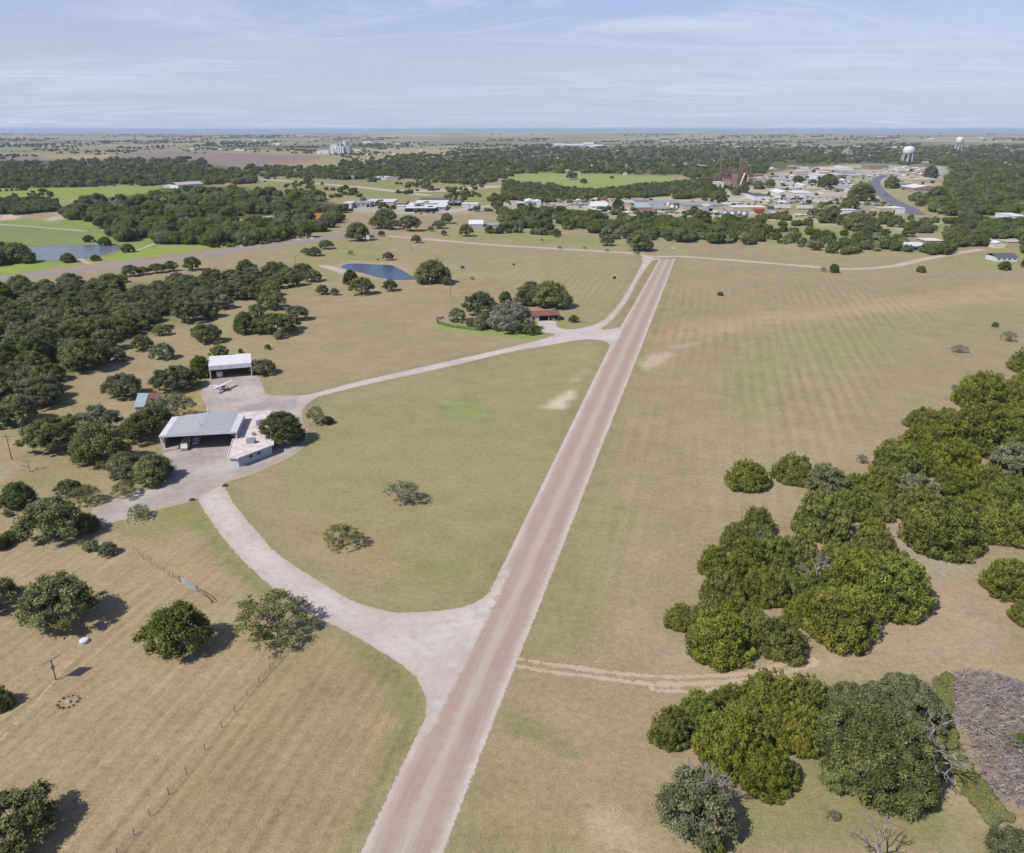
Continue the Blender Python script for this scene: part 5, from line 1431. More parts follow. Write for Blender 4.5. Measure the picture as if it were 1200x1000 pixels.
MB().tube((0, -1.4, .5), (0, -2.3, .45), .06).build('drawbar', STEEL, tr)

# ------------------------------------------------------------------ high wing aeroplane
pa, pb = np.array(P(250, 456.4, 2.1)), np.array(P(273.2, 446, 2.1))
c_ = (pa + pb) / 2; span = 11.0; wd = (pb - pa)[:2]; wd /= np.linalg.norm(wd)
rz = math.atan2(-wd[0], wd[1])       # local y along the wing, local x towards the nose
e = tag(empty('light_aeroplane', (c_[0] - .3, c_[1] - .2, 0), rz), 'white and gold high wing propeller aeroplane on the apron', 'aeroplane')
def loft(mb, secs, n=12):
    k = len(mb.v)
    for x, hw, z0, z1 in secs:
        for i in range(n):
            t_ = 2 * math.pi * i / n
            mb.v.append((x, hw * math.copysign(abs(math.cos(t_)) ** .75, math.cos(t_)), (z0 + z1) / 2 + (z1 - z0) / 2 * math.copysign(abs(math.sin(t_)) ** .75, math.sin(t_))))
    for m2 in range(len(secs) - 1):
        for i in range(n):
            j = (i + 1) % n; mb.f.append([k + m2 * n + i, k + m2 * n + j, k + (m2 + 1) * n + j, k + (m2 + 1) * n + i])
    mb.f.append([k + i for i in range(n)][::-1]); mb.f.append([k + (len(secs) - 1) * n + i for i in range(n)])
    return mb
fz = loft(MB(), [(-5.3, .10, 1.25, 1.6), (-3.2, .28, 1.0, 1.65), (-1.3, .5, .8, 1.9), (-.6, .56, .72, 2.05), (.7, .56, .7, 2.05), (1.15, .54, .72, 1.62), (1.2, .53, .72, 1.6)]).build('fuselage', WHITE, e, True)
loft(MB(), [(1.205, .53, .73, 1.6), (1.9, .50, .78, 1.52), (2.35, .34, .88, 1.42)]).build('engine_cowling', GOLD, e, True)
m_ = MB().box(-4.6, 1.0, .0, .0, 1.2, 1.4); m_ = loft(MB(), [(-4.9, .17, 1.22, 1.46), (-3.2, .30, 1.16, 1.42), (-1.3, .52, 1.12, 1.4), (1.0, .575, 1.08, 1.36)]); m_.build('gold_stripe', GOLD, fz, True)
loft(MB(), [(-.55, .50, 1.55, 2.0), (.2, .575, 1.5, 2.0), (.72, .572, 1.5, 1.98), (1.12, .5, 1.5, 1.72)]).build('cabin_window', GLASS, fz, True)
for s_ in (1, -1):
    MB().hexa([(-.75, s_ * .1, 2.06), (.85, s_ * .1, 2.06), (.60, s_ * 5.5, 2.2), (-.55, s_ * 5.5, 2.2)][::s_], [(-.75, s_ * .1, 2.2), (.85, s_ * .1, 2.26), (.60, s_ * 5.5, 2.3), (-.55, s_ * 5.5, 2.26)][::s_]).build('wing', WHITE, e)
    MB().tube((.2, s_ * .5, .95), (.25, s_ * 2.6, 2.12), .05, None, 5).build('wing_strut', WHITE, e)
    MB().tube((-.3, s_ * .45, .8), (-.3, s_ * 1.1, .25), .05, None, 5).build('landing_leg', WHITE, e)
    MB().tube((-.3, s_ * 1.02, .22), (-.3, s_ * 1.2, .22), .22, None, 12).build('wheel', BLACK, e)
    MB().hexa([(-5.3, 0, 1.42), (-4.4, 0, 1.42), (-4.6, s_ * 1.7, 1.44), (-5.25, s_ * 1.7, 1.44)][::s_], [(-5.3, 0, 1.5), (-4.4, 0, 1.52), (-4.6, s_ * 1.7, 1.5), (-5.25, s_ * 1.7, 1.49)][::s_]).build('tailplane', WHITE, e)
MB().hexa([(-5.4, -.05, 1.5), (-4.1, -.05, 1.5), (-4.1, .05, 1.5), (-5.4, .05, 1.5)], [(-5.75, -.03, 2.75), (-5.1, -.03, 2.75), (-5.1, .03, 2.75), (-5.75, .03, 2.75)]).build('tail_fin', GOLD, e)
MB().tube((1.9, 0, .8), (1.95, 0, .25), .05).tube((1.95, -.1, .2), (1.95, .1, .2), .2, None, 12).build('nose_wheel', BLACK, e)
MB().box(2.38, 2.44, -.07, .07, .2, 2.1).tube((2.35, 0, 1.15), (2.6, 0, 1.15), .15, .04, 8).build('propeller', DARK, e)

# ------------------------------------------------------------------ tin sheds behind the trees
def poly_building(name, pxpoly, h, roofm, wallm, label, cat='building', over=.3, rise=0.0):
    pts = [P(a, b, h)[:2] for a, b in pxpoly]; c = np.mean(pts, 0)
    pl = [(a - c[0], b - c[1]) for a, b in pts]
    ar = sum(pl[i][0] * pl[(i + 1) % len(pl)][1] - pl[(i + 1) % len(pl)][0] * pl[i][1] for i in range(len(pl)))
    if ar < 0: pl = pl[::-1]
    e_ = tag(empty(name, (c[0], c[1], 0)), label, cat)
    MB().prism(offset(pl, over), 0, h - .16).build('wall', wallm, e_)
    ys_ = [q[1] for q in pl]; mx_ = max(ys_) - min(ys_)
    MB().hexa([(x, y, h - .15 + rise * (y - min(ys_)) / mx_) for x, y in pl], [(x, y, h + rise * (y - min(ys_)) / mx_) for x, y in pl]).build('roof', roofm, e_)
    return e_
poly_building('tin_shed', [(161.6,460.8),(174.2,460.8),(169.5,476.5),(156.8,477.5)], 3.2, BLUER, SHEET, 'tin shed with a pale blue grey roof behind the trees')
poly_building('tin_shed', [(174.8,460.2),(188.8,460.2),(187,466.3),(173.4,467.5)], 3.2, RED, BRNW, 'tin shed with a rusty red roof beside the blue grey one')

# ------------------------------------------------------------------ the house with the garage
H = 3.0
loc, rz, Wd_ = frame_from(P(621.5, 377), P(655, 375.8)); Dp = 9
e = tag(empty('ranch_house', loc, rz), 'low ranch house with a red roofed garage under the tall oaks', 'house')
def gable(mb, x0, x1, y0, y1, z, rise, ov=.6, th=.18):
    ym = (y0 + y1) / 2
    for ya, yb in ((y0 - ov, ym), (y1 + ov, ym)):
        a_ = [(x0 - ov, ya, z), (x1 + ov, ya, z), (x1 + ov, yb, z + rise), (x0 - ov, yb, z + rise)]
        if ya > yb: a_ = a_[::-1]
        mb.hexa([(x, y, q - th) for x, y, q in a_], a_)
    return mb
MB().box(0, 4.2, 0, Dp, 0, 2.75).build('wall', CREAM, e)
MB().box(4.2, Wd_, Dp - 2.2, Dp, 0, 2.75).build('wall', BRNW, e)
MB().box(Wd_ - .3, Wd_, 0, Dp - 2.2, 0, 2.75).build('wall', BRNW, e)
for x_ in (4.35, 4.2 + (Wd_ - 4.2) / 2, Wd_ - .45): MB().box(x_ - .14, x_ + .14, .02, .3, 0, 2.75).build('garage_post', CREAM, e)
gable(MB(), 0, Wd_, 0, Dp, 2.95, 1.5).build('roof', RED, e)
MB().box(1.0, 2.4, -.05, -.002, .9, 2.0).build('window', GLASS, e)
wg = MB().box(-19, -.02, 1.5, 9.5, 0, 2.7).build('wing_wall', BRICK, e)
gable(MB(), -19, -.7, 1.5, 9.5, 2.9, 1.5).build('wing_roof', GREYR, e)
for k in range(4): MB().box(-17 + k * 4, -15.6 + k * 4, 1.44, 1.498, .8, 2.0).build('window', GLASS, e)
MB().box(-11, -10.2, 5.6, 6.4, 4.0, 5.2).build('chimney', BRICK, e)
MB().box(-4.5, -.5, .4, .6, 0, 1.6).build('garden_wall', CREAM, e)
vehicle('car', WHITE, at((loc, rz), 4.2 + (Wd_ - 4.2) * .75, 2.6), rz - R(90), 'white car parked under the red garage roof')

# board fence round the lawn
def fence(pts, label, mat, hgt, step, rails, name='field_fence', rail=.1, wire=False, postm=None, pw=.1):
    ps = Pn(pts); o = ps[0]
    e_ = tag(empty(name, (o[0], o[1], 0)), label, 'fence')
    poles_ = []
    for i in range(len(ps) - 1):
        L = np.linalg.norm(ps[i + 1] - ps[i]); n = max(1, int(round(L / step)))
        for k in range(n + (i == len(ps) - 2)):
            poles_.append(ps[i] + (ps[i + 1] - ps[i]) * k / n - o)
    for i, q in enumerate(poles_[:100]):
        lean = random.uniform(-.05, .05)
        MB().tube((q[0], q[1], 0), (q[0] + lean, q[1] + lean, hgt * random.uniform(.95, 1.08)), pw, pw * .8, 6).build('post', postm or mat, e_)
    for r in range(rails):
        z = hgt * (.35 + .55 * r / max(1, rails - 1)) if rails > 1 else hgt * .8
        m2 = MB()
        for a_, b_ in zip(poles_[:-1], poles_[1:]):
            if wire: m2.tube((a_[0], a_[1], z), (b_[0], b_[1], z), .02, None, 3, False)
            else:
                d = (b_ - a_) / np.linalg.norm(b_ - a_); n_ = np.array((-d[1], d[0])) * .03
                m2.hexa([(*(a_ - n_), z - rail), (*(b_ - n_), z - rail), (*(b_ + n_), z - rail), (*(a_ + n_), z - rail)], [(*(a_ - n_), z + rail), (*(b_ - n_), z + rail), (*(b_ + n_), z + rail), (*(a_ + n_), z + rail)])
        m2.build('wire' if wire else 'rail', STEEL if wire else mat, e_)
    return e_
fence([(520,374),(511.5,376),(512.5,379.5),(530,384),(564,388.5)], 'dark green board fence round the lawn of the house', GREENP, 1.5, 3.0, 3, 'board_fence', .12)
fence([(350,757),(338,760),(329,772),(290,816),(260,853),(219,908),(176,957),(138,1003),(110,1036)], 'long wire fence on thin steel posts across the lower field', STEEL, 1.35, 4.2, 3, 'wire_fence', wire=True, postm=WOOD, pw=.055)
fence([(157,645),(168,655),(186,667),(199,677)], 'short wire fence with thin posts leading up to the field gate', STEEL, 1.2, 3.4, 2, 'wire_fence', wire=True, postm=WOOD, pw=.05)
fence([(203,677),(211,682)], 'rusty pipe fence left of the field gate', RUST, 1.4, 1.9, 2, 'pipe_fence', .07)
fence([(231,694),(240,699),(248,707)], 'rusty pipe fence right of the field gate', RUST, 1.4, 2.4, 2, 'pipe_fence', .07)
loc, rz, Wd_ = frame_from(P(212.5, 683), P(230, 693.5))
e = tag(empty('field_gate', loc, rz), 'closed pale green pipe gate in the lower field', 'gate')
for z_ in (.25, .55, .85, 1.15, 1.35): MB().tube((0, 0, z_), (Wd_, 0, z_), .045).build('bar', BLUER, e)
for x_ in (0, Wd_ / 2, Wd_): MB().tube((x_, .06, .2), (x_, .06, 1.4), .05).build('upright', BLUER, e)
# solar panel pole, well cap, fire ring
x, y, _ = P(65.5, 797)
e = tag(empty('solar_panel', (x, y, 0), R(-116)), 'dark solar panel tilted on a pole in the lower field', 'solar panel')
MB().tube((0, 0, 0), (0, 0, 4.0), .11, .09, 8).build('pole', WOOD, e)
MB().hexa([(-1.35, -.9, 3.55), (1.35, -.9, 3.55), (1.35, .9, 4.75), (-1.35, .9, 4.75)], [(-1.35, -.95, 3.63), (1.35, -.95, 3.63), (1.35, .85, 4.83), (-1.35, .85, 4.83)]).build('panel', paint('panel_face', (84, 92, 116), .12, .6, 0, .05, 1), e)
MB().box(-.25, .25, -.16, .16, 2.3, 2.9).build('control_box', GALV, e)
x, y, _ = P(99, 752.5)
e = tag(empty('well_cap', (x, y, 0)), 'low white round well cap in the lower field', 'well cap')
MB().cone((0, 0), .95, .85, 0, .45, 20).build('ring', CONC, e)
MB().lathe((0, 0), [(.84, .451), (.7, .62), (.2, .68)], 20).build('lid', WHITE, e)
def stones(px_, py_, rad, n, size, label, cat, name, mat, extra=None):
    x, y, _ = P(px_, py_)
    e_ = tag(empty(name, (x, y, 0)), label, cat)
    for i in range(n):
        a_ = 2 * math.pi * i / n + random.uniform(-.08, .08); rr = rad * random.uniform(.93, 1.05)
        s = size * random.uniform(.7, 1.25)
        m2 = MB(); c2 = (rr * math.cos(a_), rr * math.sin(a_))
        b = [(c2[0] + s * random.uniform(.75, 1) * math.cos(q), c2[1] + s * random.uniform(.75, 1) * math.sin(q), 0) for q in [k * math.pi / 3 for k in range(6)]]
        t2 = [(c2[0] + (p_[0] - c2[0]) * .7, c2[1] + (p_[1] - c2[1]) * .7, s * random.uniform(.6, 1.0)) for p_ in b]
        m2.hexa(b, t2).build('stone', mat, e_)
    return e_
stones(371, 496.5, 2.6, 20, .32, 'pale stone ring round the small tree beside the apron', 'stone ring', 'stone_ring', STONE)
stones(164, 608, 3.2, 24, .34, 'pale stone ring round the small tree beside the paved drive', 'stone ring', 'stone_ring', STONE)
e = stones(80, 823, 1.6, 12, .28, 'old fire ring of rusty stones in a worn patch', 'fire ring', 'fire_ring', paint('sooty_stone', (128, 108, 94), .9, .1, 0, .15, 2))
MB().hexa([(-.5, -.3, .02), (.5, -.4, .02), (.6, .3, .02), (-.4, .35, .02)], [(-.3, -.2, .35), (.3, -.25, .4), (.4, .2, .35), (-.25, .25, .3)]).build('block', STONE, e)
for px_, py_, lb in ((264, 570, 'dark rock at the right corner of the gravel drive entrance'), (225.5, 586.5, 'dark rock at the left corner of the gravel drive entrance')):
    x, y, _ = P(px_, py_)
    m2 = MB().hexa([(-.9, -.4, 0), (.1, -.5, 0), (.8, -.2, 0), (.9, .4, 0), (-.2, .5, 0), (-.8, .3, 0)], [(-.6, -.25, .5), (.1, -.3, .62), (.55, -.1, .45), (.6, .25, .4), (-.1, .3, .6), (-.5, .2, .5)])
    tag(m2.build('boulder', paint('dark_stone', (96, 84, 80), .9, .1, 0, .15, 2), None, False, (x, y, 0)), lb, 'rock')
# brush pile: cut branches heaped up
bp = Pn([(1103,800),(1120,786),(1160,786),(1205,802),(1260,830),(1260,940),(1205,948),(1165,938),(1145,905),(1135,870),(1110,845)])
g = np.random.default_rng(5); m_ = MB(); lo, hi = bp.min(0), bp.max(0); cnt = 0
m_b, t_b, out_b = material('cut_brush')
nb = t_b.noise(t_b.pos(), .9, 5, .75)
principled(t_b, out_b, t_b.mix(t_b.ramp(nb, .32, .68), alb(134, 122, 114), alb(214, 202, 192)), .95, .1, 0, nb, .1)
while cnt < 4200:
    q = lo + g.uniform(0, 1, 2) * (hi - lo)
    d_ = sdist(np.array([q[0]]), np.array([q[1]]), bp)[0]
    if d_ > -.3: continue
    hgt = min(2.2, -d_ * .5) * (.75 + .35 * math.sin(q[0] * .5) * math.sin(q[1] * .6))
    a_ = g.uniform(0, math.pi); L = g.uniform(.8, 2.8); r = g.uniform(.02, .07)
    z = max(.05, hgt * g.uniform(.6, 1.05))
    m_.tube((q[0] - L / 2 * math.cos(a_), q[1] - L / 2 * math.sin(a_), z + g.uniform(-.15, .25)), (q[0] + L / 2 * math.cos(a_), q[1] + L / 2 * math.sin(a_), z + g.uniform(-.25, .35)), r, r * .5, 3, False); cnt += 1
tag(m_.build('brush_pile', m_b), kind='stuff')
clip_sheet('brush_litter', lambda x, y: sdist(x, y, bp), bp.min(0) - 2, bp.max(0) + 2, 1.0, .05, gravel('litter', (172, 158, 142), (150, 138, 128), (196, 182, 162), 1.2), None, 'stuff')
# agave clump
# utility poles
for i, (a_, b_, h_, l_) in enumerate([(482,295,9,'utility pole in the pasture beside the round oak'),(528,349,10,'utility pole in the pasture behind the fenced lawn'),(347,318,10,'utility pole in the trees left of the blue pond'),(14,539,8,'utility pole with a transformer beside the pale side drive'),
    (627,243,17,'tall pole behind the white yard shed'),(1143,256,12,'utility pole before the dark right hand wood'),(1088,264,10,'utility pole beside the dirt track'),(680,270,12,'utility pole in the belt of trees left of the runway end')]):
    pole_light(a_, b_, h_, 'utility_pole', l_, 'utility pole', True, 'utility poles')
x, y, _ = P(431.5, 286)
e = tag(empty('roadside_sign', (x, y, 0)), 'tall pale sign on posts at the highway junction', 'sign')
for x_ in (-.9, .9): MB().box(x_ - .12, x_ + .12, -.1, .1, 0, 6).build('post', CONC, e)
MB().box(-1.3, 1.3, -.14, -.102, 3.8, 7.2).build('board', WHITE, e)
fence([(340,276.5),(352,279),(368,280)], 'low white rail fence beyond the highway', WHITE, 1.2, 5, 2, 'white_fence', .2)
x, y, _ = P(789, 293.5)
e = tag(empty('windsock_frame', (x, y, 0)), 'small white marker frame beyond the end of the runway', 'marker')
MB().box(-1.6, 1.6, -.15, .15, 1.2, 2.0).build('board', WHITE, e)
for x_ in (-1.4, 1.4): MB().box(x_ - .1, x_ + .1, -.1, .1, 0, 1.2).build('leg', STEEL, e)
# ------------------------------------------------------------------ buildings out to the horizon
def bld(xl, xr, yb, yf, yt, rm, wm, label, name='warehouse', cat='building', kind='flat', door=None, wins=0, dmax=45, group=None, ybr=None):
    A, B = P(xl, yb), P(xr, yb if ybr is None else ybr)
    loc, rz, W = frame_from(A, B)
    Yb = A[1]
    # height from the front eave row, depth from the back eave row
    h = CAMH - Yb * math.tan(PITCH + math.atan((yf - 500) / F)); h = max(2.4, h)
    Yt = P(600, yt, min(h, 60))[1]
    D = min(max(Yt - Yb, 7), dmax)
    e_ = tag(empty(name, loc, rz), label, cat, group)
    MB().box(0, W, 0, D, 0, h - .2).build('wall', wm, e_)
    ov = .4
    if kind == 'flat':
        MB().box(-ov, W + ov, -ov, D + ov, h - .195, h + .1).build('roof', rm, e_)
    elif kind == 'gable':        # ridge runs along the front
        gable(MB(), 0, W, 0, D, h, min(3.5, D * .14), ov, .25).build('roof', rm, e_)
    else:                        # gable end faces the camera
        m2 = MB(); r_ = min(3.2, W * .16)
        for xa, xb in ((-ov, W / 2), (W + ov, W / 2)):
            a_ = [(xa, -ov, h), (xb, -ov, h + r_), (xb, D, h + r_), (xa, D, h)]
            if xa < xb: pass
            else: a_ = a_[::-1]
            m2.hexa([(x, y, z - .25) for x, y, z in a_], a_)
        m2.build('roof', rm, e_)
        MB().hexa([(0, .02, h - .19), (W, .02, h - .19), (W, .3, h - .19), (0, .3, h - .19)], [(W / 2 - .3, .02, h + r_ - .35), (W / 2 + .3, .02, h + r_ - .35), (W / 2 + .3, .3, h + r_ - .35), (W / 2 - .3, .3, h + r_ - .35)]).build('gable_wall', wm, e_)
    if door:
        for a_, b_ in door:
            MB().box(W * a_, W * b_, -.06, -.002, 0, h * .68).build('door', DARK, e_)
    for k in range(wins):
        x = W * (k + .5) / wins
        MB().box(x - min(1.2, W / wins * .28), x + min(1.2, W / wins * .28), -.06, -.002, h * .42, h * .68).build('window', GLASS, e_)
    return e_
T = bld
T(402,412,244.5,238.5,236,WHITE,WHITE,'white end block of the long grey warehouse beyond the highway',kind='flat')
T(412.5,434,243,238,235.5,GREYR,SHEET,'long grey warehouse, leftmost beyond the highway',wins=4,door=[(.8,.95)])
T(428,461,239.5,236.8,233.5,WHITER,TANW,'wide white slab roofed building behind the long grey warehouse')
T(462,475,244.5,238.5,235,BRNW,BRNW,'small brown block between the two warehouses')
T(474.5,510,248.5,244,238.5,WHITER,DARK,'large white roofed warehouse with a dark open front',door=[(.05,.3),(.4,.7)])
T(465,482,245.5,241.5,236.5,WHITER,WHITE,'white wing left of the large warehouse')
T(511,522,247,242.5,238.5,WHITER,SHEET,'side wing at the right of the large warehouse',wins=3)
T(485,523,241.2,238.4,234.5,WHITER,SHEET,'white roofed hall behind the large warehouse')
T(491,527,236.8,234.2,232.3,DKROOF,GREYR,'long low dark roofed shed behind the warehouses')
T(527,539,241.5,237.8,235.5,GREYR,DARK,'dark open bay at the end of the long low shed')
T(541,549.5,242.8,239.2,237.4,WHITE,WHITE,'white cabin right of the warehouses, left one of a pair')
T(550.5,560,243.0,239.4,237.6,WHITER,WHITE,'white cabin right of the warehouses, right one of a pair')
T(549.5,566,266,262.8,260,WHITER,BLUER,'blue metal shed with a white roof beyond the gravel lane','metal_shed','shed','gable')
T(572,586,267,264.6,262.4,GREYR,SHEET,'low grey shed right of the blue metal shed','metal_shed','shed','gable')
T(615,626,241,236.8,234,WHITER,SHEET,'white yard shed behind the belt of trees, left half','metal_shed','shed','end')
T(626.5,634,240.4,237,234.5,WHITER,WHITE,'white yard shed behind the belt of trees, right half','metal_shed','shed','end')
T(606,614,241.4,238,236.5,WHITE,REDB,'small red and white fuel station by the yard','fuel_kiosk','kiosk')
T(599.5,604.5,255.5,252,250.5,WHITER,WHITE,'tiny white hut in the belt of trees','hut','hut')
T(693,713,246,241.8,236.8,WHITER,WHITE,'white two part house with a bright roof by the tree belt','house','house','gable',wins=4)
T(695,705,249.5,246.3,244,WHITER,BLUER,'low porch building in front of the white house','porch','porch',wins=3)
T(705,712,237,232.5,231,RED,BRICK,'red brick block behind the white house','brick_block')
T(707,717,231.3,229.3,227.6,WHITER,TANW,'small white roof behind the brick block')
T(726,740,231.8,229.6,227,WHITER,TANW,'white roofed shed behind the yard, left of two')
T(742,754,232.8,230,226.8,WHITER,WHITE,'white roofed shed behind the yard, right of two')
T(731,744,242,237.6,234.5,TANR,TANW,'tan warehouse at the left end of the grey works')
T(744.5,759,240,235.2,232,GREYR,TANW,'pale grey roofed hall behind the tan warehouse')
T(745,765,247,243.2,238.6,BLUER,BRNW,'blue grey roofed shop in the works yard','shop','shop','gable')
T(766,781,248.6,244.6,240.3,GREYR,BRNW,'brown walled shop in the works yard','shop','shop','gable',door=[(.6,.8)])
T(760,800,241.5,238.8,231.5,GREYR,TANW,'long pale roofed works hall with a red edge')
T(759,768,242.3,240.4,239.2,REDB,BRNW,'narrow red roofed lean-to at the works hall')
T(801,826,246,240.8,234.3,GREYR,TANW,'big grey works building, left half')
T(826.5,848,246,240.6,234.3,GREYR,TANW,'big grey works building, right half')
T(827,838.5,248.2,242.4,240,TANR,SHEET,'works entrance gable with a dark doorway','works_entrance','building','end',door=[(.3,.7)])
T(813,824,251.5,249,246.8,WHITER,SHEET,'low white canopy in front of the grey works')
T(850,858,243.5,239.5,237.5,WHITER,SHEET,'white hopper house behind the grain bins','hopper_house')
T(858.5,898,248.8,243,240.8,WHITER,TANW,'long tan walled store behind the grain bins')
T(840,848,221.3,214.2,212.8,WHITER,CREAM,'square cream house in front of the rusty mill','house','house',door=[(.35,.6)])
T(884,897,212,208.8,206.4,TANR,TANW,'tan roofed shed right of the rusty mill')
T(883,895,206.6,204.8,203,RUSTD,RUSTD,'long dark red shed behind the tan one')
T(888,899,215,211.6,210,GREYR,BLUER,'blue grey store right of the rusty mill')
T(878.5,891,217.6,215.3,213.2,RED,BRNW,'brown red roofed shed at the foot of the mill')
T(905,921,213.6,210.4,207.8,BLUER,WHITE,'pale blue roofed hall on the mill road',wins=3)
T(884,901,235,229.4,226.2,DKROOF,WHITE,'white walled store with a dark roof beside the car lot')
T(912,930,230.8,226.4,222.4,WHITER,CREAM,'cream gabled hall beside the car lot','hall','building','end')
T(930.5,953,230.2,226.2,223,WHITER,WHITE,'long white hall joined to the gabled hall')
T(940,947.5,221.3,217.2,215.4,WHITER,WHITE,'white arched shed with a dark mouth','arched_shed','shed','end',door=[(.25,.75)])
T(948,962,224.5,221.3,219.5,TANR,TANW,'low tan building right of the arched shed')
T(965,979,227.5,224.6,223,TANR,CREAM,'low cream building behind the roadside yard')
T(980,990,225,221.6,219.3,GREYR,BRNW,'brown house by the wide dark tree','house','house','gable')
T(990.5,998,225.3,222.4,220.5,WHITER,WHITE,'white shed beside the brown house')
T(935,947,205,200.6,198.2,WHITER,TANW,'white roofed block at the left of the town centre')
T(940,956,208.4,204.8,202.4,GREYR,SHEET,'grey roofed block in front of the town centre')
T(956,975,210,205.4,203.6,WHITER,WHITE,'white garage with big dark doors',name='garage',door=[(.1,.3),(.36,.56)])
T(962,983,202.8,199,196.6,TANR,TANW,'tan double gabled shop in the town centre','shop','shop','gable',door=[(.15,.3),(.6,.75)])
T(983,1000,200,196.8,194.2,WHITER,WHITE,'large white store in the town centre','store','store')
T(1000.5,1010,200,197.2,195.2,GREYR,TANW,'grey annex of the large white store')
T(984,1003,205.5,203.2,201.4,GREYR,WHITE,'long low roof over the car lot','canopy')
T(1018,1041,199,194,190.8,GREYR,BRNW,'long brown school like building behind the shops')
T(1040.5,1051,199,196.2,193.4,WHITER,WHITE,'white shop at the bend of the main road','shop','shop')
T(1051.5,1058,199.5,196.8,195,WHITER,CREAM,'small white shop right of the bend','shop','shop')
T(1076,1088,197,194,191,GREYR,BRNW,'grey roofed building below the nearer water tower')
T(1089,1107,200,197.6,195.2,WHITER,SHEET,'white roofed supermarket by the wood','store','store')
T(1086,1096,203,201.2,199.6,REDB,TANW,'shop with a bright red roof','shop','shop')
T(1071,1079,205.5,203,202,YEL,TANW,'shop with a yellow canopy','shop','shop')
T(1063,1070,203.5,201.4,200.4,YEL,BRNW,'row of orange machines at the hire yard','hire_yard')
T(1068,1105,214.8,210.8,207.8,TANR,TANW,'very long cream roofed hall beside the curving road')
T(1051,1069,219.3,215.4,212,GREYR,TANW,'tan office beside the curving road')
T(1071,1101,224.4,220.4,215.8,WHITER,BRNW,'wide church like hall with a white gabled roof','church_hall','building','end',wins=5)
T(1075,1089,228,226.2,224,GREYR,TANW,'low grey roof in front of the church like hall')
T(1052,1064,220.5,217.4,216,WHITER,SHEET,'small white shed by the dark round tree')
T(1030,1045.5,250,244.4,242,TANR,TANW,'tan box shaped store below the curve')
T(1046.5,1060,250.2,244.2,241.8,WHITER,WHITE,'white box shaped store below the curve',door=[(.0,.14)])
T(983,1003,249.5,246,244.8,WHITER,WHITE,'long white trailer building in the field')
T(1065,1092,293.6,288.4,284,WHITER,SHEET,'open white roofed barn by the gravel road','barn','barn','flat',door=[(.05,.42)])
T(1085,1105,285.6,282.4,279.2,WHITER,BRNW,'second barn behind the open barn','barn','barn')
T(1167,1192,306.8,301.4,296.6,DKROOF,WHITE,'white ranch house with a dark grey roof at the right edge','house','house','gable',wins=4,dmax=14)
T(1165,1178,291,285.2,282,WHITER,CREAM,'white gabled outbuilding behind the ranch house','outbuilding','shed','end')
T(1180,1200,287,283.6,281,TANR,TANW,'tan outbuilding at the right edge')
T(1176,1186,257.8,255.4,253.8,WHITE,WHITE,'white trailer parked by the concrete road')
T(1187,1206,259,253.4,249.6,WHITER,WHITE,'white roofed depot at the right edge')
T(209,239,221.4,217,213.4,paint('pinkish_roof',(214,196,188),.8,.1,0,.08,.3),WHITE,'long pink roofed barn at the edge of the left wood','barn','barn','gable',ybr=219.5,dmax=25)
T(191,198,220.4,217.6,216.4,WHITER,WHITE,'small white shed left of the long barn')
T(365,383,259.5,256.2,251.8,ORANGE,CREAM,'house with an orange tiled roof among trees','house','house','gable')
T(425,435,204.4,202.6,200.8,REDB,BRNW,'red roofed shed among the far trees')
T(440,453,211,208.2,205.6,WHITER,WHITE,'white roofed store in the far wood, left part')
T(453.5,466,211,208.6,206.6,GREYR,TANW,'grey roofed store in the far wood, right part')
T(406,415,210.5,207.6,206,WHITER,TANW,'small white building left of the red roofed shed')
# red canopy
x, y, _ = P(884, 254); loc, rz, W = frame_from(P(884, 253.5), P(896, 253.5))
e = tag(empty('red_canopy', loc, rz), 'red canopy on white posts beside the grain bins', 'canopy')
MB().box(0, W, 0, 8, 5.2, 7.4).build('roof', REDB, e)
for a_, b_ in ((.3, .3), (W - .3, .3), (.3, 7.7), (W - .3, 7.7)): MB().box(a_ - .25, a_ + .25, b_ - .25, b_ + .25, 0, 5.19).build('post', WHITE, e)
# long trailers
def trailer(xl, xr, yb, h, mat, label):
    loc, rz, W = frame_from(P(xl, yb), P(xr, yb))
    e_ = tag(empty('box_trailer', loc, rz), label, 'trailer', 'trailers in the truck yard')
    MB().box(0, W, 0, 3, 1.2, h).build('body', mat, e_)
    for k in (.15, .22, .8, .87): MB().tube((W * k, -.02, .55), (W * k, .5, .55), .55, None, 12).build('wheel', BLACK, e_)
    MB().box(W * .1, W * .95, .2, 2.8, .8, 1.19).build('chassis', DARK, e_)
trailer(908, 926, 245.6, 5.2, WHITE, 'long white box trailer, left one of two')
trailer(934, 952, 245.8, 5.0, WHITE, 'long white box trailer, right one of two')
vehicle('van', paint('blue_paint', (84, 110, 150), .4, .4), P(903, 245.5), .2, 'blue truck at the left of the long trailers', None, 'lorry', 'truck', 1.6)
vehicle('van', REDB, P(898.5, 243.5), .2, 'dark red truck behind the blue one', None, 'lorry', 'truck', 1.3)
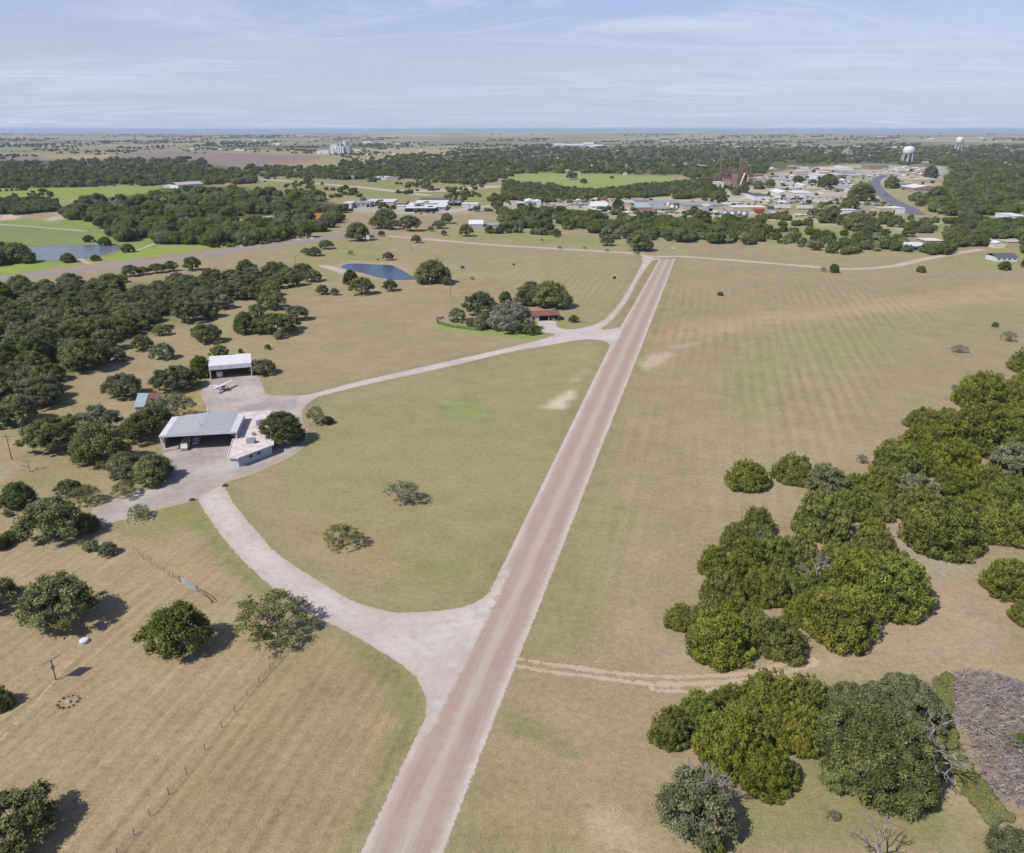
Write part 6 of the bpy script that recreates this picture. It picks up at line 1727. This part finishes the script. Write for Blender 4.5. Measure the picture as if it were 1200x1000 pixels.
# bins and tanks
def bin_(x, yb, yt, wpx, mat, label, name='grain_bin', cat='grain bin', group='grain bins', dome=.32):
    X, Y, _ = P(x, yb); r = wpx / scale_at(yb) / 2
    h = max(3, (yb - yt) / scale_at(yb) * 1.0)
    e_ = tag(empty(name, (X, Y, 0)), label, cat, group)
    MB().lathe((0, 0), [(r, 0), (r, h * .8)], 20).build('wall', mat, e_, True)
    MB().lathe((0, 0), [(r * 1.03, h * .8 + .02), (r * .5, h * .8 + r * dome), (.2, h * .8 + r * dome * 1.5)], 20).build('roof', mat, e_)
    if group == 'grain bins':
        MB().box(-.5, .5, -r - .12, -r + .05, .3, 2.2).build('hatch', DARK, e_)
for i, (x, yb, yt, w_) in enumerate([(849.7, 254.5, 246.2, 7.6), (858.6, 254.9, 246.4, 8.0), (866.4, 253.2, 246.2, 4.2), (872.6, 255, 247, 7.4)]):
    bin_(x, yb, yt, w_, GALV, ['ribbed steel grain bin, leftmost of four', 'ribbed steel grain bin, second of four', 'narrow steel grain bin, third of four', 'ribbed steel grain bin with a cone top, rightmost of four'][i])
bin_(782.3, 246.3, 235.6, 2.8, CREAM, 'tall cream silo in the works yard', 'silo', 'silo', 'tanks in the works yard', .2)
bin_(788, 245.6, 240, 4.2, CREAM, 'squat cream tank in the works yard, left of two', 'storage_tank', 'tank', 'tanks in the works yard')
bin_(793, 245.6, 240.6, 4.0, GALV, 'squat pale tank in the works yard, right of two', 'storage_tank', 'tank', 'tanks in the works yard')
bin_(939.5, 240.5, 235.8, 3.2, GALV, 'grey tank between the trailers and the halls', 'storage_tank', 'tank', 'tanks in the works yard')
# rusty mill
X0, Y0, _ = P(862, 218); sc0 = 1 / scale_at(217)
e = tag(empty('rusty_mill', (X0, Y0, 0)), 'derelict rust red mill with thin towers and chutes', 'mill')
def mx(px_): return (px_ - 862) * sc0
def box_m(xa, xb, y0, d, ya, yt_, mat, nm):
    MB().box(mx(xa), mx(xb), y0, y0 + d, (218 - ya) * sc0, (218 - yt_) * sc0).build(nm, mat, e)
box_m(857, 863.5, 0, 10, 218, 204, RUST, 'mill_house')
def frame(xa, xb, y0, d, lo_, hi_, nfl, mat):
    m2 = MB(); x0_, x1_ = mx(xa), mx(xb)
    for fx in (x0_, (x0_ + x1_) / 2, x1_):
        for fy in (y0, y0 + d): m2.box(fx - .3, fx + .3, fy - .3, fy + .3, (218 - lo_) * sc0, (218 - hi_) * sc0)
    for k in range(nfl + 1):
        z = (218 - lo_) * sc0 + ((lo_ - hi_) * sc0) * k / nfl
        m2.box(x0_ - .3, x1_ + .3, y0 - .35, y0 + .35, z - .25, z + .25); m2.box(x0_ - .3, x1_ + .3, y0 + d - .35, y0 + d + .35, z - .25, z + .25)
        if k < nfl and k % 2: m2.box(x0_ + .4, (x0_ + x1_) / 2, y0 + .4, y0 + d * .7, z, z + (lo_ - hi_) * sc0 / nfl * .8)
    m2.build('steel_frame', mat, e)
frame(857, 863.5, 0, 10, 204, 199, 2, RUST); frame(847, 856, 2, 10, 208, 200, 3, RUSTD); frame(869, 878.5, 3, 10, 206, 198, 4, RUST); frame(879, 886, 6, 8, 216, 206, 4, RUSTD); frame(838, 846, 8, 8, 214, 206, 3, RUSTD)
box_m(869, 877, 14, 8, 216, 206, RUSTD, 'mill_house'); box_m(871, 874.5, 5, 5, 206, 200.5, RUST, 'hopper')
box_m(847, 856, 3, 12, 217, 208, paint('faded_pink_sheet', (190, 150, 138), .9, .1, 0, .15, .3), 'mill_house')
box_m(848, 855, -6, 5, 218, 213, GREYR, 'lean_to'); box_m(840, 847, 10, 12, 212, 205, RUSTD, 'mill_house')
box_m(864, 869, 5, 8, 216, 210, RUSTD, 'mill_house')
def lattice(px_, y0, top, w_, mat):
    m2 = MB(); x = mx(px_); h = (218 - top) * sc0; n = 9
    for sx_, sy_ in ((-1, -1), (1, -1), (1, 1), (-1, 1)):
        m2.tube((x + sx_ * w_, y0 + sy_ * w_, 0), (x + sx_ * w_ * .45, y0 + sy_ * w_ * .45, h), .35, .22, 4)
    for k in range(n):
        for a_, b_ in (((-1, -1), (1, -1)), ((1, -1), (1, 1)), ((1, 1), (-1, 1)), ((-1, 1), (-1, -1))):
            f0, f1 = k / n, (k + 1) / n; s0, s1_ = w_ * (1 - .55 * f0), w_ * (1 - .55 * f1)
            m2.tube((x + a_[0] * s0, y0 + a_[1] * s0, h * f0), (x + b_[0] * s1_, y0 + b_[1] * s1_, h * f1), .2, None, 3)
            m2.tube((x + a_[0] * s0, y0 + a_[1] * s0, h * f0), (x + b_[0] * s0, y0 + b_[1] * s0, h * f0), .2, None, 3)
    m2.box(x - w_ * .8, x + w_ * .8, y0 - w_ * .8, y0 + w_ * .8, h * .86, h * .93)
    m2.build('lattice_tower', mat, e)
lattice(873, 8, 190, 1.3, RUSTD); lattice(849.5, 12, 194, 1.2, RUST); lattice(844.5, 8, 185, 1.6, paint('faded_rust', (172, 142, 130), .9, .1, 0, .15, .3)); lattice(854, 6, 186, 1.5, RUSTD); lattice(866, 3, 186, 1.5, RUST)
MB().tube((mx(844.5), 8, 33 * sc0), (mx(836), 12, 18 * sc0), .4).build('chute', GREYR, e)
MB().tube((mx(871), -2, 14 * sc0), (mx(866), -4, 0), 1.4, 1.0, 8).build('chute', WHITE, e)
MB().tube((mx(873), 2, 20 * sc0), (mx(864), 2, 26 * sc0), .6).build('conveyor', RUST, e)
# water towers
def water_tower(x, yb, ytop, wpx, label):
    X, Y, _ = P(x, yb); px1 = 1 / scale_at(yb)
    Hh = (yb - ytop) * px1; r = wpx * px1 / 2; tz = Hh * .50
    e_ = tag(empty('water_tower', (X, Y, 0)), label, 'water tower', 'water towers')
    MB().lathe((0, 0), [(r * .25, tz - r * .25), (r * .75, tz - r * .08), (r, tz + r * .15), (r, Hh - r * .55), (r * .9, Hh - r * .3), (r * .6, Hh - r * .1), (r * .15, Hh)], 28).build('tank', WHITE, e_, True)
    for k in range(8):
        a_ = 2 * math.pi * (k + .5) / 8
        MB().tube((r * 1.05 * math.cos(a_), r * 1.05 * math.sin(a_), 0), (r * .95 * math.cos(a_), r * .95 * math.sin(a_), tz + r * .2), r * .07, None, 8).build('leg', WHITE, e_)
    MB().tube((0, 0, 0), (0, 0, tz), r * .16, None, 10).build('riser', WHITE, e_)
    m2 = MB()
    for k in range(24):
        a0, a1 = 2 * math.pi * k / 24, 2 * math.pi * (k + 1) / 24
        m2.tube((r * 1.06 * math.cos(a0), r * 1.06 * math.sin(a0), tz + r * .25), (r * 1.06 * math.cos(a1), r * 1.06 * math.sin(a1), tz + r * .25), r * .03, None, 4)
    m2.build('walkway', STEEL, e_)
    m2 = MB()
    for k in range(8):
        a0, a1 = 2 * math.pi * (k + .5) / 8, 2 * math.pi * (k + 1.5) / 8
        m2.tube((r * 1.02 * math.cos(a0), r * 1.02 * math.sin(a0), tz * .12), (r * .98 * math.cos(a1), r * .98 * math.sin(a1), tz * .95), r * .018, None, 3)
        m2.tube((r * 1.02 * math.cos(a1), r * 1.02 * math.sin(a1), tz * .12), (r * .98 * math.cos(a0), r * .98 * math.sin(a0), tz * .95), r * .018, None, 3)
    m2.build('bracing', STEEL, e_)
water_tower(1062.8, 191.0, 172.4, 13, 'white water tower on many legs, the nearer of two')
water_tower(1122.6, 176.5, 161.4, 8.2, 'white water tower on many legs, the farther of two')
# courthouse
X, Y, _ = P(994.5, 183.5); s = 1 / scale_at(183)
e = tag(empty('courthouse', (X, Y, 0)), 'tan stone courthouse with a pointed tower in the far town', 'courthouse')
MB().box(-3.6 * s, 3.6 * s, 0, 30, 0, 6.5 * s).build('wall', TANW, e)
MB().hexa([(-3.8 * s, -1, 6.5 * s + .05), (3.8 * s, -1, 6.5 * s + .05), (3.8 * s, 31, 6.5 * s + .05), (-3.8 * s, 31, 6.5 * s + .05)], [(-1.5 * s, 12, 8.2 * s), (1.5 * s, 12, 8.2 * s), (1.5 * s, 18, 8.2 * s), (-1.5 * s, 18, 8.2 * s)]).build('roof', GREYR, e)
MB().box(-2.6 * s, -.8 * s, -2, 4, 0, 8.6 * s).build('tower', TANW, e)
MB().hexa([(-2.7 * s, -2.3, 8.6 * s + .05), (-.7 * s, -2.3, 8.6 * s + .05), (-.7 * s, 4.3, 8.6 * s + .05), (-2.7 * s, 4.3, 8.6 * s + .05)], [(-1.75 * s, .9, 12 * s), (-1.65 * s, .9, 12 * s), (-1.65 * s, 1.1, 12 * s), (-1.75 * s, 1.1, 12 * s)]).build('spire', GREYR, e)
for k in range(3):
    for z in (1.6, 4.2): MB().box((-.2 + k * 1.2) * s, (.3 + k * 1.2) * s, -.08, -.002, z * s, (z + 1.3) * s).build('window', GLASS, e)
# cement works on the far left
X, Y, _ = P(395, 181); s = 1 / scale_at(181)
e = tag(empty('cement_works', (X, Y, 0)), 'pale cement works with silos and a mast on the far plain', 'factory')
for i, (xa, xb, d0, h) in enumerate([(-12, -2, 60, 8), (-9, 0, 20, 10.5), (0, 5, 10, 12), (5, 9, 30, 14.5), (9, 14, 20, 9), (-20, -12, 30, 4), (-28, -19, 60, 3.4), (-4, 2, 0, 6)]):
    MB().box(xa * s, xb * s, d0, d0 + 40, 0, h * s).build('hall', [BLUER, WHITE, SHEET, WHITE, BLUER, WHITE, WHITE, SHEET][i], e)
for i in range(4): MB().lathe((( 1 + i * 2.6) * s, -20), [(1.2 * s, 0), (1.2 * s, 8 * s), (.2 * s, 9.2 * s)], 14).build('silo', WHITE, e)
MB().tube((-1 * s, 10, 0), (2.2 * s, 10, 17.5 * s), .35 * s, .25 * s, 6).build('mast', STEEL, e)
# small roofs standing among the far trees
HOMES = [(17,170.2,9),(43,172.6,4),(50,172.8,5),(172,217.5,3),(225,175.5,5),(256,176,8),(280,177,12),(260,161,22),(298,165.6,4),(317,166,4),(324,170,8),(343,178,4),(355,160,14),(303,228,4),(258,240,6),(324,250,3),
 (416,178,17),(437,177.8,8),(458,177.8,6),(463,182.2,6),(480,182.4,10),(434,187,9),(493,178,3),(509,187.4,8),(474,194.8,9),(450,193.6,8),(439,196.4,6),(568,202.6,7),(592,201,9),(430,168,10),(448,169,8),(466,170,6),
 (602,203.4,5),(621,200,6),(664,202,6),(676,204,9),(690,196,10),(733,205.6,4),(724,178,3),(827,196,11),(803,194,3),(864,173,4),(885,173,4),(887,196,8),(932,172,4),(889,176.4,4),(942,173,7),(961,172.6,18),(905,199,4),
 (1005,173,11),(1038,174,13),(1054,173.6,13),(1022,183.4,5),(1064,169.6,3),(1053,180,4),(1091,163.6,7),(1100,175.6,4),(1127,180,5),(1085,191.4,6),(1120,182.8,3),(1165,206,12),(1170,183,10),(1110,181,6),(1033,161,6),(1150,163,5),(780,166.5,10),(795,165,6),(770,163,5)]
HOMES.sort()
for i, (x, yb, w_) in enumerate(HOMES):
    s = 1 / scale_at(yb); W = w_ * s; X, Y, _ = P(x, yb)
    h = 1.5 * s if yb < 185 else 1.9 * s
    h = min(max(h, 4.5), 10)
    e_ = tag(empty('distant_house', (X, Y, 0), random.uniform(-.15, .15)), f'small pale roof among the far trees, {ORD[i % 35 + 1]} from the ' + ('far left' if i < 35 else 'middle going right'), 'house', 'pale roofs scattered among the far trees')
    D = min(40, max(10, W * .6))
    MB().box(-W / 2, W / 2, 0, D, 0, h * .7).build('wall', [WHITE, TANW, CREAM][i % 3], e_)
    gable(MB(), -W / 2, W / 2, 0, D, h * .7 + .05, h * .4, .4, .3).build('roof', [WHITER, WHITER, TANR, GREYR][i % 4], e_)
# white industrial estate north
for i, (xa, xb, yb, h) in enumerate([(649,662,171,2.2),(663,672,172,2.6),(673,684,171.4,2.4),(684,696,170.6,3.2),(690,700,173,2.0),(696,707,172.6,2.6)]):
    s = 1 / scale_at(yb); X, Y, _ = P(xa, yb)
    e_ = tag(empty('white_factory', (X, Y, 0)), f'white factory hall in the far northern estate, {ORD[i + 1]} from left', 'factory', 'white halls of the far estate')
    MB().box(0, (xb - xa) * s, 0, 90, 0, h * s * .6).build('wall', WHITE, e_)
    gable(MB(), 0, (xb - xa) * s, 0, 90, h * s * .6 + .05, h * s * .4, 1, .4).build('roof', WHITER, e_)
# cars
cm = [WHITE, paint('silver_paint', (180, 184, 190), .3, .5), paint('black_paint', (50, 52, 58), .3, .5), paint('red_paint', (150, 60, 56), .3, .5), bpy.data.materials['blue_paint']]
cn = ['white', 'silver', 'black', 'red', 'blue']
k = 0
for px_, py_, rzz, lb in [(437, 264, .3, 'white car at the highway junction before the warehouses'), (447, 266.5, .2, 'dark car under the trees at the highway junction'), (1037.5, 229.2, 2.0, 'dark car driving on the curving road'), (680, 243.3, .1, 'dark car in the yard left of the white house'), (1046, 202.6, .1, 'white car on the main road before the shops'), (1012, 203, .1, 'silver car at the end of the car lot')]:
    vehicle('car', [WHITE, cm[2], cm[2], cm[2], WHITE, cm[1]][k], P(px_, py_), rzz, lb, None); k += 1
for i in range(10):
    vehicle(['car', 'pickup'][i % 2], cm[[0, 1, 2, 4, 0, 2, 1, 3, 0, 1][i]], P(903 + i * 2.5, 234.2 + (i % 3) * .12), R(80), f'{cn[[0, 1, 2, 4, 0, 2, 1, 3, 0, 1][i]]} car parked before the cream hall, {ORD[i + 1]} from left', 'cars parked before the cream hall')
for i in range(14):
    vehicle(['car', 'pickup'][i % 2], cm[i % 5], P(984 + i * 2.2, 206.6 + (i % 2) * .7), R(85), f'{cn[i % 5]} car on the town car lot, {ORD[i + 1]} from left', 'cars on the town car lot', s=1.2)
for i in range(7):
    vehicle('car', cm[[3, 0, 3, 1, 2, 0, 1][i]], P(968 + i * 4.2, 231 + (i % 3) * .5), R(30 * i), f'{cn[[3, 0, 3, 1, 2, 0, 1][i]]} car in the roadside yard, {ORD[i + 1]} from left', 'cars in the roadside yard')
for i, (px_, py_) in enumerate([(929, 253.4), (935, 252.6), (941, 253)]):
    vehicle('pickup', [GALV, paint('green_paint', (96, 130, 100), .4, .4), CREAM][i], P(px_, py_), R(15 * i), f'old farm truck in the meadow below the trailers, {ORD[i + 1]} from left', 'old farm trucks', 'pickup_truck', 'truck')

# the many small roofs of the town
rt = random.Random(11)
rows = [((910, 1005), 198.6, 'the back street of the town'), ((1018, 1108), 206.5, 'the shops beyond the curve'), ((905, 1020), 212.2, 'the street behind the car lot'), ((902, 1010), 217.5, 'the middle street of the town'), ((905, 1000), 222.4, 'the lane before the town trees'),
        ((890, 1010), 232.8, 'the road front by the cream hall'), ((700, 850), 250.6, 'the works yard'), ((850, 1000), 238.6, 'the road front above the trailers'), ((640, 700), 241.5, 'the paved yard'), ((640, 760), 236.4, 'the yard beyond the belt of trees'), ((880, 1000), 253, 'the meadow yard'), ((905, 1015), 207.5, 'the row facing the mill road'), ((1050, 1105), 212.6, 'the row behind the long cream hall'), ((940, 1010), 202.5, 'the block behind the white garage'), ((1018, 1110), 198.5, 'the far edge of the shops'), ((880, 905), 221, 'the corner by the mill'), ((1110, 1200), 192, 'the far right wood'), ((900, 1060), 184, 'the wood behind the town'), ((1080, 1200), 178, 'the wood by the farther water tower'), ((800, 900), 190, 'the wood behind the mill'), ((600, 800), 190, 'the wood beyond the green meadow'), ((400, 560), 186, 'the wood left of centre')]
for (xa, xb), yb, plc in rows:
    n = int((xb - xa) / (5.0 if 'wood' not in plc else 8.0)); i = 0
    for k in range(n):
        x = xa + (k + rt.uniform(.1, .9)) * (xb - xa) / n
        if rt.random() < .15: continue
        y_ = yb + rt.uniform(-1.3, 1.3); wpx = rt.uniform(3.5, 8.5); hp = rt.uniform(1.6, 3.0); s = 1 / scale_at(y_)
        if 'wood' in plc: wpx *= .7; y_ = yb + rt.uniform(-6, 6); s = 1 / scale_at(y_)
        i += 1
        cn_, rm = rt.choice([('white', WHITER), ('white', WHITER), ('grey', GREYR), ('tan', TANR), ('pale grey', SHEET), ('pale tan', TANR), ('blue grey', BLUER)])
        X, Y, _ = P(x, y_); W = wpx * s; H_ = min(hp * s, 7.5) * (.8 if 'wood' in plc else 1); D = min(28, max(9, W * rt.uniform(.5, 1)))
        e_ = tag(empty('town_building', (X, Y, 0), rt.uniform(-.35, .35)), f'small {cn_} roofed building in {plc}, {ORD[i]} from left', 'building', 'small buildings of the town')
        wm_ = rt.choice([WHITE, CREAM, TANW, SHEET, BRNW])
        MB().box(-W / 2, W / 2, 0, D, 0, H_ * .75).build('wall', wm_, e_)
        if rt.random() < .5: gable(MB(), -W / 2, W / 2, 0, D, H_ * .75 + .06, H_ * .3, .4, .3).build('roof', rm, e_)
        else: MB().box(-W / 2 - .4, W / 2 + .4, -.4, D + .4, H_ * .75 + .003, H_ * .75 + .35).build('roof', rm, e_)
        if yb > 205: MB().box(-W * .2, W * .05, -.06, -.003, 0, H_ * .5).build('door', DARK, e_)
# parked cars and trucks about town
lots = [((690, 760), 246.6, 'the yard behind the belt of trees'), ((905, 975), 214.9, 'the street behind the car lot'), ((1020, 1075), 201.8, 'the main street'), ((800, 880), 252.2, 'the works yard'), ((480, 520), 250.4, 'the warehouse forecourt'), ((940, 1000), 219.8, 'the middle street'), ((1065, 1110), 205.2, 'the shop car park')]
for (xa, xb), yb, plc in lots:
    n = int((xb - xa) / 5); i = 0
    for k in range(n):
        i += 1; c = rt.randrange(5)
        vehicle(rt.choice(['car', 'pickup', 'car']), cm[c], P(xa + (k + rt.uniform(.1, .9)) * 5, yb + rt.uniform(-.5, .5)), rt.uniform(0, 6), f'{cn[c]} car parked in {plc}, {ORD[i]} from left', 'cars parked about the town', s=1.1)
SC.cycles.use_denoising = True
SC.cycles.max_bounces = 6
SC.cycles.transparent_max_bounces = 8
SC.cycles.volume_bounces = 0
SC.cycles.sample_clamp_indirect = 4
